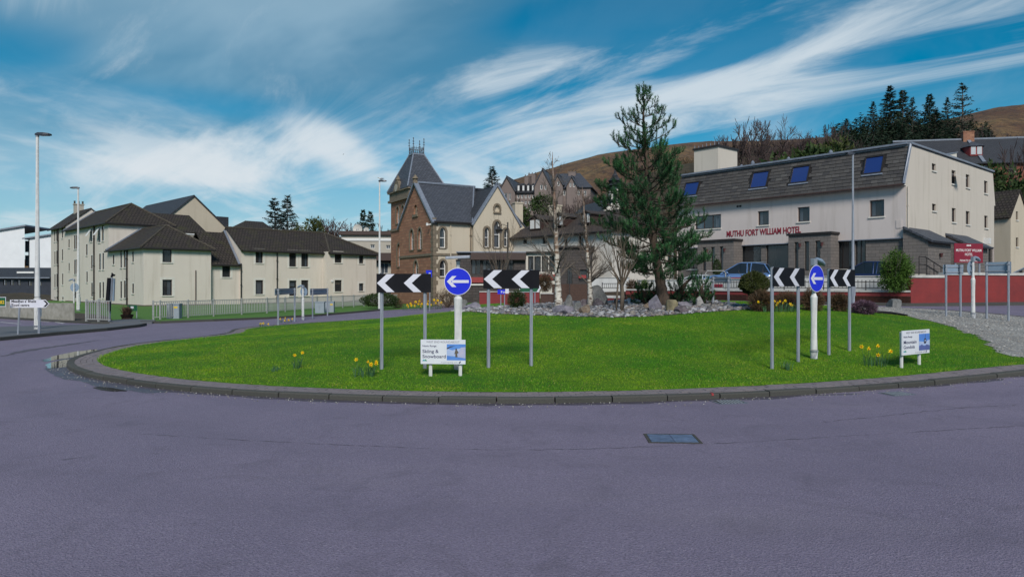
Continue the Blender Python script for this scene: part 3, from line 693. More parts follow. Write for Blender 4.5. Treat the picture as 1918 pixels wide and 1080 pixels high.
        if margin:
            m = MB(); t = -.012; zz = z0 - .092 if sill else z0
            for q in ((a0 - mw, a0 - .001, z0 - mw * .6, z1 + mw), (a1 + .001, a1 + mw, z0 - mw * .6, z1 + mw), (a0, a1, z1 + .001, z1 + mw)): s.bx(m, plane, c, q[0], q[1], t, .02, q[2], q[3])
            m.build('surround', margin, w)
        if hood and arch:
            hb = MB(); ca, cz = (a0 + a1) / 2, z0; kk = 1 + .32 * .5 / (a1 - a0) * 2; o2 = [(ca + (a - ca) * kk, z + .16 * (0 if i in (0, len(ol) - 1) else 1)) for i, (a, z) in enumerate(ol)]
            for i in range(len(ol) - 1):
                v = Vector(s.P(plane, c, 0, .05, 0)) - Vector(s.P(plane, c, 0, -.06, 0)); hb.prism([s.P(plane, c, ol[i][0], -.06, ol[i][1]), s.P(plane, c, ol[i + 1][0], -.06, ol[i + 1][1]), s.P(plane, c, o2[i + 1][0], -.06, o2[i + 1][1]), s.P(plane, c, o2[i][0], -.06, o2[i][1])], v)
            hb.build('surround', hood, w)
        return w
    def roof(s, polys, mat, th=.12, name='roof', parent=None):
        mb = MB()
        for p in polys: mb.slab(p, th)
        return mb.build(name, mat, parent or s.e)
    def pipe(s, plane, c, a, z0, z1, mat='dark_trim', r=.05):
        mb = MB(); p0, p1 = s.P(plane, c, a, -.08, z0), s.P(plane, c, a, -.08, z1); mb.tube([p0, p1], r, 8)
        for k in range(3): z = lerp(z0, z1, (k + .5) / 3); q = Vector(s.P(plane, c, a, -.08, z)); mb.tube([q, q + Vector((0, 0, .08))], r * 1.5, 8)
        mb.build('downpipe', mat, s.e)
    def bar(s, name, mat, *boxes, parent=None):
        mb = MB()
        for b in boxes: mb.box(*b)
        return mb.build(name, mat, parent or s.e)
    def chimney(s, x, y, z0, z1, w=.7, d=.5, mat='harl_grey', pots=2):
        st = MB().box(x - w / 2, x + w / 2, y - d / 2, y + d / 2, z0, z1 - .12).box(x - w / 2 - .06, x + w / 2 + .06, y - d / 2 - .06, y + d / 2 + .06, z1 - .12, z1).build('chimney', mat, s.e)
        for k in range(pots):
            xx = x + (k - (pots - 1) / 2) * w * .45; MB().tube([(xx, y, z1), (xx, y, z1 + .3), (xx, y, z1 + .34)], [.11, .09, .12], 8).build('chimney_pot', 'ridge_tile', st)
def gutter(b, p0, p1, r=.06, mat='dark_trim'): MB().tube([p0, p1], r, 6).build('gutter', mat, b.e)
def zpx(q, ox, oy, k): return [ox + q[0] / k, oy + q[1] / k, ox + q[2] / k, oy + q[3] / k]

# ---------------------------------------------------------------- the flats at the left
b = Bld('flats', 'cream harled flats with brown pantile hip roofs behind white railings', 'flats', 269, 573, 58, 46)
Z2 = lambda q: zpx(q, 80, 330, 3.723); Z3 = lambda q: zpx(q, 400, 350, 4)
ax, ay, by, cy = 5.6, 9.25, 23.9, 30.0; zA, zB, zC = 5.0, 7.63, 8.1
A_ = [(488, 548, 501, 613), (541, 520, 554, 637), (566, 515, 580, 634), (624, 525, 637, 597), (489, 757, 502, 822), (541, 732, 554, 850), (566, 728, 580, 848), (624, 748, 637, 816)]
B_ = [(179, 440, 189, 498), (218, 413, 230, 508), (232, 411, 243, 506), (180, 605, 189, 660), (219, 583, 231, 683), (233, 580, 243, 682), (222, 750, 234, 850), (302, 475, 314, 550), (304, 665, 315, 738), (333, 372, 347, 455), (388, 352, 404, 460), (413, 345, 427, 450), (337, 552, 349, 645), (393, 541, 407, 651), (416, 536, 429, 648), (338, 743, 350, 838), (394, 740, 407, 850), (417, 737, 429, 848)]
C_ = [(80, 378, 88, 455), (94, 374, 103, 452), (133, 356, 143, 430), (81, 525, 89, 615), (94, 520, 103, 612), (134, 510, 143, 587), (81, 683, 90, 775), (95, 680, 104, 772), (135, 677, 144, 755), (82, 840, 90, 912), (95, 838, 104, 910), (136, 840, 146, 910)]
lo = -.35
def holes_of(L, plane, c, f, zmax, zmin=.15):
    out = []
    for q in L:
        h = b.rect(f(q), plane, c); h[1] = max(h[1], zmin); h[3] = min(h[3], zmax - .12); out.append(h)
    return out
def span(h, a0, a1): return [x for x in h if x[0] > a0 + .05 and x[2] < a1 - .05]
hA, hB, hC = span(holes_of(A_, 'L', 0, Z2, zA), 0, ay), span(holes_of(B_, 'L', 0, Z2, zB), ay, by), span(holes_of(C_, 'L', 0, Z2, zC), by, cy)
sq = lambda a0, a1, z1: [(a0, lo), (a1, lo), (a1, z1), (a0, z1)]
for hs_, a0, a1, zt in ((hA, 0, ay, zA), (hB, ay, by, zB), (hC, by, cy, zC)):
    b.wall('L', 0, sq(a0, a1, zt), hs_)
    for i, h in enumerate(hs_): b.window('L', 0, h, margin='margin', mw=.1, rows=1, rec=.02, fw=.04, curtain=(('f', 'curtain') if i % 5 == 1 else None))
hF = holes_of([(835, 498, 900, 600), (835, 720, 903, 830)], 'F', 0, Z2, zA)
b.wall('F', 0, sq(0, ax, zA), hF)
b.window('F', 0, hF[0], margin='margin', mw=.2); b.window('F', 0, hF[1], margin='margin', mw=.2, curtain=('r', 'curtain'))
b.wall('R', ax, sq(0, ay, zA), [])
b.wall('F', ay, [(0, 4.0), (ax, 4.0), (ax, zB), (0, zB)], []); b.wall('R', ax, [(ay, lo), (by, lo), (by, zB), (ay, zB)], [])
b.wall('F', by, [(0, 5), (4.8, 5), (4.8, zC), (2.4, 10.2), (0, zC)], [], name='gable'); b.wall('R', 4.8, [(by, 0), (cy, 0), (cy, zC), (by, zC)], []); b.wall('B', cy, [(0, 0), (4.8, 0), (4.8, zC), (2.4, 10.2), (0, zC)], [])
e = .3; zR = 7.1
b.roof([[(-e, -e, zA - .1), (ax + e, -e, zA - .1), (2.8, 2.8, zR)], [(-e, -e, zA - .1), (2.8, 2.8, zR), (2.8, ay, zR), (-e, ay, zA - .1)], [(ax + e, -e, zA - .1), (ax + e, ay, zA - .1), (2.8, ay, zR), (2.8, 2.8, zR)]], 'pantile')
b.roof([[(-e, ay - e, zB - .1), (ax + e, ay - e, zB - .1), (2.8, ay + 2.8, 9.75)], [(-e, ay - e, zB - .1), (2.8, ay + 2.8, 9.75), (2.8, by, 9.75), (-e, by, zB - .1)], [(ax + e, ay - e, zB - .1), (ax + e, by, zB - .1), (2.8, by, 9.75), (2.8, ay + 2.8, 9.75)]], 'pantile')
b.roof([[(-e, by - .08, zC - .12), (2.4, by - .08, 10.22), (2.4, cy + .2, 10.22), (-e, cy + .2, zC - .12)], [(4.8 + e, by - .08, zC - .12), (2.4, by - .08, 10.22), (2.4, cy + .2, 10.22), (4.8 + e, cy + .2, zC - .12)]], 'pantile')
def ridge(b, *segs, mat='ridge_tile', r=.09):
    for p, q in segs:
        p, q = Vector(p), Vector(q); n = max(2, int((q - p).length / .42)); mb = MB()
        for k in range(n): a_, c_ = p.lerp(q, k / n), p.lerp(q, (k + 1) / n); mb.tube([a_, c_], [r, r * .86], 6)
        mb.build('ridge_tiles', mat, b.e)
ridge(b, ((-e, -e, zA - .06), (2.8, 2.8, zR)), ((ax + e, -e, zA - .06), (2.8, 2.8, zR)), ((2.8, 2.8, zR), (2.8, ay, zR)), ((-e, ay - e, zB - .06), (2.8, ay + 2.8, 9.77)), ((ax + e, ay - e, zB - .06), (2.8, ay + 2.8, 9.77)), ((2.8, ay + 2.8, 9.77), (2.8, by, 9.77)))
MB().slab([(-e - .02, ay - .22, zA + .02), (2.8, ay - .22, zR + .14), (2.8, ay + .02, zR + .14), (-e - .02, ay + .02, zA + .02)], .1).build('flashing', 'lead', b.e)
MB().slab([(-e - .02, by - .25, zB + .0), (2.8, by - .25, 9.9), (2.8, by - .1, 9.9), (-e - .02, by - .1, zB + .0)], .1).build('flashing', 'lead', b.e)
b.chimney(2.4, cy - 1.4, 9.6, 11.0, .9, .6, pots=3)
for p0, p1 in (((-e - .04, -e, zA - .17), (-e - .04, ay, zA - .17)), ((-e, -e - .04, zA - .17), (ax + e, -e - .04, zA - .17)), ((-e - .04, ay - e, zB - .17), (-e - .04, by, zB - .17)), ((-e, ay - e - .04, zB - .17), (ax + e, ay - e - .04, zB - .17)), ((-e - .04, by, zC - .2), (-e - .04, cy, zC - .2))): gutter(b, p0, p1, .075)
for a_, z1 in ((b.at(80 + 593 / 3.723, 560, 'L', 0)[0], zA), (b.at(80 + 363 / 3.723, 560, 'L', 0)[0], zB), (b.at(80 + 112 / 3.723, 560, 'L', 0)[0], zC)): b.pipe('L', 0, a_, lo, z1 - .15, r=.07)
b.bar('plinth', 'plinth', (-.03, ax + .03, -.03, .05, lo, .08)); b.bar('plinth', 'plinth', (-.032, .05, .05, by, lo, .08))
# two sashes tilted open on the top floor
for i in (9, 10):
    h = b.rect(Z2(B_[i]), 'L', 0); z0 = lerp(h[1], h[3], .45); MB().prism([(-.02, h[0] + .05, z0 + .75), (-.02, h[2] - .05, z0 + .75), (-.5, h[2] - .05, z0), (-.5, h[0] + .05, z0)], (.02, 0, .04)).build('open_sash', 'white_trim', b.e)
# link, wing and end block
ly0, lz = .5, 3.75; wx0 = b.at(452, 520, 'F', .2)[0]; wx1 = b.at(605, 520, 'F', .2)[0]; dx1 = b.at(705, 520, 'F', -.6)[0]
hL = holes_of([(65, 592, 126, 675)], 'F', ly0, Z3, lz); b.wall('F', ly0, sq(ax, wx0, lz), hL); b.window('F', ly0, hL[0], margin='margin', mw=.2)
b.roof([[(ax + .02, ly0 - .3, lz - .15), (wx0, ly0 - .3, lz - .15), (wx0, 3.4, 6.75), (ax + .02, 3.4, 6.75)], [(ax, 3.4, 6.75), (wx0, 3.4, 6.75), (wx0, 6.5, 4), (ax, 6.5, 4)]], 'pantile')
gutter(b, (ax, ly0 - .34, lz - .22), (wx0, ly0 - .34, lz - .22), .075)
zW, wr, wy = 5.1, 7.25, 3.3
hW = holes_of([(315, 475, 370, 570), (567, 482, 620, 597), (657, 484, 710, 597), (315, 697, 373, 802), (567, 700, 622, 815), (657, 698, 711, 812)], 'F', .2, Z3, zW)
b.wall('F', .2, sq(wx0, wx1, zW), hW); b.wall('L', wx0, [(.2, lo), (6.6, lo), (6.6, zW), (wy, wr), (.2, zW)], [], name='gable')
for i, h in enumerate(hW): b.window('F', .2, h, margin='margin', mw=.2, curtain=[('r', 'curtain'), None, ('b', 'curtain'), ('f', 'curtain'), ('t', 'curtain'), None][i])
hD = holes_of([(908, 490, 960, 568), (1090, 515, 1124, 573), (908, 697, 961, 782), (1090, 722, 1124, 778)], 'F', -.6, Z3, zW)
b.wall('F', -.6, sq(wx1, dx1, zW), hD); b.wall('L', wx1, sq(-.6, .2, zW), [])
b.wall('R', dx1, sq(-.6, 6.6, zW), []); b.wall('B', 6.6, sq(ax, dx1, zW), [])
for i, h in enumerate(hD): b.window('F', -.6, h, margin='margin', mw=.2, curtain=[None, None, ('t', 'curtain_warm'), ('f', 'curtain')][i])
hx = dx1 - 3.9
b.roof([[(wx0 - .12, -.1, zW - .12), (wx1 + .2, -.1, zW - .12), (wx1 + 2, wy, wr), (wx0 - .12, wy, wr)], [(wx0 - .12, wy, wr), (hx, wy, wr), (dx1 + e, 6.9, zW), (wx0 - .12, 6.9, zW)]], 'pantile')
b.roof([[(wx1 + .1, -.9, zW - .12), (dx1 + e, -.9, zW - .12), (hx, wy, wr + .02)], [(wx1 + .1, -.9, zW - .12), (hx, wy, wr + .02), (wx1 + .6, wy, wr - .05), (wx1 + .1, .2, zW + .1)], [(dx1 + e, -.9, zW - .12), (dx1 + e, 6.9, zW - .12), (hx, wy, wr + .02)]], 'pantile')
ridge(b, ((wx0 - .12, wy, wr + .03), (hx, wy, wr + .03)), ((hx, wy, wr + .05), (dx1 + e, -.9, zW - .06)), ((wx1 + .1, -.9, zW - .06), (hx, wy, wr + .05)))
MB().slab([(wx0 - .3, ly0 - .4, lz - .05), (wx0 - .3, 3.35, 7.0), (wx0 - .1, 3.35, 7.0), (wx0 - .1, ly0 - .4, lz - .05)], .08).build('flashing', 'lead', b.e)
gutter(b, (wx0, -.14, zW - .2), (wx1, -.14, zW - .2), .075); gutter(b, (wx1 + .1, -.94, zW - .2), (dx1 + e, -.94, zW - .2), .075)
b.pipe('F', .2, b.at(518.5, 520, 'F', .2)[0], lo, zW - .15, r=.06); b.pipe('F', .2, wx0 - .05, lo, lz, r=.06)
b.bar('plinth', 'plinth', (wx0, wx1, .17, .25, lo, .08)); b.bar('plinth', 'plinth', (wx1, dx1, -.63, -.55, lo, .08))
for px_, py_ in ((621.5, 475.5), (622, 526)): q = b.at(px_, py_, 'F', -.6); b.bar('vent', 'white_trim', (q[0] - .12, q[0] + .12, -.7, -.6, q[1] - .1, q[1] + .1))
b.bar('cable_pipe', 'brown_trim', (b.at(366.5, 540, 'F', 0)[0] - .03, b.at(366.5, 540, 'F', 0)[0] + .03, -.06, 0, lo, b.at(366, 506, 'F', 0)[1]))

# rear parts of the estate
b = Bld('rear_flats', 'low rear flats roofs of brown tiles between hip roof and slate gable', 'flats', 300, 560, 76, 46)
q = [b.at(302, 404, 'F', 3), b.at(372, 404.5, 'F', 3)]; ez = b.at(384, 437, 'F', 0)
b.wall('F', 0, [(-1, -1), (ez[0], -1), (ez[0], ez[1]), (-1, ez[1])], [], 'harl_flats'); b.wall('B', 6, [(-1, -1), (ez[0], -1), (ez[0], ez[1]), (-1, ez[1])], [], 'harl_flats')
b.roof([[(-1.2, -.3, ez[1]), (ez[0] + .2, -.3, ez[1]), (ez[0] - .6, 3, q[1][1]), (-1.2, 3, q[1][1])], [(-1.2, 6.3, ez[1]), (ez[0] + .2, 6.3, ez[1]), (ez[0] - .6, 3, q[1][1]), (-1.2, 3, q[1][1])]], 'pantile')
b.bar('fascia', 'white_trim', (ez[0] - 4, ez[0] + .2, -.36, -.3, ez[1] - .25, ez[1] - .12))
b = Bld('hip_roof_block', 'low block with brown hip roof peeping over the long flats wing', 'flats', 455, 560, 84, 46)
q = b.at(488, 415, 'F', 3); ez = b.at(455, 432, 'F', 0)[1]; L_ = b.at(515, 432, 'F', 0)[0]
b.wall('F', 0, [(0, -1), (L_, -1), (L_, ez), (0, ez)], [], 'harl_flats')
b.roof([[(-.3, -.3, ez), (L_ + .3, -.3, ez), (q[0] + .3, 3, q[1]), (q[0] - 2, 3, q[1])], [(-.3, -.3, ez), (q[0] - 2, 3, q[1]), (-.3, 6, ez)], [(L_ + .3, -.3, ez), (L_ + .3, 6, ez), (q[0] + .3, 3, q[1])]], 'pantile')
b = Bld('slate_gable_house', 'tall cream gable with blue slate roof rising behind the flats', 'building', 423, 560, 90, 46)
ap = b.at(363, 366.5, 'F', 0); rf_ = b.at(423, 425, 'F', 0); hw = rf_[0] - ap[0]; le = rf_[1]
b.wall('F', 0, [(ap[0] - hw, -1), (ap[0] + hw, -1), (ap[0] + hw, le), ap, (ap[0] - hw, le)], [], 'harl_cream', 'gable'); b.wall('L', ap[0] - hw, [(0, -1), (17, -1), (17, le), (0, le)], [], 'harl_cream'); b.wall('R', ap[0] + hw, [(0, -1), (17, -1), (17, le), (0, le)], [], 'harl_cream')
b.roof([[(ap[0] - hw - .3, -.15, le - .2), (ap[0], -.15, ap[1] + .1), (ap[0], 17, ap[1] + .1), (ap[0] - hw - .3, 17, le - .2)], [(ap[0] + hw + .3, -.15, le - .2), (ap[0], -.15, ap[1] + .1), (ap[0], 17, ap[1] + .1), (ap[0] + hw + .3, 17, le - .2)]], 'slate_dark', .16)
zq = b.at(410, 408, 'R', ap[0] + hw); MB().box(ap[0] + hw - 1.2, ap[0] + hw + .8, 1, 4, le + .2, le + 1.4).build('dormer', 'slate_dark', b.e)
# modern block and dark shed far left
b = Bld('modern_block', 'white clad modern block with monopitch roofs at the far left', 'building', -60, 575, 118, 8)
tl, tr = b.at(-60, 443, 'F', 0), b.at(46, 422, 'F', 0); z0 = b.at(0, 500, 'F', 0)[1]
b.wall('F', 0, [(-2, -1), (tr[0], -1), (tr[0], tr[1]), (-2, tl[1])], [], 'cladding')
b.roof([[(-2, -.4, tl[1]), (tr[0] + .3, -.4, tr[1] + .1), (tr[0] + .3, 8, tr[1] + .1), (-2, 8, tl[1])]], 'lead', .25)
hs_ = [b.rect(q, 'F', 1.2) for q in ((47, 451, 57, 472), (47, 478, 57, 498))]; x2 = b.at(60, 500, 'F', 1.2)[0]
b.wall('F', 1.2, [(tr[0], -1), (x2, -1), (x2, tr[1] - 2), (tr[0], tr[1] - 2)], hs_, 'cladding_dark')
for h in hs_: b.window('F', 1.2, h, frame='dark_trim', rows=2, gl='glass', curtain=('f', 'curtain'), sill=None)
x3 = b.at(97, 500, 'F', .4)[0]; t0, t1 = b.at(60, 446, 'F', .4)[1], b.at(97, 438, 'F', .4)[1]
hs_ = [b.rect(q, 'F', .4) for q in ((71, 446, 74, 470), (71, 477, 74, 498))]
b.wall('F', .4, [(x2, -1), (x3 + 6, -1), (x3 + 6, t1 + 1), (x2, t0)], hs_, 'cladding')
for h in hs_: b.window('F', .4, h, sill=None)
b.roof([[(x2 - 1, 0, t0), (x3 + 6, 0, t1 + 1.05), (x3 + 6, 8, t1 + 1.05), (x2 - 1, 8, t0)]], 'lead', .22)
b = Bld('dark_shed', 'low dark blue building with small lit windows at the left', 'building', -60, 573, 92, 3)
zt, ze = b.at(0, 501, 'F', 4)[1], b.at(0, 519, 'F', 0)[1]; xe = b.at(98, 520, 'F', 0)[0]
hs_ = [b.rect(q, 'F', 0) for q in ((6, 524, 12.5, 534), (19.5, 524, 26, 534), (33, 524, 39, 534), (53, 526, 60, 535), (73, 527, 78, 535), (8, 552, 60, 566))]
b.wall('F', 0, [(0, -1), (xe, -1), (xe, ze), (0, ze)], hs_, 'cladding_dark')
for h in hs_[:5]: b.window('F', 0, h, frame='dark_trim', sill=None, curtain=('f', 'curtain_warm'), back=False, fw=.04)
b.window('F', 0, hs_[5], frame='dark_trim', cols=5, sill=None)
b.roof([[(-1, -.5, ze), (xe + .4, -.5, ze), (xe + .4, 4, zt), (-1, 4, zt)], [(-1, 9, ze), (xe + .4, 9, ze), (xe + .4, 4, zt), (-1, 4, zt)]], 'slate_dark', .2)
b.bar('gutter', 'lead', (0, xe, -.62, -.52, ze - .15, ze)); q = b.rect((23, 508, 55, 511.5), 'F', -.3); b.bar('roof_light', 'white_trim', (q[0], q[2], .6, .75, q[1], q[3]))
# ---------------------------------------------------------------- the sandstone hall with its tower
b = Bld('stone_hall', 'red sandstone hall with arched windows, steep slate roof and spired corner tower', 'hall', 811, 545, 58, 30)
Z4 = lambda q: zpx(q, 680, 240, 3.1765)
zE, zT, gd = 5.9, 9.5, 7.8; lo = -1.2
def hl(L, plane, c, f=Z4, arch=True): return [(*b.rect(f(q), plane, c), 'a') if arch else b.rect(f(q), plane, c) for q in L]
hG = hl([(280, 605, 302, 722), (328, 597, 350, 718), (305, 790, 328, 870)], 'L', 0); nG = hl([(301, 458, 324, 512)], 'L', 0)
hG = [h for h in hG if h[0] > .3 and h[2] < gd - .3]
b.wall('L', 0, [(0, lo), (gd, lo), (gd, zE), (gd / 2, zT), (0, zE)], hG + nG, 'sandstone', 'gable', .25)
for h in hG: b.window('L', 0, h, 'white_trim', rows=2, sill='dressing', hood='dressing', fw=.07, rec=.15, curtain=('b', 'curtain'))
h = nG[0]; MB().box(.2, .25, h[0], h[2], h[1], h[3]).build('niche', 'dressing', b.e); MB().tube([(.12, (h[0] + h[2]) / 2, h[1]), (.12, (h[0] + h[2]) / 2, h[1] + .5), (.12, (h[0] + h[2]) / 2, h[1] + .7)], [.16, .12, .06], 8).build('niche_figure', 'dressing', b.e); b.bar('niche_sill', 'dressing', (-.1, .1, h[0] - .15, h[2] + .15, h[1] - .2, h[1]))
x1 = b.at(884, 480, 'F', 0)[0]; x2 = b.at(973, 480, 'F', -.3)[0]; xm = (x1 + x2) / 2
hS = hl([(455, 590, 491, 712), (455, 785, 492, 885)], 'F', 0); b.wall('F', 0, [(0, lo), (x1, lo), (x1, zE), (0, zE)], hS, 'harl_cream', th=.25)
for h in hS: b.window('F', 0, h, 'white_trim', rows=2, sill='dressing', hood='dressing', fw=.07, rec=.15, curtain=('b', 'curtain'))
za = b.at(930, 345.5, 'F', -.3)[1]
hC = hl([(722, 590, 750, 708), (778, 552, 815, 712), (838, 598, 862, 705)], 'F', -.3); nC = hl([(781, 455, 814, 500)], 'F', -.3)
b.wall('F', -.3, [(x1, lo), (x2, lo), (x2, zE - .1), (xm, za), (x1, zE - .1)], hC + nC, 'harl_cream', 'gable', .25)
for h in hC: b.window('F', -.3, h, 'white_trim', rows=2, sill='dressing', hood='dressing', fw=.07, rec=.15, curtain=('f', 'curtain'))
h = nC[0]; MB().box(h[0], h[2], -.1, -.05, h[1], h[3]).build('niche', 'harl_cream', b.e); b.bar('niche_sill', 'dressing', (h[0] - .1, h[2] + .1, -.42, -.3, h[1] - .15, h[1]))
mb = MB()
for a_, z_ in b.arc(*h[:4]): pass
cur = b.arc(*h[:4]); ol = [(h[0], h[1])] + cur + [(h[2], h[1])]; ca = (h[0] + h[2]) / 2; o2 = [(ca + (a - ca) * 1.45, z + .15) for a, z in ol]
for i in range(len(ol) - 1): mb.prism([(ol[i][0], -.36, ol[i][1]), (ol[i + 1][0], -.36, ol[i + 1][1]), (o2[i + 1][0], -.36, o2[i + 1][1]), (o2[i][0], -.36, o2[i][1])], (0, .1, 0))
mb.build('niche_surround', 'dressing', b.e)
b.wall('L', x1, [(-.3, lo), (0, lo), (0, zE), (-.3, zE)], [], 'harl_cream'); b.wall('R', x2, [(-.3, lo), (gd, lo), (gd, zE), (-.3, zE)], [], 'harl_cream'); b.wall('B', gd, [(0, lo), (x2, lo), (x2, zE), (0, zE)], [], 'sandstone')
ym = gd / 2
b.roof([[(.0, -.25, zE - .1), (x1 + .3, -.25, zE - .1), (xm, ym, zT), (.0, ym, zT)], [(0, ym, zT), (x2 + .2, ym, zT), (x2 + .2, gd + .25, zE - .1), (0, gd + .25, zE - .1)]], 'slate', .14)
b.roof([[(x1 - .2, -.25, zE - .25), (xm, -.25, za - .05), (xm, ym, za - .05), (x1 - .2, 1.2, zE + .3)], [(x2 + .2, -.25, zE - .25), (xm, -.25, za - .05), (xm, ym, za - .05), (x2 + .2, ym + 1, zE - .25)]], 'slate_dark', .14)
mb = MB()      # skews along the gables
for y0, y1, z0, z1 in ((-.3, ym, zE - .15, zT + .18), (gd + .3, ym, zE - .15, zT + .18)): mb.slab([(-.18, y0, z0), (-.18, y1, z1), (.22, y1, z1), (.22, y0, z0)], .16)
mb.build('skew', 'lead', b.e); mb = MB()
for xa, xb in ((x1 - .25, xm), (x2 + .25, xm)): mb.slab([(xa, -.45, zE - .2), (xb, -.45, za + .14), (xb, -.08, za + .14), (xa, -.08, zE - .2)], .16)
mb.build('skew', 'lead', b.e)
MB().tube([(0, ym, zT + .1), (xm, ym, zT + .1)], .1, 6).build('ridge', 'lead', b.e); MB().tube([(0, ym, zT), (0, ym, zT + .35), (0, ym, zT + .4), (0, ym, zT + .75)], [.25, .2, .3, .05], 8).build('finial', 'dressing', b.e)
MB().tube([(x1 - .05, -.2, zE), (xm - .15, ym, zT + .1)], .07, 6).build('valley', 'lead', b.e)
zs = b.at(811, 476, 'F', 0)[1]
b.bar('string_course', 'dressing', (-.08, x1, -.08, -.002, zs - .1, zs + .1)); b.bar('string_course', 'dressing', (-.082, -.002, -.08, gd, zs - .1, zs + .1))
zq = lo
while zq < zE:      # corner stones
    w = .45 if int(zq / .35) % 2 else .3; b.bar('quoin', 'dressing', (-.03, w, -.03, .0, zq, zq + .33)); b.bar('quoin', 'dressing', (-.032, .0, -.03, w, zq, zq + .33)); zq += .35
gutter(b, (0, -.3, zE - .12), (x1, -.3, zE - .12), .08); b.pipe('F', 0, b.at(843.5, 480, 'F', 0)[0], lo, zE, r=.05, mat='harl_cream'); b.pipe('F', 0, x1 - .15, lo, zE, r=.07, mat='dressing')
MB().tube([(-.02, .3, zE - .3), (-.3, .3, zE - .35), (-.4, .3, zE - .3)], .06, 6).tube([(-.4, .3, zE - .2), (-.4, .3, zE - .42)], .1, 8).build('camera_dome', 'white_trim', b.e)
# tower
tx, ty, sx, sy = .6, 6.8, 3.4, 4.9; zt = 9.35
hT = hl([(198, 470, 216, 565), (229, 462, 247, 552), (205, 690, 223, 822)], 'L', tx); hT = [h for h in hT if h[0] > ty + .2 and h[2] < ty + sy - .2]
b.wall('L', tx, [(ty, lo), (ty + sy, lo), (ty + sy, zt), (ty, zt)], hT, 'sandstone', 'tower_wall', .25)
for h in hT: b.window('L', tx, h, 'white_trim', rows=2, sill='dressing', hood='dressing', fw=.06, rec=.15, curtain=('f', 'curtain'))
b.wall('F', ty, [(tx, 6), (tx + sx, 6), (tx + sx, zt), (tx, zt)], [], 'sandstone', 'tower_wall'); b.wall('B', ty + sy, [(tx, lo), (tx + sx, lo), (tx + sx, zt), (tx, zt)], [], 'sandstone', 'tower_wall'); b.wall('R', tx + sx, [(ty, lo), (ty + sy, lo), (ty + sy, zt), (ty, zt)], [], 'sandstone', 'tower_wall')
zp = b.at(729, 378, 'L', tx)[1]
b.bar('parapet', 'dressing', (tx - .12, tx + sx + .12, ty - .12, ty + sy + .12, zp, zt + .05)); b.bar('cornice', 'dressing', (tx - .25, tx + sx + .25, ty - .25, ty + sy + .25, zp - .22, zp)); b.bar('cornice', 'dressing', (tx - .28, tx + sx + .28, ty - .28, ty + sy + .28, zt + .05, zt + .2))
zs2 = b.at(735, 432, 'L', tx)[1]; b.bar('string_course', 'dressing', (tx - .1, tx + sx, ty - .1, ty + sy + .1, zs2 - .1, zs2 + .1))
cx_, cy_ = tx + sx / 2, ty + sy / 2; zk = b.at(775, 293, 'L', cx_)[1]; pw = .54; q0 = [(tx - .3, ty - .3), (tx + sx + .3, ty - .3), (tx + sx + .3, ty + sy + .3), (tx - .3, ty + sy + .3)]; q1 = [(cx_ - pw, cy_ - pw), (cx_ + pw, cy_ - pw), (cx_ + pw, cy_ + pw), (cx_ - pw, cy_ + pw)]
b.roof([[(*q0[i], zt + .2), (*q0[(i + 1) % 4], zt + .2), (*q1[(i + 1) % 4], zk), (*q1[i], zk)] for i in range(4)], 'slate', .1, 'tower_roof'); b.bar('roof_platform', 'lead', (cx_ - pw - .08, cx_ + pw + .08, cy_ - pw - .08, cy_ + pw + .08, zk - .05, zk + .08))
mb = MB()
for i in range(4): mb.tube([(*q0[i], zt + .24), (*q1[i], zk + .04)], .07, 6)
mb.build('hip_rolls', 'lead', b.e)
# iron cresting: corner standards and scrolled rails
mb = MB()
for i, (x, y) in enumerate(q1):
    mb.tube([(x, y, zk), (x, y, zk + 1.45)], .028, 6)
    for zz in (.95, 1.2): mb.tube([(x - .1, y, zk + zz), (x + .1, y, zk + zz)], .022, 5).tube([(x, y - .1, zk + zz), (x, y + .1, zk + zz)], .022, 5)
    mb.tube([(x, y, zk + 1.42), (x, y, zk + 1.5), (x, y, zk + 1.6)], [.02, .06, .01], 6)
    X, Y = q1[(i + 1) % 4]
    for zz in (.12, .62): mb.tube([(x, y, zk + zz), (X, Y, zk + zz)], .022, 5)
    for k in range(5):
        f = (k + .5) / 5; px_, py_ = lerp(x, X, f), lerp(y, Y, f); ring = [(px_ + (X - x) * .085 * math.cos(t), py_ + (Y - y) * .085 * math.cos(t), zk + .37 + .2 * math.sin(t)) for t in [k2 * math.pi / 5 for k2 in range(11)]]; mb.tube(ring, .016, 4); mb.tube([(px_, py_, zk + .6), (px_, py_, zk + .82)], [.02, .005], 4)
mb.build('cresting', 'brown_trim', b.e)
# little pediment on the parapet
pp = b.at(745, 352, 'L', tx - .15); cy2 = pp[0]; mb = MB(); ol = [(cy2 + .85, zt + .1), (cy2 + .85, zt + .35)] + [(cy2 + .62 * math.cos(t), zt + .5 + .62 * math.sin(t)) for t in [k * math.pi / 10 for k in range(11)]] + [(cy2 - .85, zt + .35), (cy2 - .85, zt + .1)]
mb.prism([(tx - .3, a, z) for a, z in ol], (.35, 0, 0)); mb.tube([(tx - .12, cy2, zt + 1.05), (tx - .12, cy2, zt + 1.2), (tx - .12, cy2, zt + 1.6)], [.2, .24, .05], 8); mb.build('pediment', 'dressing', b.e)
MB().tube([(tx - .36, cy2, zt + .42), (tx - .3, cy2, zt + .42)], .36, 14).build('roundel', 'harl_grey', b.e)

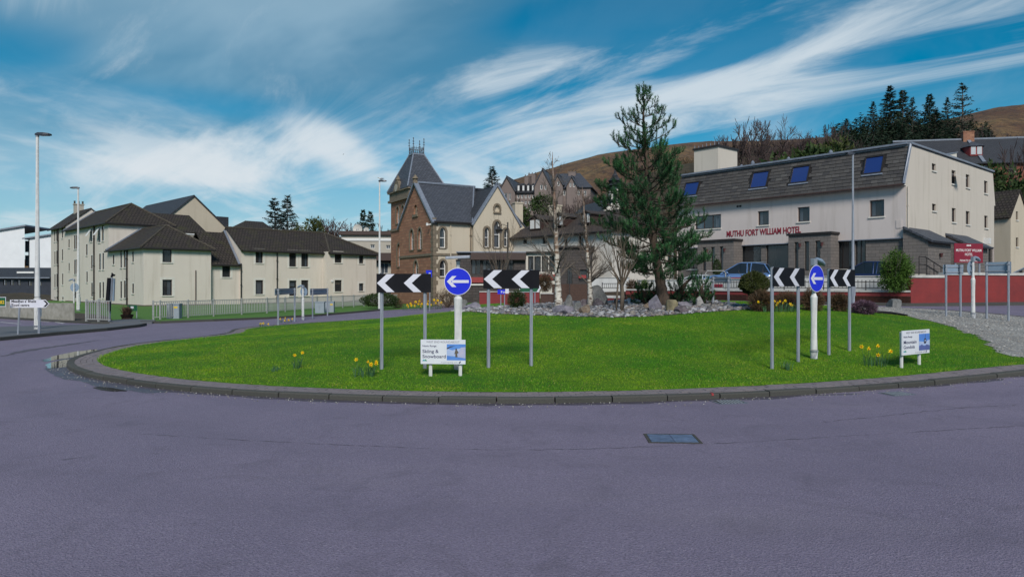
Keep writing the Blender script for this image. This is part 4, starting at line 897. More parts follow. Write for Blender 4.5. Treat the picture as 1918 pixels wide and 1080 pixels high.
# small slate outbuilding behind the hall
b = Bld('back_cottage', 'small cottage with slate roof and chimney tucked behind the hall', 'house', 990, 470, 70, 30)
ap = b.at(957, 400, 'F', 0); 
z0 = b.at(965, 434, 'F', 0)[1]; xr = b.at(997, 440, 'F', 0)
b.wall('F', 0, [(ap[0] - 2.2, -3), (ap[0] + 2.2, -3), (ap[0] + 2.2, z0), (ap[0], ap[1] + .3), (ap[0] - 2.2, z0)], [], 'harl_cream', 'gable'); b.roof([[(ap[0] - 2.5, -.1, z0 - .2), (ap[0], -.1, ap[1] + .4), (ap[0], 6, ap[1] + .4), (ap[0] - 2.5, 6, z0 - .2)], [(ap[0] + 2.5, -.1, z0 - .2), (ap[0], -.1, ap[1] + .4), (ap[0], 6, ap[1] + .4), (ap[0] + 2.5, 6, z0 - .2)]], 'slate'); b.chimney(ap[0] + 1, .4, z0, ap[1] + 1.2, .9, .6, 'harl_cream', 2)

# ---------------------------------------------------------------- grey flat-roofed building with dishes
b = Bld('grey_office', 'grey flat-roofed building with white band behind the flats', 'building', 640, 565, 92, 4)
zt = b.at(690, 440, 'F', 0)[1]; xe = b.at(760, 500, 'F', 0)[0]; hs_ = [b.rect(q, 'F', 0) for q in ((694, 458, 702, 465), (723, 459, 731, 466), (713, 492, 727, 512), (675, 492, 690, 512))]
b.wall('F', 0, [(0, -1), (xe, -1), (xe, zt), (0, zt)], hs_, 'harl_grey'); b.wall('L', 0, [(0, -1), (12, -1), (12, zt), (0, zt)], [], 'harl_grey')
for h in hs_: b.window('F', 0, h, 'white_trim', cols=2, sill=None, curtain=('f', 'curtain'))
b.bar('roof_slab', 'brown_trim', (-.3, xe, -.4, 12, zt, zt + .5)); zb = b.at(690, 447.5, 'F', 0)[1]; b.bar('band', 'white_trim', (-.05, xe, -.12, 0, zb - .25, zb + .1)); zb = b.at(690, 474, 'F', 0)[1]; b.bar('canopy', 'brown_trim', (0, xe, -1.2, 0, zb - 1.0, zb)); b.bar('band', 'cladding_dark', (2, xe, -.06, 0, b.at(0, 490, 'F', 0)[1], zb - 1))
roofz = (b.M @ Vector((0, 0, zt + .5))).z
for (px_, py_, r_, lb) in ((668.5, 429, 9.5, 'large white satellite dish on the grey flat roof'), (685, 430.5, 5.5, 'small satellite dish beside the larger one on the flat roof')):
    p = W(px_, py_, 93); rr_ = r_ / F * 93; e_ = thing('satellite_dish', lb, 'dish', (p.x, p.y + .4, roofz), R(-12)); hz = p.z - roofz; mb = MB(); n = 20; prof = [(0, .25), (.35, .22), (.7, .12), (1, 0), (1, -.03), (.7, .09), (.35, .19), (0, .22)]
    vs = [(a * rr_ * math.cos(2 * math.pi * k / n), d * rr_, hz + a * rr_ * math.sin(2 * math.pi * k / n)) for a, d in prof[:4] for k in range(n)]; mb.add(vs, [(j * n + k, j * n + (k + 1) % n, (j + 1) * n + (k + 1) % n, (j + 1) * n + k) for j in range(3) for k in range(n)]); mb.build('reflector', 'margin', e_, smooth=True)
    MB().tube([(0, .3 * rr_, 0), (0, .3 * rr_, hz)], .06, 8).tube([(0, .3 * rr_, hz), (0, .24 * rr_, hz)], .1, 8).build('mast', 'lead', e_); MB().tube([(0, .0, hz - rr_ * .8), (0, -.5 * rr_, hz - .1 * rr_)], .025, 5).tube([(0, -.5 * rr_, hz - .1 * rr_), (0, -.4 * rr_, hz)], .06, 6).build('feed_arm', 'lead', e_)

# ---------------------------------------------------------------- low extension in front of the hall
b = Bld('entrance_extension', 'low brown flat-roofed extension with red panels in front of the hall', 'building', 857, 552, 53, 3)
zt = b.at(900, 473, 'F', 0)[1]; xs_ = b.at(882, 500, 'F', 0)[0]; xe = b.at(985, 500, 'F', 0)[0]
Z5 = lambda q: zpx(q, 860, 440, 7.7125)
hs_ = [b.rect(Z5(q), 'F', .15) for q in ((172, 330, 320, 575), (330, 320, 470, 575), (480, 330, 640, 575), (650, 330, 790, 575))]
b.wall('F', 0, [(0, -1.2), (xs_, -1.2), (xs_, zt), (0, zt)], [], 'darkstone'); b.wall('L', 0, [(0, -1.2), (4, -1.2), (4, zt), (0, zt)], [], 'darkstone')
b.wall('F', .15, [(xs_, -1.2), (xe, -1.2), (xe, zt - .5), (xs_, zt - .5)], hs_, 'darkstone')
for i, h in enumerate(hs_): b.window('F', .15, h, 'dark_trim', cols=2, rows=1, fw=.09, sill=None, curtain=('l', 'curtain') if i < 2 else None)
b.bar('fascia', 'brown_trim', (xs_, xe, -.25, .3, zt - .55, zt)); b.bar('roof_slab', 'lead', (-.1, xe, -.2, 4, zt, zt + .08))
zr0, zr1 = b.at(900, 529, 'F', .1)[1], b.at(900, 519, 'F', .1)[1]; b.bar('red_panel', 'red_trim', (xs_, xe, .05, .13, zr0, zr1)); b.bar('base_band', 'margin', (xs_ - .2, xe, .02, .14, zr0 - .22, zr0 - .1))
# ---------------------------------------------------------------- white house with brown mansard
b = Bld('white_house', 'white house with steep brown slate roof and small dormers behind the birches', 'house', 954, 552, 62, -49)
L_ = 12.0; ze = b.at(958, 446, 'F', 0)[1]; zr = b.at(1050, 405, 'F', 3.2)[1]; base_z = -2
Z6 = lambda q: zpx(q, 920, 260, 3.1765)
hs_ = [b.rect(Z6(q), 'F', 0) for q in ((190, 600, 212, 625), (305, 590, 330, 625), (435, 580, 455, 640), (520, 570, 548, 640))]
b.wall('F', 0, [(0, base_z), (L_, base_z), (L_, ze), (0, ze)], hs_, 'harl_white'); b.wall('L', 0, [(0, base_z), (7, base_z), (7, ze), (0, ze)], [], 'harl_white'); b.wall('R', L_, [(0, base_z), (7, base_z), (7, ze), (0, ze)], [], 'harl_white')
for h in hs_: b.window('F', 0, h, 'dark_trim', curtain=None)
b.roof([[(-.4, -.4, ze), (L_ + .4, -.4, ze), (L_ - 1.6, 2.6, zr), (2.2, 2.6, zr)], [(-.4, -.4, ze), (2.2, 2.6, zr), (2.2, 4.6, zr), (-.4, 7.4, ze)], [(L_ + .4, -.4, ze), (L_ - 1.6, 2.6, zr), (L_ - 1.6, 4.6, zr), (L_ + .4, 7.4, ze)], [(2.2, 2.6, zr), (L_ - 1.6, 2.6, zr), (L_ - 1.6, 4.6, zr), (2.2, 4.6, zr)]], 'slate_brown', .14); gutter(b, (-.4, -.45, ze - .08), (L_ + .4, -.45, ze - .08), .08)
for q in ((236, 482, 292, 538), (384, 462, 428, 517), (550, 445, 588, 502)):
    r_ = b.rect(Z6(q), 'F', .45); a0, z0, a1, z1 = r_; w = a1 - a0
    dm = MB().prism([(a0 - .12, .4, z0), (a1 + .12, .4, z0), (a1 + .12, .4, z1), ((a0 + a1) / 2, .4, z1 + w * .3), (a0 - .12, .4, z1)], (0, 2.2, 0)).build('dormer', 'brown_trim', b.e)
    MB().slab([(a0 - .3, .25, z1 - .05), ((a0 + a1) / 2, .25, z1 + w * .36), ((a0 + a1) / 2, 2.6, z1 + w * .36), (a0 - .3, 2.6, z1 - .05)], .08).slab([(a1 + .3, .25, z1 - .05), ((a0 + a1) / 2, .25, z1 + w * .36), ((a0 + a1) / 2, 2.6, z1 + w * .36), (a1 + .3, 2.6, z1 - .05)], .08).build('dormer_roof', 'slate_brown', dm)
    mb = MB()
    for x0, x1 in ((a0, (a0 + a1) / 2 - .1), ((a0 + a1) / 2 + .1, a1)): mb.box(x0, x1, .36, .398, z0 + .1, z1 - .05)
    wn = mb.build('dormer_window', 'white_trim', dm)
b.chimney(b.at(1040, 400, 'F', 3.6)[0], 3.6, zr - .3, zr + 1.1, 1.0, .6, 'harl_cream', 2)
hd = b.at(1000, 500, 'F', -3)
# its ground-floor bay and dark stone wing
b = Bld('shop_wing', 'dark stone wing with shopfront windows and red band beside the birch', 'building', 985, 556, 54, -8)
x1 = b.at(1046, 500, 'F', 0)[0]; x2 = b.at(1108, 500, 'F', -.8)[0]; zt = b.at(1000, 474, 'F', 0)[1]; z2 = b.at(1075, 464, 'F', -.8)[1]
hs_ = [b.rect(q, 'F', 0) for q in ((989, 480, 999.5, 509), (1000.5, 480, 1013, 509), (1014.5, 480, 1027, 509), (1028.5, 480, 1044, 509))]
b.wall('F', 0, [(-1.6, -1.2), (x1, -1.2), (x1, zt), (-1.6, zt)], hs_, 'harl_white'); b.wall('L', -1.6, [(0, -1.2), (3, -1.2), (3, zt), (0, zt)], [], 'harl_white')
for i, h in enumerate(hs_): b.window('F', 0, h, 'dark_trim', fw=.07, sill=None, curtain=(('l', 'curtain') if i == 0 else ('f', 'curtain_warm') if i == 2 else None))
b.bar('sign_band', 'red_trim', (x1 - 2.0, x1 - .02, -.1, -.002, b.at(1020, 524, 'F', 0)[1], b.at(1020, 514, 'F', 0)[1])); b.bar('roof_slab', 'dark_trim', (-1.8, x1, -.25, 3, zt, zt + .12))
hs_ = [b.rect(q, 'F', -.8) for q in ((1062, 500, 1072, 532), (1085, 505, 1100, 528))]
b.wall('F', -.8, [(x1, -1.2), (x2, -1.2), (x2, z2), (x1, z2)], hs_, 'darkstone'); b.wall('L', x1, [(-.8, -1.2), (3, -1.2), (3, z2), (-.8, z2)], [], 'darkstone'); b.wall('R', x2, [(-.8, -1.2), (3, -1.2), (3, z2), (-.8, z2)], [], 'darkstone')
for h in hs_: b.window('F', -.8, h, 'dark_trim', sill=None)
b.bar('roof_slab', 'dark_trim', (x1 - .15, x2 + .2, -1.0, 3, z2, z2 + .15)); b.bar('sign_band', 'red_trim', (b.at(1084, 520, 'F', -.85)[0], b.at(1098, 520, 'F', -.85)[0], -.9, -.802, b.at(1090, 521, 'F', -.8)[1], b.at(1090, 515, 'F', -.8)[1]))
# pale block behind the pine
b = Bld('pale_block', 'pale block with green tinted windows half hidden by the pine', 'building', 1108, 550, 56, 12)
x1 = b.at(1262, 500, 'F', 0)[0]; zt = b.at(1150, 462, 'F', 0)[1]; hs_ = [b.rect(q, 'F', 0) for q in ((1116, 492, 1128, 521), (1130, 492, 1142, 521), (1186, 476, 1206, 516), (1209, 478, 1226, 502), (1238, 470, 1262, 496))]
hs_[-1][2] = x1 - .2; b.wall('F', 0, [(0, -1.2), (x1, -1.2), (x1, zt), (0, zt)], hs_, 'harl_white'); b.wall('L', 0, [(0, -1.2), (5, -1.2), (5, zt), (0, zt)], [], 'harl_white'); b.wall('R', x1, [(0, -1.2), (5, -1.2), (5, zt), (0, zt)], [], 'harl_white')
for h in hs_: b.window('F', 0, h, 'brown_trim', cols=2, curtain=('f', 'curtain'))
b.roof([[(-.3, -.4, zt), (x1 + .3, -.4, zt), (x1 + .3, 3, zt + 1.6), (-.3, 3, zt + 1.6)], [(-.3, 6, zt), (x1 + .3, 6, zt), (x1 + .3, 3, zt + 1.6), (-.3, 3, zt + 1.6)]], 'slate_brown')
r_ = b.rect((1146, 455, 1170, 468), 'F', -.5); plain('awning_blue', (.04, .16, .50), .7); MB().prism([(r_[0], 0, r_[3]), (r_[0], -.9, r_[1]), (r_[0], -.86, r_[1] - .12), (r_[0], 0, r_[3] - .15)], (r_[2] - r_[0], 0, 0)).build('awning', 'awning_blue', b.e)
b.bar('pier', 'darkstone', (b.at(1170, 500, 'F', -.2)[0], b.at(1180, 500, 'F', -.2)[0], -.3, .02, -1.2, zt - .6))
# turreted house behind the pine
b = Bld('turret_house', 'white gabled house with round lead-capped turret behind the pine', 'house', 1130, 520, 72, 18)
ap = b.at(1118, 385, 'F', 0); gz = b.at(1160, 400, 'F', 0); xl, xr = b.at(1100, 450, 'F', 0)[0], b.at(1200, 450, 'F', 0)[0]; zt = b.at(1150, 420, 'F', 0)[1]; za = b.at(1170, 372, 'F', 0)[1]
hs_ = [b.rect(q, 'F', 0) for q in ((1172, 432, 1180, 448), (1146, 432, 1154, 448))]
b.wall('F', 0, [(xl, -2), (xr, -2), (xr, zt), ((xl + xr) / 2, za), (xl, zt)], hs_, 'harl_white', 'gable'); b.wall('L', xl, [(0, -2), (7, -2), (7, zt), (0, zt)], [], 'harl_white'); b.wall('R', xr, [(0, -2), (7, -2), (7, zt), (0, zt)], [], 'harl_white')
for h in hs_: b.window('F', 0, h, 'white_trim', rows=2)
xm = (xl + xr) / 2; b.roof([[(xl - .3, -.2, zt - .2), (xm, -.2, za + .1), (xm, 8, za + .1), (xl - .3, 8, zt - .2)], [(xr + .3, -.2, zt - .2), (xm, -.2, za + .1), (xm, 8, za + .1), (xr + .3, 8, zt - .2)]], 'slate_dark')
tc_ = b.at(1152, 360, 'F', .5)[0]; tz0, tz1, tz2 = b.at(1152, 385, 'F', .5)[1], b.at(1152, 350, 'F', .5)[1], b.at(1152, 322, 'F', .5)[1]; r_ = (1165 - 1139) / 2 / F * 72
MB().tube([(tc_, .5, tz0 - 6), (tc_, .5, tz1)], r_, 20).build('turret', 'harl_white', b.e); MB().tube([(tc_, .5, tz1 - .1), (tc_, .5, tz1 + .1), (tc_, .5, lerp(tz1, tz2, .4)), (tc_, .5, lerp(tz1, tz2, .75)), (tc_, .5, tz2), (tc_, .5, tz2 + .4)], [r_ * 1.35, r_ * 1.3, r_ * 1.0, r_ * .42, .12, .03], 20).build('turret_roof', 'slate_dark', b.e)
for k in (-1, 0, 1):
    a_ = R(-90 + 42 * k + 15); x, y = tc_ + r_ * 1.01 * math.cos(a_), .5 + r_ * 1.01 * math.sin(a_); mb = MB().box(-.16, .16, -.04, .04, 0, .95); o = mb.build('turret_window', 'room_dark', b.e, at=(x, y, lerp(tz0, tz1, .35))); o.rotation_euler = (0, 0, a_ + R(90))
# ---------------------------------------------------------------- mansion on the hill
b = Bld('hill_mansion', 'long grey stone mansion with many gables and dormers on the hill', 'mansion', 937, 420, 150, -14)
at = lambda px_, py_, c=0: b.at(px_, py_, 'F', c)
x0, x1, x2, x3 = at(937, 400)[0], at(966, 400)[0], at(1003, 400)[0], at(1106, 400)[0]; ze = at(985, 361)[1]; zr = at(985, 342, 4)[1]
hsr = []
for row in (365, 376, 388):
    for k in range(5): hsr.append(b.rect((969 + 7 * k, row, 972.5 + 7 * k, row + 6.5), 'F', 0))
b.wall('F', 0, [(x1, -3), (x2, -3), (x2, ze), (x1, ze)], hsr, 'harl_pink')
for h in hsr: b.window('F', 0, h, 'white_trim', fw=.1, sill=None, back=False)
b.roof([[(x1, -.4, ze), (x2, -.4, ze), (x2, 5, zr), (x1, 5, zr)], [(x1, 10, ze), (x2, 10, ze), (x2, 5, zr), (x1, 5, zr)]], 'slate_dark', .2)
for k in range(4):
    a0, z0 = at(968.5 + 9 * k, 360); a1, z1 = at(975 + 9 * k, 347); dm = MB().prism([(a0, -.2, z0), (a1, -.2, z0), (a1, -.2, z1), ((a0 + a1) / 2, -.2, z1 + .5), (a0, -.2, z1)], (0, 3, 0)).build('dormer', 'slate_dark', b.e); MB().box(lerp(a0, a1, .25), lerp(a0, a1, .75), -.26, -.2, z0 + .3, z1 - .1).build('dormer_window', 'white_trim', dm)
def gab(xa, xb, c, zE_, zA_, dep, hs_, wall='harl_pink'):
    xm = (xa + xb) / 2; b.wall('F', c, [(xa, -3), (xb, -3), (xb, zE_), (xm, zA_), (xa, zE_)], hs_, wall, 'gable'); b.wall('L', xa, [(c, -3), (c + dep, -3), (c + dep, zE_), (c, zE_)], [], wall); b.wall('R', xb, [(c, -3), (c + dep, -3), (c + dep, zE_), (c, zE_)], [], wall)
    for h in hs_: b.window('F', c, h, 'white_trim', fw=.1, sill=None, back=False)
    b.roof([[(xa - .3, c - .3, zE_ - .2), (xm, c - .3, zA_ + .1), (xm, c + dep, zA_ + .1), (xa - .3, c + dep, zE_ - .2)], [(xb + .3, c - .3, zE_ - .2), (xm, c - .3, zA_ + .1), (xm, c + dep, zA_ + .1), (xb + .3, c + dep, zE_ - .2)]], 'slate', .2)
gab(x0, x1, -.8, at(950, 358)[1], at(951, 331)[1], 11, [b.rect((945, 362, 950, 374), 'F', -.8), b.rect((953, 362, 957, 374), 'F', -.8)])
gab(x2, at(1034, 400)[0], -1, at(1020, 350)[1], at(1018, 317)[1], 12, [b.rect((1012, 346, 1016, 355), 'F', -1), b.rect((1020, 346, 1024, 355), 'F', -1), b.rect((1009, 366, 1013, 378), 'F', -1), b.rect((1021, 366, 1026, 378), 'F', -1)])
xa, xb = at(1034, 400)[0], x3; ze2, zr2 = at(1070, 352)[1], at(1060, 325, 5)[1]
hs_ = [b.rect((px_, 357, px_ + 4, 366), 'F', 0) for px_ in (1041, 1055, 1068, 1082, 1094)]
b.wall('F', 0, [(xa, -3), (xb, -3), (xb, ze2), (xa, ze2)], hs_, 'harl_pink'); b.wall('R', xb, [(0, -3), (11, -3), (11, ze2), (0, ze2)], [], 'harl_pink')
for h in hs_: b.window('F', 0, h, 'white_trim', fw=.1, sill=None, back=False)
b.roof([[(xa, -.4, ze2), (xb + .4, -.4, ze2), (xb - 3, 5, zr2), (xa, 5, zr2)], [(xa, 10, ze2), (xb + .4, 10, ze2), (xb - 3, 5, zr2), (xa, 5, zr2)], [(xb + .4, -.4, ze2), (xb + .4, 10, ze2), (xb - 3, 5, zr2)]], 'slate', .2)
gab(at(1037, 400)[0], at(1055, 400)[0], -.6, at(1046, 346)[1], at(1046, 327)[1], 5, [b.rect((1044, 340, 1048, 348), 'F', -.6)]); gab(at(1062, 400)[0], at(1082, 400)[0], -.6, at(1072, 349)[1], at(1072, 330)[1], 5, [b.rect((1067, 342, 1070, 350), 'F', -.6), b.rect((1073, 342, 1077, 350), 'F', -.6)])
for px_, py_ in ((990, 330), (997, 326), (1072, 322)): q = at(px_, py_, 4.5); b.chimney(q[0], 4.5, zr - 1, q[1], 1.6, 1, 'harl_pink', 3)

# ---------------------------------------------------------------- the hotel
b = Bld('hotel', 'long cream harled hotel with dark slate mansard roof and stone ground floor', 'hotel', 1697, 523, 43, 40.5)
Z7 = lambda q: zpx(q, 1260, 240, 3.0); Z8 = lambda q: zpx(q, 1580, 140, 2.2485)
zE, zS, zT = b.at(1696, 346, 'L', 0)[1], b.at(1702, 445, 'F', 0)[1], b.at(1702, 268, 'F', 0)[1]; LN = b.at(1268, 420, 'L', 0)[0]; lo = -1.5
hU = [b.rect(Z7(q), 'L', 0) for q in ((478, 468, 540, 542), (702, 446, 769, 522), (125, 495, 271, 560))] + [b.rect(Z8((110, 530, 171, 595)), 'L', 0)]
b.wall('L', 0, [(0, zS), (LN, zS), (LN, zE), (0, zE)], hU, 'harl_hotel')
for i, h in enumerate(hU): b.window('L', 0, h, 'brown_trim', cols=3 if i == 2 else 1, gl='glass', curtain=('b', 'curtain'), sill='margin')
hS = [b.rect(Z7(q), 'L', .12) for q in ((355, 665, 497, 790), (525, 655, 650, 790), (900, 632, 1005, 790), (1025, 628, 1085, 790), (84, 680, 138, 790))]
b.wall('L', .12, [(0, lo), (LN, lo), (LN, zS), (0, zS)], hS, 'greystone')
for i, h in enumerate(hS): b.window('L', .12, h, 'dark_trim', cols=1 + (i > 1), rows=1, fw=.08, sill='margin', gl='glass', curtain=('l', 'curtain_warm') if i == 3 else None)
h = hS[0]; MB().tube([(1.0, (h[0] + h[2]) / 2, h[3] - .35), (1.0, (h[0] + h[2]) / 2, h[3] - .3)], .14, 10).build('ceiling_lamp', 'curtain_warm', b.e)
b.bar('soffit', 'margin', (-.36, 0, 0, LN, zE - .05, zE)); b.bar('base_trim', 'lead', (-.05, .1, 0, LN, zS - .06, zS))
WD = b.at(1862, 450, 'F', 0)[0]; mi_, mo = .75, -.35; zTr = b.at(1860, 322, 'F', 0)[1]
gw = [b.rect(Z8(q), 'F', 0) for q in ((372, 372, 389, 407), (455, 400, 473, 463), (515, 418, 531, 478), (592, 445, 607, 502), (373, 542, 390, 575), (456, 560, 473, 622), (515, 573, 532, 632), (593, 592, 608, 647))]
poly = [(0, zS), (WD, zS), (WD, zE), (WD + .3, zE + .02), (WD - .35, zTr), (mi_, zT), (mo, zE + .02), (0, zE)]
b.wall('F', 0, [(0, zS), (WD, zS), (WD, zE), (0, zE)], [h for h in gw if h[3] < zE], 'harl_gable', 'gable'); b.wall('F', 0, [(mo, zE), (WD + .3, zE), (WD - .35, max(zTr, zE + 1)), (mi_, zT)], [h for h in gw if h[1] > zE], 'harl_gable', 'gable')
for i, h in enumerate(gw):
    if h[3] > zE > h[1]: continue
    b.window('F', 0, h, 'brown_trim', curtain=('b', 'curtain') if i % 3 == 1 else None, sill='margin')
h = gw[1]; MB().prism([(h[0] + .05, -.03, h[3] - .3), (h[2] - .05, -.03, h[3] - .3), (h[2] - .05, -.7, h[1] + .35), (h[0] + .05, -.7, h[1] + .35)], (0, .03, .03)).build('open_sash', 'white_trim', b.e)
hs_ = [b.rect(Z8(q), 'F', .1) for q in ((308, 690, 345, 822), (610, 730, 626, 795))]
b.wall('F', .1, [(0, lo), (WD, lo), (WD, zS), (0, zS)], hs_, 'greystone')
for h in hs_: b.window('F', .1, h, 'dark_trim', sill=None, rows=1, name='door')
b.wall('B', LN, [(0, lo), (WD, lo), (WD, zE), (0, zE)], [], 'harl_hotel'); b.wall('R', WD, [(0, lo), (LN, lo), (LN, zE), (0, zE)], [], 'harl_hotel')
b.roof([[(mi_ - .1, 0, zT - .02), (WD - .35, 0, zTr - .02), (WD - .35, LN, zTr - .02), (mi_ - .1, LN, zT - .02)]], 'lead', .1, 'flat_roof')
MB().slab([(mi_ - .15, -.12, zT + .09), (WD - .3, -.12, zTr + .09), (WD - .3, .12, zTr + .09), (mi_ - .15, .12, zT + .09)], .12).build('coping', 'lead', b.e); b.bar('coping', 'lead', (mi_ - .3, mi_ + .1, .12, LN, zT - .02, zT + .1))
# mansard slates, course by course
def mpt(a, f, o=0.): n = Vector((-(zT - zE), 0, mi_ - mo)).normalized(); p = Vector((lerp(mo, mi_, f), a, lerp(zE, zT, f))) + n * o; return p
def m_at(px_, py_):
    d = b.I.to_3x3() @ (W(px_, py_, 1) - Vector((0, 0, EH))); n = Vector((-(zT - zE), 0, mi_ - mo)); t = (Vector((mo, 0, zE)) - b.c).dot(n) / d.dot(n); p = b.c + d * t; return p.y, (p.z - zE) / (zT - zE)
MB().slab([mpt(0, 0), mpt(LN, 0), mpt(LN, 1), mpt(0, 1)], .1).build('mansard_deck', 'dark_trim', b.e)
rw = []
for q in ((70, 310, 140, 378), (448, 252, 532, 333), (672, 222, 762, 305)):
    z_ = Z7(q); a = m_at(z_[0] + 2, z_[1]); c_ = m_at(z_[2] - 1, z_[3]); rw.append((c_[0], a[0], c_[1], a[1]))
z_ = Z8((90, 350, 165, 415)); a = m_at(z_[0] + 2, z_[1]); c_ = m_at(z_[2] - 1, z_[3]); rw.append((c_[0], a[0], c_[1], a[1]))
NC = 11; sw = .47; cnt = []
for j in range(NC):
    f0, f1 = j / NC, min(1.0, (j + 1.15) / NC); n = int(LN / sw); sh = .5 * (j % 2)
    a = -.5 * sw * (j % 2)
    while a < LN:
        w = sw * random.uniform(.8, 1.2); a0, a1 = max(.03, a + .008), min(LN, a + w - .008); a += w
        if a1 - a0 < .08: continue
        if any(r0 - .05 < (a0 + a1) / 2 < r1 + .05 and g0 - .01 < (f0 + f1) / 2 < g1 + .01 for r0, r1, g0, g1 in rw): continue
        t = random.uniform(-.006, .006); cnt.append([mpt(a0, f0, .05 + t), mpt(a1, f0, .05 + t + random.uniform(-.006, .006)), mpt(a1, f1, .012), mpt(a0, f1, .012), mpt(a0, f0, .022 + t), mpt(a1, f0, .022 + t)])
SF = [(0, 1, 2, 3), (4, 5, 1, 0), (0, 3, 4), (1, 5, 2)]
mans = b.bar('mansard', 'dark_trim', (mo - .05, mo + .02, 0, LN, zE - .06, zE + .03)); cnt.sort(key=lambda v: v[0].y)
for v in cnt[:300]: MB().add(v, SF).build('slate', 'slate_obj', mans)
rb = MB()
for v in cnt[300:]: rb.add(v, SF)
rb.build('slates', 'slate_isl', mans)['kind'] = 'stuff'
for r0, r1, g0, g1 in rw:
    mb = MB(); fr_ = .07; nrm = (mpt(0, 0, 1) - mpt(0, 0, 0)); f_ = fr_ / (zT - zE)
    for q in ((r0, r1, g0, g0 + f_), (r0, r1, g1 - f_, g1), (r0, r0 + fr_, g0 + f_, g1 - f_), (r1 - fr_, r1, g0 + f_, g1 - f_)): mb.prism([mpt(q[0], q[2], .0), mpt(q[1], q[2], .0), mpt(q[1], q[3], .0), mpt(q[0], q[3], .0)], nrm * .12)
    w = mb.build('roof_window', 'dark_trim', b.e); MB().poly([mpt(r0 + fr_, g0 + f_, .06), mpt(r1 - fr_, g0 + f_, .06), mpt(r1 - fr_, g1 - f_, .06), mpt(r0 + fr_, g1 - f_, .06)]).build('pane', 'roof_glass', w); MB().prism([mpt(r0 - .05, g0 - .04, .0), mpt(r1 + .05, g0 - .04, .0), mpt(r1 + .05, g0 - .005, .0), mpt(r0 - .05, g0 - .005, .0)], nrm * .1).build('apron', 'lead', w)
MB().tube([mpt(-.02, 0, .06), mpt(-.02, 1, .06)], .09, 6).build('verge', 'lead', b.e); gutter(b, (mo - .1, 0, zE - .02), (mo - .1, LN, zE - .02), .07, 'brown_trim'); b.pipe('F', 0, .12, lo, zE - .1, mat='harl_gable', r=.05)
# stone bays with slit windows
for q, sl_ in (((140, 630, 343, 812), ((168, 670, 187, 800), (215, 668, 236, 800), (264, 665, 284, 800))), ((650, 592, 888, 800), ((684, 640, 706, 800), (740, 636, 766, 800), (801, 632, 829, 800)))):
    c = -1.1; r_ = b.rect(Z7(q), 'L', c); r_[3] -= .16; hs_ = [b.rect(Z7(s_), 'L', c) for s_ in sl_]
    for h in hs_: h[1] = max(h[1], .1)
    b.wall('L', c, [(r_[0], lo), (r_[2], lo), (r_[2], r_[3]), (r_[0], r_[3])], hs_, 'greystone', 'bay_wall'); b.wall('F', r_[0], [(c, lo), (.1, lo), (.1, r_[3]), (c, r_[3])], [], 'greystone', 'bay_wall'); b.wall('B', r_[2], [(c, lo), (.1, lo), (.1, r_[3]), (c, r_[3])], [], 'greystone', 'bay_wall')
    for h in hs_: b.window('L', c, h, 'dark_trim', sill=None, fw=.05)
    b.bar('bay_roof', 'dark_trim', (c - .12, .0, r_[0] - .1, r_[2] + .1, r_[3], r_[3] + .14))
    for h in hs_[:1] + hs_[2:]: MB().tube([(c - .1, h[0] - .15, r_[3] - .55), (c - .1, h[0] - .15, r_[3] - .8)], [.11, .06], 8).build('hanging_basket', 'basket', b.e)
# lettering on the facade
yl = b.at(1361, 436, 'L', 0)[0]; yr = b.at(1500, 436, 'L', 0)[0]; zl = b.at(1361, 445, 'L', 0)[1]; zl2 = b.at(1430, 441, 'L', 0)[1]
text('lettering', 'MUTHU FORT WILLIAM HOTEL', .62, 'letter_red', b.e, Matrix.Translation((-.014, (yl + yr) / 2, zl2 + .06)) @ Matrix.Rotation(R(-90), 4, 'Z'), .012, .012, width=abs(yl - yr))
b.bar('vent', 'dark_trim', (-.03, 0, *sorted((b.at(1380, 387, 'L', 0)[0], b.at(1383.5, 387, 'L', 0)[0])), b.at(1380, 388.5, 'L', 0)[1], b.at(1380, 385, 'L', 0)[1])); b.bar('vent', 'dark_trim', (-.03, 0, *sorted((b.at(1385, 387, 'L', 0)[0], b.at(1388.5, 387, 'L', 0)[0])), b.at(1385, 388, 'L', 0)[1], b.at(1385, 384.5, 'L', 0)[1]))
q = b.rect(Z8((222, 612, 246, 645)), 'L', 0); b.bar('hatch', 'harl_hotel', (-.03, 0, q[0], q[2], q[1], q[3]))
# lift housing on the flat roof
c0 = b.at(1300, 330, 'L', 2.2)[0]; c1 = b.at(1345, 330, 'L', 2.2)[0]; zt = b.at(1330, 277, 'L', 2.2)[1]; b.bar('lift_housing', 'harl_gable', (2.2, 5, c1, c0, zTr - .5, zt)); b.bar('lift_roof', 'dark_trim', (2.1, 5.1, c1 - .1, c0 + .1, zt, zt + .15))
for k in range(7): MB().tube([(2.3, lerp(c1, c0, k / 6), zt + .15), (2.3, lerp(c1, c0, k / 6), zt + .15 + random.uniform(.1, .5))], .03, 5).build('aerial', 'lead', b.e)
for px_, py_ in ((1477, 297), (1389, 311), (1410, 304), (1556, 284)): q = b.at(px_, py_, 'L', 3); MB().tube([(3, q[0], zTr), (3, q[0], q[1]), (3, q[0], q[1] + .12)], [.14, .14, .05], 8).build('roof_vent', 'lead', b.e)
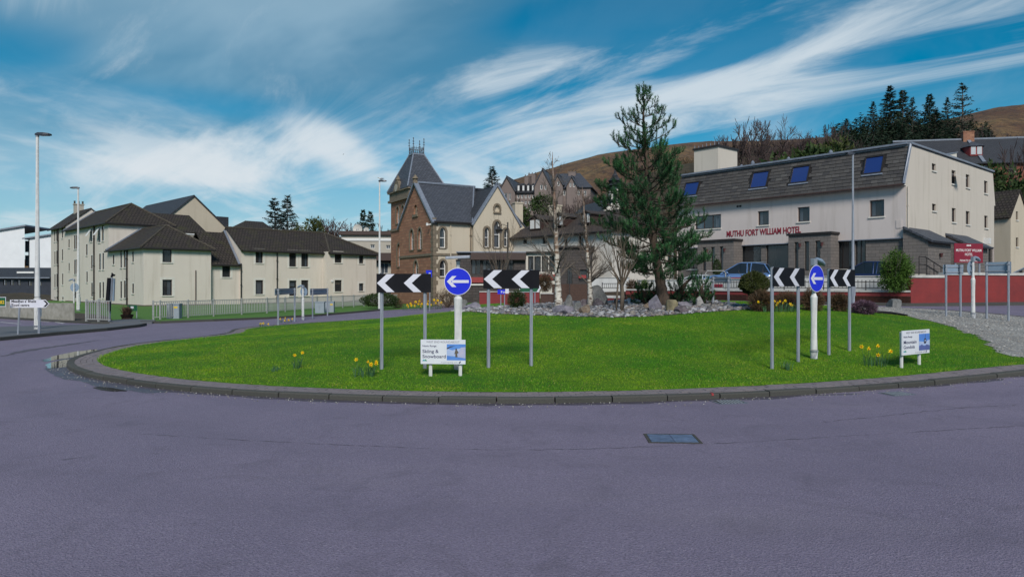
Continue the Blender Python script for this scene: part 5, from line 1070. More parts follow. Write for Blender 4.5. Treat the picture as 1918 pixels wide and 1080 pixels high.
# lean-to porches on the gable side, with rail and steps
for q, nm in (((352, 632, 452, 835), 1), ((520, 660, 606, 800), 2)):
    c = -1.3; r_ = b.rect(Z8(q), 'F', c); a0, a1 = r_[0], r_[2]; zt = r_[3]; zf = zt - .75
    b.wall('F', c, [(a0 + .15, lo), (a1, lo), (a1, zf), (a0 + .15, zf)], [], 'greystone', 'porch_wall'); b.wall('L', a0 + .15, [(c, lo), (.1, lo), (.1, zt - .1), (c, zf)], [], 'greystone', 'porch_wall'); b.wall('R', a1, [(c, lo), (.1, lo), (.1, zt - .1), (c, zf)], [], 'greystone', 'porch_wall')
    b.roof([[(a0, c - .35, zf - .2), (a1 + .15, c - .35, zf - .2), (a1 + .15, .05, zt), (a0, .05, zt)]], 'slate', .12, 'porch_roof')
    MB().tube([((a0 + a1) / 2, c - .12, zf - .9), ((a0 + a1) / 2, c - .12, zf - 1.15)], [.11, .06], 8).build('hanging_basket', 'basket', b.e)
d0 = b.at(1730, 500, 'F', -1.5)[0]; d1 = b.at(1772, 500, 'F', -1.5)[0]; mb = MB()
for zz in (.5, .95):
    mb.tube([(d0 - 1, -1.6, .35 + zz), (d0, -1.6, .35 + zz), (d1, -1.6, zz - .45)], .03, 6)
for k in range(5): f = k / 4; xx = lerp(d0 - 1, d1, f); z0 = .0 if xx < d0 else lerp(.0, -.8, (xx - d0) / (d1 - d0)); mb.tube([(xx, -1.6, z0 - .5), (xx, -1.6, z0 + 1.3)], .025, 6)
mb.build('hand_rail', 'dark_trim', b.e); mb = MB()
for k in range(5): mb.box(d0 + k * .35, d0 + k * .35 + .36, -1.55, -.9, lo, .3 - k * .17)
mb.box(d0 - 1.4, d0, -1.55, 0, lo, .3); mb.build('steps', 'harl_grey', b.e)
q = b.at(1852, 452, 'F', -.3); b.bar('wall_lamp', 'white_trim', (q[0] - .2, q[0] + .2, -.4, 0, q[1] - .2, q[1] + .25))
HOTEL = b
# ---------------------------------------------------------------- houses on the bank behind the hotel
b = Bld('red_house', 'red brick house with long slate roof and red-framed dormer above the hotel', 'house', 1700, 345, 88, -10)
ze = b.at(1800, 308, 'F', 0)[1]; zr = b.at(1800, 262, 'F', 4)[1]; xe = 34; hs_ = [b.rect(q, 'F', 0) for q in ((1890, 303, 1903, 322), (1840, 310, 1850, 326))]
b.wall('F', 0, [(0, -3), (xe, -3), (xe, ze), (0, ze)], hs_, 'redbrick')
for h in hs_: b.window('F', 0, h, 'white_trim', cols=2, rows=3, sill='dressing', curtain=('f', 'curtain'))
b.roof([[(-.4, -.5, ze), (xe, -.5, ze), (xe, 4, zr), (-.4, 4, zr)], [(-.4, 8.5, ze), (xe, 8.5, ze), (xe, 4, zr), (-.4, 4, zr)]], 'slate_dark', .16); MB().tube([(-.4, 4, zr + .05), (xe, 4, zr + .05)], .13, 6).build('ridge', 'lead', b.e); b.wall('L', 0, [(0, -3), (8, -3), (8, ze), (4, zr), (0, ze)], [], 'redbrick', 'gable')
q = b.at(1812, 244, 'F', 4); b.chimney(q[0], 4, zr - 1, q[1] - .2, 1.3, .8, 'sandstone', 2); MB().slab([(q[0] - .2, -.5, ze + .2), (q[0] + .2, -.5, ze + .2), (q[0] + .2, 4, zr + .22), (q[0] - .2, 4, zr + .22)], .15).build('skew', 'lead', b.e)
r_ = b.rect((1817, 274, 1840, 291), 'F', .7); a0, z0, a1, z1 = r_; xm = (a0 + a1) / 2
dm = MB().prism([(a0, .7, z0), (a1, .7, z0), (a1 + .3, 1.4, z0), (a1 + .3, 3, z0), (a0 - .3, 3, z0), (a0 - .3, 1.4, z0)], (0, 0, z1 - z0)).build('dormer', 'red_trim', b.e); MB().add([(a0 - .2, .5, z1), (a1 + .2, .5, z1), (a1 + .5, 1.4, z1), (a1 + .5, 3.2, z1), (a0 - .5, 3.2, z1), (a0 - .5, 1.4, z1), (xm, 1.8, z1 + .8)], [(0, 1, 6), (1, 2, 6), (2, 3, 6), (3, 4, 6), (4, 5, 6), (5, 0, 6)]).build('dormer_roof', 'slate', dm)
for k in (0, 1): x0, x1 = lerp(a0, a1, .06 + .5 * k), lerp(a0, a1, .44 + .5 * k); MB().box(x0, x1, .63, .698, z0 + .15, z1 - .1).build('dormer_window', 'curtain', dm)
q = b.at(1893, 287, 'F', 2.5)
b = Bld('white_outhouse', 'small white rendered house with rooflight seen above the hotel parapet', 'house', 1772, 300, 78, 30)
b.wall('F', 0, [(0, -2), (2.2, -2), (2.2, 1.1), (0, .6)], [], 'harl_white'); b.wall('L', 0, [(0, -2), (3, -2), (3, .6), (0, .6)], [], 'harl_white'); b.roof([[(-.1, -.1, .65), (2.3, -.1, 1.15), (2.3, 3, 1.15), (-.1, 3, .65)]], 'lead', .08)
b = Bld('gabled_cottage', 'cream gabled cottage with dark tiled roof at the right edge behind the hotel', 'house', 1893, 512, 60, 32)
ap = b.at(1909, 357, 'F', 0); ze = b.at(1893, 404, 'F', 0)[1]; Z8b = Z8; xr = 2 * ap[0]
hs_ = [b.rect(Z8(q), 'F', 0) for q in ((726, 575, 735, 612), (726, 685, 736, 725), (698, 640, 706, 680), (698, 735, 706, 772))]; hs_ = [h for h in hs_ if h[0] > .1 and h[2] < xr - .1]
b.wall('F', 0, [(0, -2), (xr, -2), (xr, ze), ap, (0, ze)], hs_, 'harl_cream', 'gable'); b.wall('L', 0, [(0, -2), (9, -2), (9, ze), (0, ze)], [], 'harl_cream')
for h in hs_: b.window('F', 0, h, 'brown_trim')
b.roof([[(-.3, -.1, ze - .15), (ap[0], -.1, ap[1] + .12), (ap[0], 9, ap[1] + .12), (-.3, 9, ze - .15)], [(xr + .3, -.1, ze - .15), (ap[0], -.1, ap[1] + .12), (ap[0], 9, ap[1] + .12), (xr + .3, 9, ze - .15)]], 'pantile')
# ---------------------------------------------------------------- hillside and moor
g = NG('hillside'); a = g.noise(.06, 6, .65); f_ = g.noise(1.2, 5, .7)
g.set(Base_Color=g.mix(g.rng(f_, .35, .7, 0, .7), g.mix(g.rng(a, .4, .62), (.045, .040, .022), (.085, .060, .035)), (.028, .022, .014)), Roughness=.95); g.bump(f_, .9, .5)
g = NG('moor'); a = g.noise(.018, 8, .62, stretch=(1, .35, 1)); f_ = g.noise(.15, 7, .7, stretch=(1, .5, 1)); c_ = g.noise(.03, 5, .6)
c = g.mix(g.rng(a, .40, .60), (.125, .060, .034), (.235, .140, .060)); c = g.mix(g.rng(f_, .40, .66, 0, .95), c, (.048, .028, .022)); c = g.mix(g.rng(c_, .55, .72, 0, .5), c, (.095, .085, .035))
g.set(Base_Color=c, Roughness=.95); g.bump(f_, 1.0, 6)
def slope(x): return .03 + .17 * sm(-30, 5, x) + .36 * sm(10, 42, x)
def HH(x, y):
    t = max(0, y - 66 - 6 * sm(10, 30, x)); cap = lerp(86, 44, sm(8, 40, x)); tt = min(t, cap) + .0 * max(0, t - cap); return G(x, 40) + slope(x) * tt - .04 * max(0, t - cap) + (mn.fractal((x * .06, y * .06, 1), 1, 2, 4) * 1.6) * sm(2, 30, t) - .3
sheet('hillside', fr(-140, 260, 5), fr(60, 330, 5), HH, 'hillside')
SKY = [(-400, 500), (300, 480), (600, 452), (750, 430), (860, 385), (940, 345), (1000, 326), (1060, 308), (1120, 291), (1200, 279), (1290, 268), (1400, 266), (1500, 262), (1600, 254), (1700, 240), (1790, 220), (1850, 205), (1918, 196), (2100, 178), (2500, 150)]
vs = []; NX, NY = 170, 40; pxs = [-400 + 2900 * i / NX for i in range(NX + 1)]
for j in range(NY + 1):
    t = j / NY; Y = 260 + 740 * t
    for p in pxs:
        X = (p - CX) / F * 1000 * (.45 + .55 * t); pz = interp(SKY, CX + X * F / 1000 if t > .3 else p); top = 1.9 + (HZ - interp(SKY, p)) / F * 1000
        vs.append((X, Y, -3 + (top + 3) * (sm(0, 1.0, t) * .55 + .45 * t ** 1.2) + (mn.fractal((X * .012, Y * .012, 0), 1, 2, 5) * 16) * math.sin(math.pi * min(1, t * 1.04)) * (.5 + .5 * (1 - t)) + mn.noise((X * .05, Y * .05, 4)) * 1.2))
n = NX + 1; fs = [(j * n + i, j * n + i + 1, (j + 1) * n + i + 1, (j + 1) * n + i) for j in range(NY) for i in range(NX)]
last = vs[-n:]; o_ = len(vs); vs += [(x, y + 500, z - 220) for x, y, z in last]; fs += [(NY * n + i, NY * n + i + 1, o_ + i + 1, o_ + i) for i in range(NX)]
MB().add(vs, fs).build('moor_hill', 'moor', smooth=True)['kind'] = 'structure'

# ---------------------------------------------------------------- pavements, verges and the hotel terrace
plain('red_paint', (.27, .040, .036), .8, c2=(.20, .032, .030), scale=1.6, bump=.25, bdist=.01, detail=8)
g = NG('red_wall'); a = g.noise(.9, 6, .7); br = g.n('ShaderNodeTexBrick'); g.l(g.tc.outputs['UV'], br.inputs[0]); br.inputs['Scale'].default_value = 1; br.inputs['Brick Width'].default_value = .44; br.inputs['Row Height'].default_value = .22; br.inputs['Mortar Size'].default_value = .012
sc_ = g.noise(1.3, 9, .75, stretch=(1, 1, 3)); c = g.mix(g.rng(a, .35, .68), (.235, .030, .030), (.160, .024, .026)); c = g.mix(g.rng(sc_, .665, .70, 0, .55), c, (.40, .28, .26))
g.set(Base_Color=c, Roughness=.8); g.bump(g.math('SUBTRACT', g.math('MULTIPLY', a, .5), br.outputs['Fac']), .35, .012)
plain('coping_white', (.58, .57, .55), .85, c2=(.36, .35, .33), scale=2.2, bump=.2, detail=7)
m_harl('wall_white', (.58, .58, .58), (.30, .29, .28), .5)
plain('pavement_dark', (.075, .072, .07), .9, c2=(.05, .048, .047), scale=18, bump=.3)
plain('brick_step', (.085, .048, .036), .9, c2=(.05, .03, .025), scale=12, bump=.3)
def flat(name, P, dz, th, mat, side=None):
    """raised slab on the lie of the land; P is a list of ground points"""
    n = len(P); tp = [(x, y, G(x, y) + dz) for x, y in P]; bt = [(x, y, G(x, y) - th) for x, y in P]
    mb = MB().add(tp + bt, [tuple(range(n))] + [(i, (i + 1) % n, n + (i + 1) % n, n + i) for i in range(n)]); o = mb.build(name, mat); o['kind'] = 'structure'; return o
def kerb_run(P, closed=False, h=.12, w=.14, name='kerb'):
    e = tag(bpy.data.objects.new(name, None), kind='structure'); COL.objects.link(e); P = [Vector((*p, 0)) for p in P]
    for p, q in zip(P, P[1:]):
        L = (q - p).length; n = max(1, int(L / 1.6)); t = (q - p).normalized(); nn = Vector((-t.y, t.x, 0)) * w
        for k in range(n):
            a, c = p.lerp(q, k / n) + t * .008, p.lerp(q, (k + 1) / n) - t * .008; z = G(a.x, a.y); v = [a - nn * .02, c - nn * .02, c + nn, a + nn]
            MB().prism([(u.x, u.y, z - .1) for u in v], (0, 0, h + .1)).build('kerb_stone', 'kerb_stone', e)
# traffic island with the lamp post at the left
isl_p = [gp(*p) for p in ((-220, 661), (0, 638), (110, 627.5), (200, 619.5), (262, 612.5), (275, 609.5), (262, 608), (180, 611), (70, 614), (0, 616), (-220, 624))]
flat('pavement', isl_p, .10, .1, 'asphalt_grey'); kerb_run([(x, y) for x, y in isl_p[:6]][::-1] if False else isl_p[:6])
# verge and lawn round the flats
near = [gp(*p) for p in ((196, 606), (230, 606.5), (262, 605), (300, 605.5), (400, 601.5), (500, 597.5), (600, 591.5), (660, 586.5), (720, 581))]
flat('flats_verge', near[2:] + [(-6.5, 55), (-6.5, 75), (-30, 90), (-75, 90), (-72, 68), (-46, 53), gp(150, 590), gp(204, 597), gp(215, 602)], .06, .3, 'verge'); kerb_run(near[2:], h=.11)
flat('pavement', [gp(205, 607), gp(285, 606.2), gp(292, 602), gp(240, 599.5), gp(205, 603)], .085, .1, 'asphalt_grey')
lf = [gp(*p) for p in ((-200, 590), (0, 596.5), (60, 600), (120, 604), (170, 606.2), (208, 606.5))]
flat('left_verge', lf + [gp(208, 597), gp(190, 592), gp(150, 588), (-75, 70), (-90, 58)], .07, .3, 'soil'); kerb_run(lf, h=.1)
# low slab edge against the distance on the left: yard behind the fence
flat('yard', [gp(-300, 586), gp(100, 583), gp(150, 581), (-62, 85), (-70, 130), (-130, 130)], .02, .2, 'asphalt_grey')
# walls: low red wall, white wall behind it, tall red wall to the right
def wpt(px, d): return ((px - CX) / F * d, d)
LOW = [wpt(1172, 44.5), wpt(1330, 41.2), wpt(1398, 39.2), wpt(1706, 34.2)]
TALL = [wpt(1706, 34.2), wpt(1768, 34.8), wpt(1890, 36.4), wpt(2550, 44.5)]
def back(P, d, e0=0):
    out = []
    for i, p in enumerate(P):
        a = Vector((*P[max(0, i - 1)], 0)); c = Vector((*P[min(len(P) - 1, i + 1)], 0)); t = (c - a).normalized(); n = Vector((-t.y, t.x, 0))
        if n.y < 0: n = -n
        out.append((p[0] + n.x * d, p[1] + n.y * d))
    return out
TER = 1.62
def wall_run(name, label, P, ztop, th, mat, cop=None, oh=.05, ch=.1, cat='wall', steps=None):
    e = thing(name, label, cat, (P[0][0], P[0][1], G(*P[0]))); o = Vector((P[0][0], P[0][1], G(*P[0]))); Q = back(P, th)
    for i in range(len(P) - 1):
        zt = (steps[i] if steps else ztop); a, c, c2, a2 = (Vector((*u, 0)) - Vector((o.x, o.y, 0)) for u in (P[i], P[i + 1], Q[i + 1], Q[i])); z0 = min(G(*P[i]), G(*P[i + 1])) - .3 - o.z
        MB().prism([(u.x, u.y, z0) for u in (a, c, c2, a2)], (0, 0, zt - o.z - z0)).build('wall_panel', mat, e)
        if cop:
            t = (c - a).normalized(); n = Vector((-t.y, t.x, 0)); n = n if n.dot(a2 - a) > 0 else -n
            ln = (c - a).length; m = max(1, int(ln / 1.1))
            for k in range(m):
                p, q = a.lerp(c, k / m) + t * .006, a.lerp(c, (k + 1) / m) - t * .006; MB().prism([(u.x, u.y, zt - o.z + .002) for u in (p - n * oh, q - n * oh, q + n * (th + oh), p + n * (th + oh))], (0, 0, ch)).build('coping_stone', cop, e)
    return e
wall_run('low_red_wall', 'low red painted wall with white coping in front of the hotel', LOW, 1.50, .22, 'red_wall', 'coping_white', ch=.09)
wall_run('tall_red_wall', 'tall red painted retaining wall with white coping at the right', TALL, 2.2, .25, 'red_wall', 'coping_white', ch=.13, steps=[2.22, 2.36, 2.36])
WB = back(LOW, 1.7); WB[-1] = (LOW[-1][0] + .6, LOW[-1][1] + 1.9)
wall_run('white_wall', 'white rendered retaining wall behind the iron railings', WB, 2.3, .2, 'wall_white', 'coping_white', ch=.05, steps=[2.15, 2.2, 2.3])
mid = [*LOW, (WB[-1][0], WB[-1][1])] + WB[::-1][1:]
flat('planter_soil', LOW + WB[::-1], .45, .2, 'soil')
T0 = back(WB, .1); T1 = back(TALL, .12)
tp = T0 + T1[1:] + [(60, 60), (40, 85), (5, 80), (3, 56)]
MB().prism([(x, y, TER - .4) for x, y in tp], (0, 0, .4)).build('hotel_terrace', 'asphalt_grey')['kind'] = 'structure'
# pavement below the walls
ft = back(LOW, -1.5) + back(TALL, -1.5)[1:]; lw = LOW + TALL[1:]
flat('pavement', ft + lw[::-1], .12, .1, 'pavement_dark'); kerb_run(ft, h=.125)
# iron railing on the low wall
plain('iron_black', (.02, .02, .024), .5, c2=(.035, .03, .028), scale=20)
plain('rail_white', (.40, .41, .41), .6, c2=(.28, .28, .28), scale=8)
def railing(name, label, P, z0, h, mat, gap=.13, spike=True, post=1.9, rad=.009, group=None, zf=None, low=.1, prad=.022, wide=None):
    """one railing panel for each post bay, each a thing with rails, posts and pickets"""
    P = [Vector((*p, 0)) for p in P]; k = 0; out = []
    for a, c in zip(P, P[1:]):
        L = (c - a).length; m = max(1, round(L / post)); t = (c - a) / L; ang = math.atan2(t.y, t.x)
        for i in range(m):
            p = a + t * (L * i / m); q = a + t * (L * (i + 1) / m); z = zf(p.x, p.y) if zf else z0; e = thing(name, label(k) if callable(label) else label, 'railing', (p.x, p.y, z), ang, group); W_ = L / m; k += 1; out.append(e)
            dzz = (zf(q.x, q.y) - z) if zf else 0
            MB().box(-prad, prad, -prad, prad, -.1, h + .05).build('post', mat, e)
            for zz in (low, h - .03): MB().prism([(prad, -.015, zz - .02), (W_ - prad, -.015, zz - .02 + dzz), (W_ - prad, -.015, zz + .02 + dzz), (prad, -.015, zz + .02)], (0, .03, 0)).build('rail', mat, e)
            n = int(W_ / gap); pm = None
            for j in range(1, n):
                x = W_ * j / n
                if pm is None:
                    mb = MB().box(-rad, rad, -rad, rad, low + .02, h - .05)
                    if spike: mb.tube([(0, 0, h - .01), (0, 0, h + .03), (0, 0, h + .1)], [rad, rad * 2.0, .002], 4)
                    pm = mb.build('picket', mat, e).data; COL.objects[-1].location = (x, 0, dzz * j / n)
                else: link('picket', pm, e, at=(x, 0, dzz * j / n))
    return out
L2 = back(LOW, .11)
ORD = 'first second third fourth fifth sixth seventh eighth ninth tenth eleventh twelfth thirteenth fourteenth fifteenth sixteenth seventeenth eighteenth'.split()
railing('iron_railing', lambda k: f'{ORD[k]} bay from the left of the black spiked railing on the low red wall', L2[1:], 1.60, .44, 'iron_black', .17, True, 2.3, .011, 'iron railing bays')
# brick steps leading up between the walls
e = thing('brick_steps', 'flight of dark brick steps behind the birches', 'steps', (*wpt(1070, 46.5), G(5, 46)), R(-4))
for k in range(7): MB().box(-1.3, 1.3, .32 * k, .32 * k + 2.4 - .3 * k, -.2 if k == 0 else .17 * k - .02, .17 * (k + 1)).build('step', 'brick_step', e)
MB().tube([(-.1, .1, 0), (-.1, .1, 1.0), (-.1, 2.1, 2.1)], .025, 6).tube([(-.1, 2.1, 1.1), (-.1, 2.1, 2.1)], .025, 6).build('hand_rail', 'iron_black', e)
wall_run('left_red_wall', 'red painted garden wall left of the brick steps', [wpt(898, 47), wpt(1010, 46)], 1.36, .22, 'red_wall', 'coping_white', ch=.06)
wall_run('brick_garden_wall', 'low brown brick wall between red wall and steps', [wpt(1012, 46), wpt(1036, 45.8)], 1.25, .3, 'brick_step', 'coping_white', ch=.06)
wall_run('white_planter_wall', 'white planter wall right of the brick steps', [wpt(1106, 46), wpt(1168, 44.7)], 1.0, .25, 'red_wall', 'coping_white', ch=.16)
wall_run('white_garden_wall', 'white rendered wall above the planter right of the steps', [wpt(1108, 48), wpt(1178, 47)], 2.33, .2, 'wall_white', 'coping_white', ch=.05)
railing('terrace_railing', 'short white railing above the dark planter beside the steps', [wpt(1128, 46.8), wpt(1160, 46.1)], 1.55, .42, 'iron_black', .14, False, 1.3)
flat('front_garden', [wpt(880, 47), wpt(1036, 46), wpt(1036, 56), wpt(860, 56)], .25, .3, 'verge')
flat('upper_garden', [wpt(1106, 46.3), wpt(1172, 44.9), wpt(1300, 50), wpt(1290, 58), wpt(1100, 58)], .6, .3, 'soil')

# white guard railing in front of the flats
plain('concrete', (.34, .325, .29), .9, c2=(.22, .21, .18), scale=3.5, bump=.25, detail=7)
GR = [gp(*p) for p in ((287, 600.5), (300, 600), (400, 594), (500, 588), (620, 579), (700, 573.5), (745, 571))]
zf = lambda x, y: G(x, y) + .06
railing('guard_rail', lambda k: f'{ORD[k]} bay from the left of the white picket guard rail before the flats', GR, 0, .95, 'rail_white', .135, False, 2.0, .016, 'guard rail bays', zf, .12, .035)
GL = [gp(*p) for p in ((162, 604), (208, 605.5))]
railing('guard_rail', lambda k: f'{["left", "right", "third"][k]} bay of the short white guard rail next to the leaning signal post', GL, 0, 1.05, 'rail_white', .135, False, 1.0, .016, 'guard rail bays by the signal', zf, .12, .04)
# concrete panel wall left of it
e = thing('panel_wall', 'weathered concrete panel wall along the side road at the left', 'wall', (*gp(160, 602.5), .07)); P = [gp(-120, 588), gp(0, 596), gp(70, 599.5), gp(138, 602.5)]; o = e.location.copy()
for p, q in zip(P, P[1:]):
    p, q = Vector((*p, 0)), Vector((*q, 0)); n = int((q - p).length / .9)
    for k in range(n):
        a, c = p.lerp(q, k / n), p.lerp(q, (k + .985) / n); nn = Vector((-(c - a).y, (c - a).x, 0)).normalized() * .06; MB().prism([(u.x - o.x, u.y - o.y, -.1) for u in (a, c, c + nn, a + nn)], (0, 0, .1 + random.uniform(.84, .9))).build('panel', 'concrete', e)
# ---------------------------------------------------------------- signs on the island
plain('galv', (.34, .37, .43), .5, .35, c2=(.26, .28, .33), scale=14, stretch=(1, 1, .2))
plain('post_white', (.66, .66, .66), .5, c2=(.55, .55, .55), scale=6)
plain('sign_back', (.25, .33, .43), .55, .1, c2=(.20, .27, .36), scale=3)
plain('sign_black', (.007, .007, .010), .55, c2=(.012, .012, .016), scale=3, spec=.12)
plain('sign_white', (.66, .66, .74), .45, c2=(.60, .60, .68), scale=3)
plain('sign_blue', (.004, .018, .62), .35, c2=(.004, .014, .55), scale=2)
plain('sign_green', (.010, .10, .045), .4); plain('sign_yellow', (.75, .50, .02), .4); plain('sign_grey', (.42, .43, .45), .5)
plain('ink_navy', (.012, .015, .09), .5); plain('ink_grey', (.18, .18, .22), .5)
plain('board_white', (.68, .70, .76), .5, c2=(.62, .64, .70), scale=3); plain('print_blue', (.06, .17, .55), .5, c2=(.10, .26, .66), scale=3); plain('print_cloud', (.48, .44, .56), .5, c2=(.26, .36, .62), scale=6, detail=8); plain('print_pale', (.42, .50, .70), .5, c2=(.30, .40, .66), scale=5); plain('print_dark', (.035, .03, .05), .5); plain('print_coat', (.12, .10, .075), .5); plain('print_teal', (.05, .33, .42), .5); plain('print_grass', (.10, .30, .08), .5); plain('print_hill', (.10, .13, .36), .5)
def plane_at(o, t, px, py):
    """where a pixel's ray meets the upright plane through o along t; gives distance along t and height above o"""
    n = Vector((-t.y, t.x, 0)); d = W(px, py, 1) - Vector((0, 0, EH)); k = (o - Vector((0, 0, EH))).dot(n) / d.dot(n); p = Vector((0, 0, EH)) + d * k - o; return p.dot(t), p.z
def board_sign(name, label, posts, box, facing=True, chev=True, group=None, pr=.038, cat='sign'):
    (p1, p2) = posts; a, c = hit(*p1), hit(*p2); t = Vector((c.x - a.x, c.y - a.y, 0)).normalized(); e = thing(name, label, cat, a, math.atan2(t.y, t.x), group)
    x0, zt = plane_at(a, t, box[0], box[1]); x1, _ = plane_at(a, t, box[2], box[1]); _, zb = plane_at(a, t, p1[0], box[3]); L = (Vector((c.x, c.y, 0)) - Vector((a.x, a.y, 0))).length
    s = -1 if facing else 1
    for x, z in ((0, 0), (L, c.z - a.z)): 
        MB().tube([(x, .0, z - .2), (x, .0, zt - .01 if facing else zt)], pr, 12).build('post', 'galv', e, smooth=False)
        MB().tube([(x, 0, zt - .01), (x, 0, zt + .015)], pr * 1.08, 12).build('post_cap', 'seam' if False else 'galv', e)
    yb = s * (pr + .018); bd = MB().box(x0, x1, min(yb, yb + .006 * s), max(yb, yb + .006 * s), zb, zt).build('board', 'sign_black' if chev else 'sign_back', e)
    for zz in (lerp(zb, zt, .22), lerp(zb, zt, .78)): MB().box(x0 + .03, x1 - .03, min(s * pr, s * (pr + .015)), max(s * pr, s * (pr + .015)), zz - .02, zz + .02).build('rail', 'galv', e)
    if not chev:      # seen from behind: a clip band round each post
        for x in (0, L):
            for zz in (lerp(zb, zt, .22), lerp(zb, zt, .78)): MB().box(x - pr * 1.15, x + pr * 1.15, -pr * 1.2, pr, zz - .016, zz + .016).build('clip', 'galv', e)
    if chev:
        h = zt - zb; w = (x1 - x0) / 2; yf = yb + .006 * s
        for k in range(2):
            xl = x0 + w * k + .0 * w + (.01 if k == 0 else 0); pts = [(xl, zb + h / 2), (xl + w * .36, zt - .008), (xl + w * .66, zt - .008), (xl + w * .30, zb + h / 2), (xl + w * .66, zb + .008), (xl + w * .36, zb + .008)]
            pts = [(xl, zb + h / 2), (xl + w * .355, zt - .008), (xl + w * .645, zt - .008), (xl + w * .29, zb + h / 2), (xl + w * .645, zb + .008), (xl + w * .355, zb + .008)]
            MB().prism([(x, yf, z) for x, z in pts[:4]], (0, .002 * s, 0)).prism([(x, yf, z) for x, z in (pts[0], pts[3], pts[4], pts[5])], (0, .002 * s, 0)).build('chevron', 'sign_white', e)
    return e
board_sign('chevron_sign', 'black chevron board left of the blue sign behind the skiing board', ((715, 691), (796, 689.5)), (706, 512.5, 808, 547.5))
board_sign('chevron_sign', 'black chevron board right of the blue sign behind the skiing board', ((915, 688), (995, 684.5)), (904, 505, 1008.5, 540))
board_sign('chevron_sign', 'nearer chevron board of the right group, beside the clipped bush', ((1446, 690.5), (1495, 677)), (1443.5, 500.5, 1502, 536.5))
board_sign('chevron_sign', 'farther chevron board of the right group, nearest the gondola board', ((1552.5, 664), (1591, 656.5)), (1549.5, 504, 1597, 536.5))
board_sign('chevron_sign', 'grey back of a chevron board at the far left rim, with daffodils below', ((521, 607.5), (552, 602)), (517.5, 540.5, 552.5, 552.5), False, False, pr=.045)
board_sign('chevron_sign', 'grey back of a chevron board at the far left rim, in front of the cabinets', ((585.5, 596), (613.5, 591)), (583, 540.5, 614.5, 552.5), False, False, pr=.045)
board_sign('chevron_sign', 'blue-grey back of the chevron board on gravel nearest the hotel parking sign', ((1772, 592), (1799, 593.5)), (1769, 495.5, 1807, 513.5), False, False)
board_sign('chevron_sign', 'blue-grey back of the chevron board on gravel at the right edge', ((1848, 597), (1889, 601.5)), (1845, 491, 1893, 512.5), False, False)
board_sign('sign_back', 'grey back of a board on two thin posts beside the pine', ((1335.5, 570), (1364.5, 573.5)), (1334, 518.5, 1366, 530), False, False, pr=.045)

def arrow_sign(label, base, cx, cy, ry, rx, rot, post_top, lamp, back=False, prr=.085, thin=.04, shoulder=None, sc=1.0, name='keep_left_sign'):
    a = hit(*base); u = a.y / F; e = thing(name, label, 'sign', a, rot); r = ry * u; zc = EH - (cy - HZ) * u - a.z; xo = (cx - base[0]) * u
    zs = EH - (shoulder - HZ) * u - a.z if shoulder else zc - r * 1.05; zt = EH - (post_top - HZ) * u - a.z
    MB().tube([(0, 0, -.2), (0, 0, .18), (0, 0, .2), (0, 0, zs - .12), (0, 0, zs), (0, 0, zt)], [prr * 1.15, prr * 1.15, prr, prr, thin, thin], 18).build('post', 'post_white', e, smooth=False)
    MB().tube([(0, 0, -.1), (0, 0, .18)], prr * 1.2, 18).build('post_base', 'galv', e)
    s = 1 if back else -1; y0 = s * (thin + .02); n = 48
    def disc(r0, y, yy, nm, mt): MB().prism([(r0 * math.cos(2 * math.pi * k / n) + xo * 0, y, zc + r0 * math.sin(2 * math.pi * k / n)) for k in range(n)], (0, yy, 0)).build(nm, mt, e)
    disc(r, y0, .004 * s, 'disc', 'sign_back' if back else 'sign_white')
    MB().box(-thin * 1.5, thin * 1.5, min(y0, 0), max(y0, 0), zc - r * .5, zc - r * .5 + .05).box(-thin * 1.5, thin * 1.5, min(y0, 0), max(y0, 0), zc + r * .4, zc + r * .4 + .05).build('bracket', 'galv', e)
    if not back:
        disc(r * .955, y0 - .0045, -.002, 'blue_face', 'sign_blue')
        y = y0 - .0066; P = lambda q: [(x * r, y, zc + z * r) for x, z in q]; mb = MB()
        mb.prism(P([(-.42, .105), (.80, .105), (.80, -.105), (-.42, -.105)]), (0, -.002, 0)); mb.prism(P([(-.80, 0), (-.42, .40), (-.10, .40), (-.50, 0)]), (0, -.003, 0)); mb.prism(P([(-.80, 0), (-.42, -.40), (-.10, -.40), (-.50, 0)]), (0, -.003, 0)); mb.build('arrow', 'sign_white', e)
    if lamp == 'bar':
        MB().tube([(0, 0, zt), (0, 0, zt + .03)], thin * 1.3, 12).build('lamp_socket', 'galv', e); w = 22 * u; MB().prism([(-w, -.22, zt + .03), (w * 1.05, -.22, zt + .05), (w * 1.05, .03, zt + .06), (-w, .03, zt + .04)], (0, 0, .055)).build('sign_lamp', 'galv', e, bevel=.01)
    else:
        d = -1 if lamp == 'l' else 1
        MB().box(-.055, .055, -.055, .055, zt - .1, zt + .06).build('lamp_socket', 'galv', e, bevel=.01)
        mb = MB(); ring = []; L = .36 * sc
        for k, (f, wz, ww) in enumerate(((0, .03, .035), (.15, .045, .06), (.5, .055, .085), (.8, .045, .075), (1, .01, .03))): ring.append([(d * (.05 + L * f), ww * math.cos(q), zt + .045 - .14 * f * f * sc + wz * math.sin(q)) for q in [2 * math.pi * i / 12 for i in range(12)]])
        vs = [p for r_ in ring for p in r_]; mb.add(vs, [(j * 12 + i, j * 12 + (i + 1) % 12, (j + 1) * 12 + (i + 1) % 12, (j + 1) * 12 + i) for j in range(4) for i in range(12)] + [tuple(range(12)), tuple(range(48, 60))]); mb.build('sign_lamp', 'sign_back', e, smooth=True)
    return e
arrow_sign('round blue keep left sign behind the skiing board', (858, 691), 856.5, 527, 25.5, 25.5, 0, 489, 'bar', shoulder=548)
arrow_sign('blue keep left sign turned sideways between the right chevron boards', (1524.5, 671), 1528, 521.5, 25.2, 12.5, R(36), 489, 'r', shoulder=546, prr=.075)
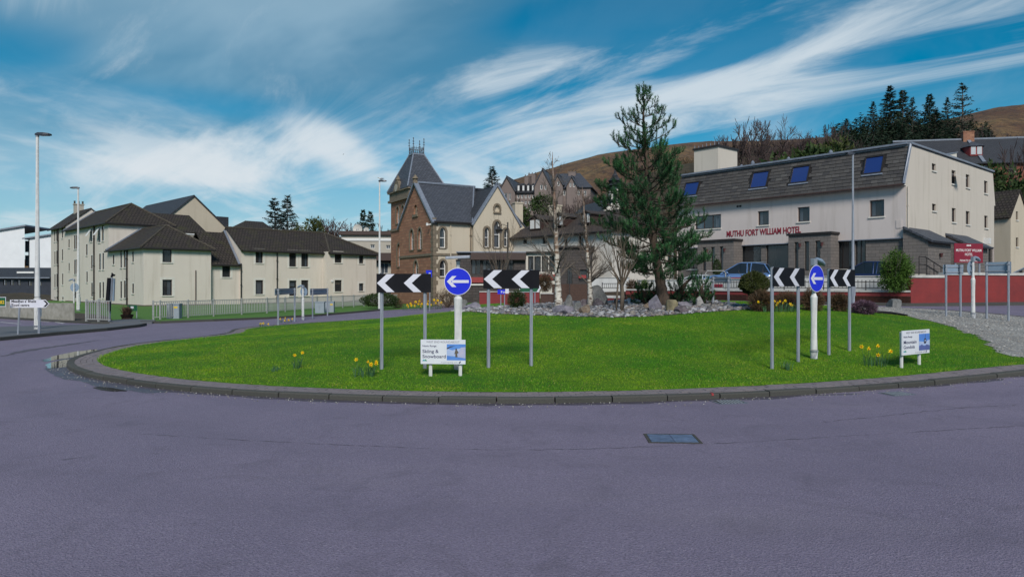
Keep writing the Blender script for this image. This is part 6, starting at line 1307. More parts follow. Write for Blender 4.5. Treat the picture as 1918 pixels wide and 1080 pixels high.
arrow_sign('grey back of a round sign between chevron backs at the far left rim', (567.5, 599), 567.5, 546, 8.5, 8.5, R(-25), 536, 'l', True, prr=.07, thin=.045, shoulder=556, sc=.9, name='round_sign_back')
arrow_sign('blue-grey back of a round sign between chevron backs on the gravel', (1822.5, 595.5), 1825, 502, 13.5, 13.5, R(30), 484, 'r', True, prr=.068, thin=.042, shoulder=517, name='round_sign_back')

# sponsor boards
def sponsor(label, posts, box, lines, pic):
    a, c = hit(*posts[0]), hit(*posts[1]); t = Vector((c.x - a.x, c.y - a.y, 0)).normalized(); e = thing('sponsor_board', label, 'board', a, math.atan2(t.y, t.x)); L = math.hypot(c.x - a.x, c.y - a.y)
    x0, zt = plane_at(a, t, box[0], box[1]); x1, zt2 = plane_at(a, t, box[2], box[1] + box[4]); _, zb = plane_at(a, t, box[0], box[3]); w, h = x1 - x0, zt - zb
    for x in (0, L): MB().tube([(x, .055, -.15), (x, .055, zt - .03)], .036, 12).build('post', 'post_white', e)
    bd = MB().box(x0, x1, -.012, .012, zb, zt).build('board', 'board_white', e, bevel=.003)
    m = lambda fx, fz: T(x0 + w * fx, -.0135, zb + h * fz)
    text('heading', 'WEST END ROUNDABOUT', h * .11, 'ink_grey', bd, m(.5, .87), 0, .0008, width=w * .74)
    text('lettering', 'Nevis Range', h * .10, 'ink_navy', bd, m(.04, .71), .0004, .0008, 'LEFT', w * .31)
    for s_, fz, fw_ in lines: text('lettering', s_, h * .19, 'ink_navy', bd, m(.04, fz), .0009, .0008, 'LEFT', w * fw_)
    text('small_lettering', 'In partnership with', h * .06, 'ink_grey', bd, m(.46, .055), 0, .0008, 'LEFT', w * .36)
    MB().prism([(x0 + w * q, -.0125, zb + h * r) for q, r in ((.855, .03), (.885, .05), (.90, .11), (.885, .13), (.87, .09), (.85, .08))], (0, -.001, 0)).build('emblem', 'ink_navy', bd)
    lg = MB().prism([(x0 + w * q, -.0125, zb + h * r) for q, r in ((.035, .12), (.06, .19), (.085, .165), (.11, .20), (.145, .12))], (0, -.001, 0)).build('logo', 'print_teal', bd); MB().prism([(x0 + w * q, -.0137, zb + h * r) for q, r in ((.095, .14), (.11, .20), (.145, .14))], (0, -.001, 0)).build('logo_hill', 'print_grass', bd)
    px0, px1, pz0, pz1 = x0 + w * pic[0], x0 + w * pic[1], zb + h * pic[2], zb + h * pic[3]; pr_ = MB().box(px0, px1, -.0135, -.0122, pz0, pz1).build('picture', 'print_blue', bd); X = lambda f: lerp(px0, px1, f); Zz = lambda f: lerp(pz0, pz1, f)
    def shp(nm, mt, q, y=-.0147): MB().prism([(X(a_), y, Zz(b_)) for a_, b_ in q], (0, -.0008, 0)).build(nm, mt, pr_)
    if 'Skiing' in lines[0][0]:
        shp('picture_snow', 'print_pale', [(0, .28), (1, .2), (1, .80), (.62, .72), (.3, .62), (0, .72)]); shp('picture_spray', 'print_cloud', [(.58, .2), (1, .12), (1, .82), (.75, .80), (.62, .5)], -.0158)
        shp('picture_rider', 'print_coat', [(.46, .20), (.58, .20), (.56, .40), (.64, .48), (.56, .62), (.5, .68), (.46, .62), (.42, .45), (.40, .36), (.44, .42), (.46, .38)], -.017); shp('picture_rider', 'print_dark', [(.47, .64), (.54, .64), (.54, .72), (.5, .75), (.47, .71)], -.0182); shp('picture_ridge', 'print_dark', [(0, .68), (.2, .80), (.45, .90), (.2, .86), (0, .76)], -.017)
    else:
        shp('picture_cloud', 'print_pale', [(0, .3), (1, .26), (1, .62), (.5, .5), (0, .56)]); shp('picture_hill', 'print_hill', [(0, .0), (1, .0), (1, .26), (.7, .34), (.5, .24), (.25, .36), (0, .24)], -.0158)
        shp('picture_cabin', 'print_dark', [(.46, .40), (.62, .40), (.68, .50), (.66, .66), (.58, .72), (.50, .70), (.44, .58)], -.017); shp('picture_cabin_glass', 'print_pale', [(.50, .52), (.60, .53), (.60, .63), (.51, .62)], -.0182); shp('picture_cable', 'print_dark', [(.55, .70), (.57, .70), (.60, .98), (.585, .98)], -.017)
    return e
sponsor('white sponsor board reading Skiing and Snowboard in front of the left signs', ((805.5, 705), (861.5, 704)), (788, 635.5, 872, 681, 1), [('Skiing &', .46, .36), ('Snowboard', .25, .52)], (.585, 1.0, .16, .82))
sponsor('white sponsor board reading Mountain Gondola at the right of the lawn', ((1693.5, 689), (1726.5, 683)), (1689, 619.5, 1740, 665.5, -2.5), [('Mountain', .46, .46), ('Gondola', .26, .40)], (.60, 1.0, .14, .83))

# ---------------------------------------------------------------- lamp posts
plain('lamp_head', (.06, .065, .08), .45, .4)
def lamp(label, base_px, d, top_py, arm=1, hl=.55, r0=.085, ground=None, sc=1, paint='post_white'):
    X = (base_px - CX) / F * d; z0 = G(X, d) if ground is None else ground; h = EH - (top_py - HZ) / F * d - z0; e = thing('street_lamp', label, 'street lamp', (X, d, z0))
    MB().tube([(0, 0, -.2), (0, 0, 1.2), (0, 0, 1.3), (0, 0, h)], [r0 * 1.3, r0 * 1.3, r0, r0 * .55], 14).build('pole', paint, e, smooth=False); MB().tube([(0, 0, -.1), (0, 0, .14)], r0 * 1.4, 14).build('pole_base', 'galv', e)
    MB().box(r0 * 1.3 - .02, r0 * 1.3 + .004, -.06, .06, .5, 1.0).build('access_door', paint, e)
    mb = MB(); s = arm; prof = [(-.08, .03, .05), (.05, .07, .09), (.3, .06, .14), (hl, .035, .12), (hl + .05, .01, .06)]
    vs = []
    for x, th, w in prof: vs += [(s * x, -w, h + .02 - th * .2), (s * x, w, h + .02 - th * .2), (s * x, w * .8, h + .05 + th), (s * x, -w * .8, h + .05 + th)]
    mb.add(vs, [(j * 4 + i, j * 4 + (i + 1) % 4, (j + 1) * 4 + (i + 1) % 4, (j + 1) * 4 + i) for j in range(4) for i in range(4)] + [(0, 1, 2, 3), (16, 17, 18, 19)]); hd = mb.build('lamp_head', 'lamp_head', e); MB().box(*sorted((s * .12, s * hl * .9)), -.09, .09, h - .008, h + .008).build('lamp_lens', 'sign_grey', hd); MB().tube([(0, 0, h - .05), (0, 0, h + .03)], r0 * .7, 10).build('spigot', 'galv', e)
    return e, h + z0
lamp('tallest white street lamp, on the traffic island at the left edge', 70, 28, 254, 1, .5, .10, .10)
lamp('white street lamp standing before the four-storey end of the flats', 146.5, 48, 353, -1, .5, .095)
l3, ht = lamp('white street lamp with a gull on top, left of the sandstone tower', 711, 50, 340, 1, .45, .09)
lamp('grey street lamp in front of the hotel facade', 1597.5, 33.0, 290, -1, .22, .075, paint='galv')
# gull on the lamp, and one in flight
plain('gull_white', (.68, .68, .68), .8); plain('gull_grey', (.24, .26, .30), .8)
def gull(label, loc, sc, fly):
    e = thing('gull', label, 'bird', loc, R(180 if not fly else 20)); mb = MB(); ns = 12
    prof = [(-.20, .006, .02), (-.16, .03, .02), (-.06, .055, .0), (.05, .06, .005), (.12, .045, .04), (.15, .036, .075), (.19, .036, .085), (.225, .02, .08), (.26, .006, .072)]
    mb.tube([(x * sc, 0, (z + .09) * sc) for x, r, z in prof], [r * sc for x, r, z in prof], ns); mb.build('body', 'gull_white', e, smooth=True)
    for s in (-1, 1):
        if fly: MB().add([(.06 * sc, s * .04 * sc, .11 * sc), (.05 * sc, s * .28 * sc, .22 * sc), (-.05 * sc, s * .62 * sc, .16 * sc), (-.03 * sc, s * .3 * sc, .19 * sc), (-.08 * sc, s * .04 * sc, .10 * sc)], [(0, 1, 3, 4), (1, 2, 3)]).build('wing', 'gull_grey', e)
        else: MB().add([(.07 * sc, s * .05 * sc, .13 * sc), (-.06 * sc, s * .066 * sc, .15 * sc), (-.24 * sc, s * .02 * sc, .11 * sc), (-.08 * sc, s * .065 * sc, .07 * sc), (.05 * sc, s * .066 * sc, .08 * sc)], [(0, 1, 2, 3, 4)]).build('wing', 'gull_grey', e); MB().tube([(.0, s * .02 * sc, .05 * sc), (.0, s * .02 * sc, 0)], .006 * sc, 5).build('leg', 'sign_yellow', e)
    MB().tube([(.255 * sc, 0, .163 * sc), (.30 * sc, 0, .155 * sc)], [.008 * sc, .002 * sc], 5).build('beak', 'sign_yellow', e)
gull('grey and white gull perched on the street lamp by the tower', (l3.location.x + .12, 50, ht + .11), 1.0, False)
p = W(643, 290, 60); gull('small dark bird flying left of the tower', p, .35, True)

# ---------------------------------------------------------------- street furniture at the left
def rect_board(e, x0, x1, z0, z1, y, mat, nm='board', th=.01): return MB().box(x0, x1, y - th, y, z0, z1).build(nm, mat, e)
a = Vector((*gp(33, 625.5, .1), .1)); u = a.y / F; e = thing('direction_sign', 'white Town centre direction sign pointing right on a leaning post', 'sign', a, R(2)); zt, zb = EH - (561 - HZ) * u - .1, EH - (576 - HZ) * u - .1; x0, x1, xp = -13 * u, 52 * u, 59 * u
MB().prism([(x0, -.03, zb), (x1, -.03, zb), (xp, -.03, (zb + zt) / 2), (x1, -.03, zt), (x0, -.03, zt)], (0, .012, 0)).build('board', 'sign_white', e)
MB().prism([(x1 - 4 * u, -.033, zt - .03), (x1, -.033, zt - .03), (xp - .03, -.033, (zb + zt) / 2), (xp - 5 * u, -.033, (zb + zt) / 2)], (0, -.002, 0)).prism([(x1 - 4 * u, -.033, zb + .03), (x1, -.033, zb + .03), (xp - .03, -.033, (zb + zt) / 2), (xp - 5 * u, -.033, (zb + zt) / 2)], (0, -.002, 0)).build('chevron', 'sign_black', e)
text('lettering', "Meadhan a' Bhaile", .13, 'sign_black', e, T(x0 + .05, -.034, zb + .19), .002, .001, 'LEFT', 45 * u); text('lettering', 'Town centre', .13, 'sign_black', e, T(x0 + .05, -.034, zb + .05), .002, .001, 'LEFT', 33 * u)
MB().tube([(0, 0, -.2), (.08, 0, zt - .02)], .035, 10).build('post', 'galv', e); MB().tube([(38.5 * u, .02, -.2), (38.5 * u, .02, zt - .02)], .045, 10).build('post', 'galv', e)
a = Vector((*gp(-14, 627, .1), .1)); u = a.y / F; e = thing('route_sign', 'green route sign with yellow numerals cut by the left edge', 'sign', a, 0); rect_board(e, -24 * u, 26.5 * u, EH - (574 - HZ) * u - .1, EH - (556 - HZ) * u - .1, -.03, 'sign_white'); rect_board(e, -24 * u, 25.6 * u, EH - (573 - HZ) * u - .1, EH - (557 - HZ) * u - .1, -.0405, 'sign_green', 'panel', .002); text('lettering', 'A82', .16, 'sign_yellow', e, T(24 * u, -.0445, EH - (568.5 - HZ) * u - .1), .004, .001, 'RIGHT'); MB().tube([(0, 0, -.2), (0, 0, 1.5)], .04, 10).build('post', 'galv', e)
arrow_sign('grey back of a round sign behind the panel wall at the left', (138.5, 586), 139, 538, 8.2, 8.2, 0, 524, 'l', True, prr=.05, thin=.045, shoulder=552, sc=.8, name='round_sign_back')
# leaning signal post
a = hit(204, 604.5); u = a.y / F; e = thing('signal_post', 'leaning grey signal post with black backing board by the railing', 'traffic signal', a); top = (519 - 604) * -u
MB().tube([(0, 0, -.1), (5.5 * u, 0, top)], .055, 10).build('pole', 'galv', e); MB().prism([(-2.5 * u, -.1, 87 * u * .45), (3.2 * u, -.1, 87 * u * .45), (5.8 * u, -.1, top - .02), (.6 * u, -.1, top - .02)], (0, -.08, 0)).build('backing_board', 'sign_black', e)
MB().prism([(4 * u, .06, 87 * u * .47), (7.5 * u, .06, 87 * u * .47), (9 * u, .06, top - .05), (6.5 * u, .06, top - .05)], (0, .08, 0)).build('backing_board', 'sign_back', e); MB().tube([(4.5 * u, 0, top + .02), (7 * u, 0, top + .16), (10.5 * u, 0, top + .1)], [.05, .09, .06], 8).build('detector', 'sign_black', e)
MB().box(1.2 * u, 4.8 * u, -.16, -.05, 22 * u, 42 * u).build('control_box', 'sign_black', e); MB().tube([(3 * u, -.165, 38 * u), (3 * u, -.17, 38 * u)], .05, 10).build('red_lens', 'red_trim', e)
# planter tub with a brown grass, small green sign, cabinets
a = hit(238, 600); u = a.y / F; e = thing('planter_tub', 'round brown planter tub with a brown spiky plant', 'planter', a); MB().tube([(0, 0, -.05), (0, 0, .05), (0, 0, .27), (0, 0, .32)], [.24, .28, .33, .35], 16).build('tub', 'brick_step', e)
plain('spike_leaf', (.075, .035, .025), .8, c2=(.13, .075, .05), scale=12)
mb = MB()
for k in range(260):
    q = random.uniform(0, 6.28); l = random.uniform(.3, .62); lean = random.uniform(.1, .9); d_ = Vector((math.cos(q) * lean, math.sin(q) * lean, 1)).normalized(); b0 = Vector((random.uniform(-.15, .15), random.uniform(-.15, .15), .28)); s_ = Vector((-math.sin(q), math.cos(q), 0)) * .012; m_ = b0 + d_ * l * .6; tip = b0 + d_ * l + Vector((math.cos(q), math.sin(q), -.5)) * .18 * lean; mb.add([b0 - s_, b0 + s_, m_ + s_, m_ - s_, tip], [(0, 1, 2, 3), (3, 2, 4)])
mb.build('foliage', 'spike_leaf', e)
a = hit(252, 597.5); u = a.y / F; e = thing('notice_sign', 'small green notice sign behind the planter tub', 'sign', a, R(-8)); rect_board(e, -14 * u, 5.5 * u, 15.5 * u, 26.5 * u, -.03, 'sign_green'); rect_board(e, -7 * u, -1 * u, 20 * u, 24 * u, -.041, 'sign_white', 'panel', .001); MB().tube([(4.5 * u, 0, -.1), (4.5 * u, 0, 25 * u)], .03, 8).build('post', 'galv', e); MB().tube([(-12 * u, 0, -.1), (-12 * u, 0, 25 * u)], .03, 8).build('post', 'galv', e)
def cabinet(label, px, py, wpx, hpx, y=True):
    a = hit(px, py); u = a.y / F; w, h = wpx * u, hpx * u; e = thing('utility_cabinet', label, 'cabinet', a, R(6)); MB().box(-w / 2, w / 2, 0, .45, -.05, h).build('body', 'sign_grey_blue', e, bevel=.02); MB().box(-w / 2 - .02, w / 2 + .02, -.03, .48, h, h + .05).build('lid', 'sign_grey_blue', e); MB().box(-w / 2 + .04, -.006, -.012, 0, .06, h - .06).build('door', 'sign_grey_blue', e); MB().box(.006, w / 2 - .04, -.012, 0, .06, h - .06).build('door', 'sign_grey_blue', e); MB().box(-.03, .0, -.03, -.012, h * .5, h * .5 + .12).build('handle', 'galv', e)
    if y: MB().box(w * .08, w * .38, -.016, -.013, h - .2, h - .11).build('label_plate', 'sign_yellow', e)
plain('sign_grey_blue', (.27, .31, .37), .6, c2=(.22, .26, .31), scale=3)
cabinet('grey utility cabinet interrupting the white guard rail', 323.5, 598.5, 23, 28.5); cabinet('grey utility cabinet without label behind the far chevron back', 598.5, 588, 17, 22, False); cabinet('grey utility cabinet with orange label beside its twin', 617, 586.5, 16, 21)
# signs across the road
def simple_sign(name, label, px, d, box, mat, post_px=None, extra=None, rot=0):
    X = (px - CX) / F * d; z0 = G(X, d); u = d / F; e = thing(name, label, 'sign', (X, d, z0), rot); zt, zb = EH - (box[1] - HZ) * u - z0, EH - (box[3] - HZ) * u - z0; bd = rect_board(e, (box[0] - px) * u, (box[2] - px) * u, zb, zt, -.03, mat)
    for pp in post_px or (px,): MB().tube([((pp - px) * u, .02, -.1), ((pp - px) * u, .02, zt - .02)], .035, 8).build('post', 'galv', e)
    return e, bd, u, zb, zt
e, bd, u, zb, zt = simple_sign('parking_sign', 'small blue sign with white symbols before the red garden wall', 944, 44, (932, 542, 946, 550.5), 'sign_blue', (938, 945)); text('lettering', 'P', .2, 'sign_white', bd, T(-.15, -.042, zb + .06), .004, .001); text('lettering', '24', .16, 'sign_white', bd, T(.0, -.042, zb + .06), .003, .001)
MB().box(2.5 * u, 9 * u, -.04, -.03, zb + 1 * u, zt + .05).build('side_plate', 'sign_white', e)
X = (999 - CX) / F * 43; z0 = G(X, 43); u = 43 / F; e = thing('road_sign', 'green road sign with white arrow end behind the right chevron board', 'sign', (X, 43, z0)); zt, zb = EH - (530 - HZ) * u - z0, EH - (547 - HZ) * u - z0
MB().prism([(-26 * u, -.03, zb), (9 * u, -.03, zb), (14 * u, -.03, (zb + zt) / 2), (9 * u, -.03, zt), (-26 * u, -.03, zt)], (0, .012, 0)).build('board', 'sign_white', e); MB().prism([(-25.2 * u, -.033, zb + .02), (6 * u, -.033, zb + .02), (11 * u, -.033, (zb + zt) / 2), (6 * u, -.033, zt - .02), (-25.2 * u, -.033, zt - .02)], (0, .002, 0)).build('panel', 'sign_green', e)
MB().prism([(6 * u, -.037, zb + .02), (8 * u, -.037, zb + .02), (13 * u, -.037, (zb + zt) / 2), (8 * u, -.037, zt - .02), (6 * u, -.037, zt - .02), (11 * u, -.037, (zb + zt) / 2)], (0, .002, 0)).build('chevron', 'sign_white', e)
for pp in (-18, 3): MB().tube([(pp * u, .02, -.1), (pp * u, .02, zt)], .035, 8).build('post', 'galv', e)
e, bd, u, zb, zt = simple_sign('blue_sign', 'small blue square sign in front of the sandstone hall', 805, 46, (798, 506, 809, 519), 'sign_blue'); text('lettering', 'P', .3, 'sign_white', bd, T(0, -.042, zb + .09), .006, .001)
# hotel notice boards
a = Vector((*wpt(1812, 36.8), TER)); u = a.y / F; e = thing('hotel_board', 'large red hotel board reading private parking above the tall red wall', 'sign', a, R(14)); x0, x1 = -33 * u, 33 * u; zt, zb = EH - (456 - HZ) * u - TER, EH - (492 - HZ) * u - TER
bd = rect_board(e, x0, x1, zb, zt, -.05, 'panel_red', th=.03); h = zt - zb
text('lettering', 'MUTHU FORT WILLIAM', h * .19, 'letter_white', bd, T(0, -.083, zb + h * .58), .002, .002, width=(x1 - x0) * .88); text('lettering', 'HOTEL', h * .19, 'letter_white', bd, T(0, -.083, zb + h * .37), .002, .002, width=(x1 - x0) * .27); text('lettering', 'PRIVATE PARKING', h * .15, 'letter_white', bd, T(0, -.083, zb + h * .06), .001, .002, width=(x1 - x0) * .62)
mb = MB()
for k in range(3): mb.prism([((k - 1) * .1 - .045, -.082, zb + h * .86), ((k - 1) * .1 + .045, -.082, zb + h * .86), ((k - 1) * .1 + .03, -.082, zb + h * .94), ((k - 1) * .1 - .03, -.082, zb + h * .94)], (0, -.003, 0))
mb.build('emblem', 'letter_white', bd)
for x in (x0 + .15, x1 - .15): MB().tube([(x, 0, -.1), (x, 0, zt)], .05, 8).build('post', 'galv', e)
a = Vector((*wpt(1372, 42.2), TER - .6)); u = a.y / F; e = thing('hotel_board', 'red hotel board on the white wall, half hidden by the clipped bush', 'sign', a, R(-35)); zz = lambda py: EH - (py - HZ) * u - a.z
bd = rect_board(e, -8 * u, 26 * u, zz(537.5), zz(519), -.05, 'panel_red', th=.03); text('lettering', 'WILLIAM HOTEL', .2, 'letter_white', bd, T(8 * u, -.083, zz(528)), .002, .002, width=26 * u); text('lettering', 'PRIVATE', .13, 'letter_white', bd, T(8 * u, -.083, zz(533)), .002, .002); text('lettering', 'CAR PARK', .12, 'letter_white', bd, T(8 * u, -.083, zz(536.5)), .002, .002); rect_board(e, -35 * u, -9 * u, zz(537.5), zz(531.5), -.05, 'panel_red', 'side_board', .03)
for x in (-6 * u, 24 * u): MB().tube([(x, 0, -.6), (x, 0, zz(520))], .04, 8).build('post', 'galv', e)
# hanging street lantern in front of the hall
X = (951 - CX) / F * 50; z0 = G(X, 50); u = 50 / F; e = thing('hanging_lantern', 'black bracket lantern hanging before the hall windows', 'street lamp', (X, 50, z0)); zt = EH - (416 - HZ) * u - z0
MB().tube([(0, 0, -.1), (0, 0, zt)], [.08, .05], 10).build('pole', 'iron_black', e); MB().tube([(0, 0, zt - .3), (-.35, 0, zt - .15), (-.62, 0, zt - .3)], .025, 6).tube([(0, 0, zt - .8), (-.3, 0, zt - .45)], .02, 6).build('bracket', 'iron_black', e); MB().tube([(-.62, 0, zt - .3), (-.62, 0, zt - .4), (-.62, 0, zt - .55), (-.62, 0, zt - .8)], [.06, .1, .3, .2], 12).build('lantern', 'iron_black', e)
plain('bark_dark', (.05, .04, .035), .9)
# ---------------------------------------------------------------- boulders
def boulder(px, py, wpx, hpx, mat, label, seed, pointy=0):
    a = hit(px, py); u = a.y / F; w, h = wpx * u / 2, hpx * u; import bmesh
    bm = bmesh.new(); bmesh.ops.create_icosphere(bm, subdivisions=3, radius=1); r_ = random.Random(seed); cuts = [(Vector((r_.gauss(0, 1), r_.gauss(0, 1), r_.gauss(0, .8))).normalized(), r_.uniform(.5, .8)) for _ in range(17)]
    for v in bm.verts:
        c = v.co.copy()
        for n, d in cuts:
            k = c.dot(n)
            if k > d: c -= n * (k - d) * .99
        c *= 1 + .05 * mn.fractal((c.x * 1.7 + seed, c.y * 1.7, c.z * 1.7), 1, 2, 3); t = max(0, c.z); c.x *= 1 - pointy * t; c.y *= 1 - pointy * t; v.co = Vector((c.x * w * 1.35, c.y * w * 1.05, h * (.34 + c.z * (.88 + .25 * pointy))))
    me = bpy.data.meshes.new('boulder'); bm.to_mesh(me); bm.free(); me.materials.append(MATS[mat]); me.polygons.foreach_set('use_smooth', [True] * len(me.polygons)); me.set_sharp_from_angle(angle=R(24)); o = link('boulder', me, at=a + Vector((0, w * .4, -.02))); o.rotation_euler = (0, 0, r_.uniform(-.4, .4)); tag(o, label, 'boulder', 'boulders on the pebble bed')
for i, q in enumerate([(865, 576, 26, 20, 'rock_grey', 'grey boulder at the left end of the pebble bed, beside the cone shrub'), (884, 579, 36, 15, 'rock_lilac', 'low flat grey boulder in front of the cone shrub'), (917, 572, 34, 27, 'rock_grey', 'rounded grey boulder left of the right chevron post'), (941, 572, 24, 20, 'rock_purple', 'dark grey boulder behind the right chevron post'), (1065, 575, 20, 24, 'rock_grey', 'upright pale grey boulder right of the thicker birch'), (1056, 588, 48, 23, 'rock_lilac', 'broad lilac-grey flat boulder at the foot of the thicker birch'), (1081, 581, 22, 23, 'rock_grey', 'dark angular boulder between flat lilac and brown boulders'), (1096, 587, 26, 19, 'rock_brown', 'brown boulder in front of the largest boulder'), (1094, 574, 24, 16, 'rock_purple', 'dark boulder behind the brown one, by the thinner birch'), (1121, 573, 46, 39, 'rock_grey', 'largest boulder, a tall grey-green block in the pebble bed'), (1121, 574, 30, 16, 'rock_purple', 'pinkish round boulder leaning on the largest boulder'), (1213, 577, 20, 14, 'rock_brown', 'small brown boulder left of the pointed boulder'), (1229, 581, 32, 33, 'rock_lilac', 'pointed lilac boulder at the foot of the pine'), (1258, 583, 28, 27, 'rock_ochre', 'ochre streaked boulder below the pine trunk'), (1277, 585, 32, 16, 'rock_purple', 'dark purple flat boulder right of the ochre one'), (1281, 575, 28, 13, 'rock_lilac', 'pale flat boulder behind the purple one'), (1311, 573, 17, 20, 'rock_pale', 'white upright stone right of the pine'), (1324, 575, 22, 10, 'rock_grey', 'low grey stone at the right of the white stone'), (1243, 573, 26, 14, 'rock_pale', 'pale boulder behind the pointed boulder'), (1680, 572.5, 0, 0, '', '')]):
    if q[2]:
        boulder(q[0], q[1], q[2] * .86, q[3] * .84, q[4], q[5], i + 3, (.3 if 'pointed' in q[5] else .06))

for px_, pyb, h_, lb in ((1178.5, 571, 12, 'short blue-grey marker post behind the pebbles, right of the bare young tree'), (1152.5, 571, 12, 'short dark marker post behind the pebbles, left of the bare young tree')):
    p = hit(px_, pyb); u = p.y / F; e = thing('marker_post', lb, 'post', p); MB().box(-2.3 * u, 2.3 * u, -.04, .04, -.1, h_ * u).build('post', 'sign_back' if px_ > 1170 else 'bark_dark', e, bevel=.01); MB().box(-2.6 * u, 2.6 * u, -.05, .05, h_ * u, h_ * u + .02).build('cap', 'galv', e)
# black edging lying along the lawn and gravel
ed = [hit(*p) for p in ((1602, 584), (1635, 585.5), (1668, 588), (1700, 592))]; mb = MB(); mb.tube([p + Vector((0, 0, .03)) for p in ed], [.05, .06, .05, .03], 6); tag(mb.build('lawn_edging', 'sign_black'), 'black plastic edging strip between lawn and gravel at the right', 'edging')
# ---------------------------------------------------------------- foliage helpers
def leafm(name, c1, c2, rough=.7, scale=1.5):
    g = NG(name); r = g.rand('isl'); a = g.noise(scale, 4, .6); g.set(Base_Color=g.mix(g.rng(a, .35, .65, 0, .6), g.mix(r, c1, c2), tuple(x * .45 for x in c1)), Roughness=rough); g.b.inputs['Specular IOR Level'].default_value = .25
leafm('needle', (.014, .058, .026), (.034, .115, .042)); leafm('needle_tip', (.03, .12, .042), (.065, .19, .062)); leafm('conifer_dark', (.010, .024, .014), (.022, .045, .022)); leafm('conifer_blue', (.022, .045, .045), (.05, .085, .08))
leafm('bush_green', (.022, .045, .012), (.05, .085, .02)); leafm('bush_bright', (.05, .11, .018), (.10, .19, .03)); leafm('bush_olive', (.040, .055, .014), (.08, .095, .025)); leafm('twig_brown', (.085, .052, .030), (.15, .095, .055)); leafm('heather', (.10, .055, .085), (.20, .12, .17)); leafm('twig_red', (.10, .045, .03), (.17, .09, .055))
plain('bark_pine', (.105, .072, .052), .95, c2=(.045, .033, .027), scale=9, bump=.8, bdist=.04, stretch=(1, 1, .35)); plain('bark_grey', (.15, .125, .105), .95, c2=(.085, .07, .06), scale=12, bump=.4); plain('twig_far', (.085, .058, .056), .95, c2=(.055, .038, .038), scale=3); plain('bark_sap', (.135, .105, .08), .9, c2=(.085, .066, .05), scale=10, bump=.3)
g = NG('bark_birch'); bd = g.noise(3.5, 5, .7, stretch=(1.2, 1.2, 5)); bg_ = g.noise(.9, 4, .6); z_ = g.n('ShaderNodeSeparateXYZ'); g.l(g.tc.outputs['Object'], z_.inputs[0]); lo_ = g.noise(5, 4, .6)
c = g.mix(g.rng(bd, .50, .57), (.56, .53, .48), (.10, .065, .045)); c = g.mix(g.rng(bg_, .50, .66, 0, .8), c, (.30, .18, .11)); c = g.mix(g.rng(z_.outputs[2], 1.4, 4.0, 0, .8), c, (.16, .095, .07))
g.set(Base_Color=c, Roughness=.85); g.bump(bd, .4, .01)
def rot_about(v, axis, a): return Matrix.Rotation(a, 3, axis) @ v
class Leaves:
    """many small leaf faces gathered as arrays"""
    def __init__(s): s.co = []; s.k = 0
    def tri(s, p, d, l, w, side): s.co += [tuple(p - side * w), tuple(p + side * w), tuple(p + d * l)]
    def build(s, name, mat, parent): return nmesh(name, np.array(s.co), np.arange(len(s.co)), 3, mat, parent)
def rnd_dir(r=random): 
    v = Vector((r.gauss(0, 1), r.gauss(0, 1), r.gauss(0, 1))); return v.normalized()
def brush(L, p, d, length, nl, n, w):
    a = d.orthogonal().normalized(); c = d.cross(a)
    for i in range(n):
        f = (i + random.random()) / n; q = random.uniform(0, 6.28); rad = a * math.cos(q) + c * math.sin(q); dd = (d * random.uniform(.55, 1.0) + rad * random.uniform(.5, .9)).normalized(); L.tri(p + d * length * f, dd, nl * random.uniform(.75, 1.15), w, dd.cross(rad_perp(dd)).normalized())
def rad_perp(d):
    v = rnd_dir(); return v
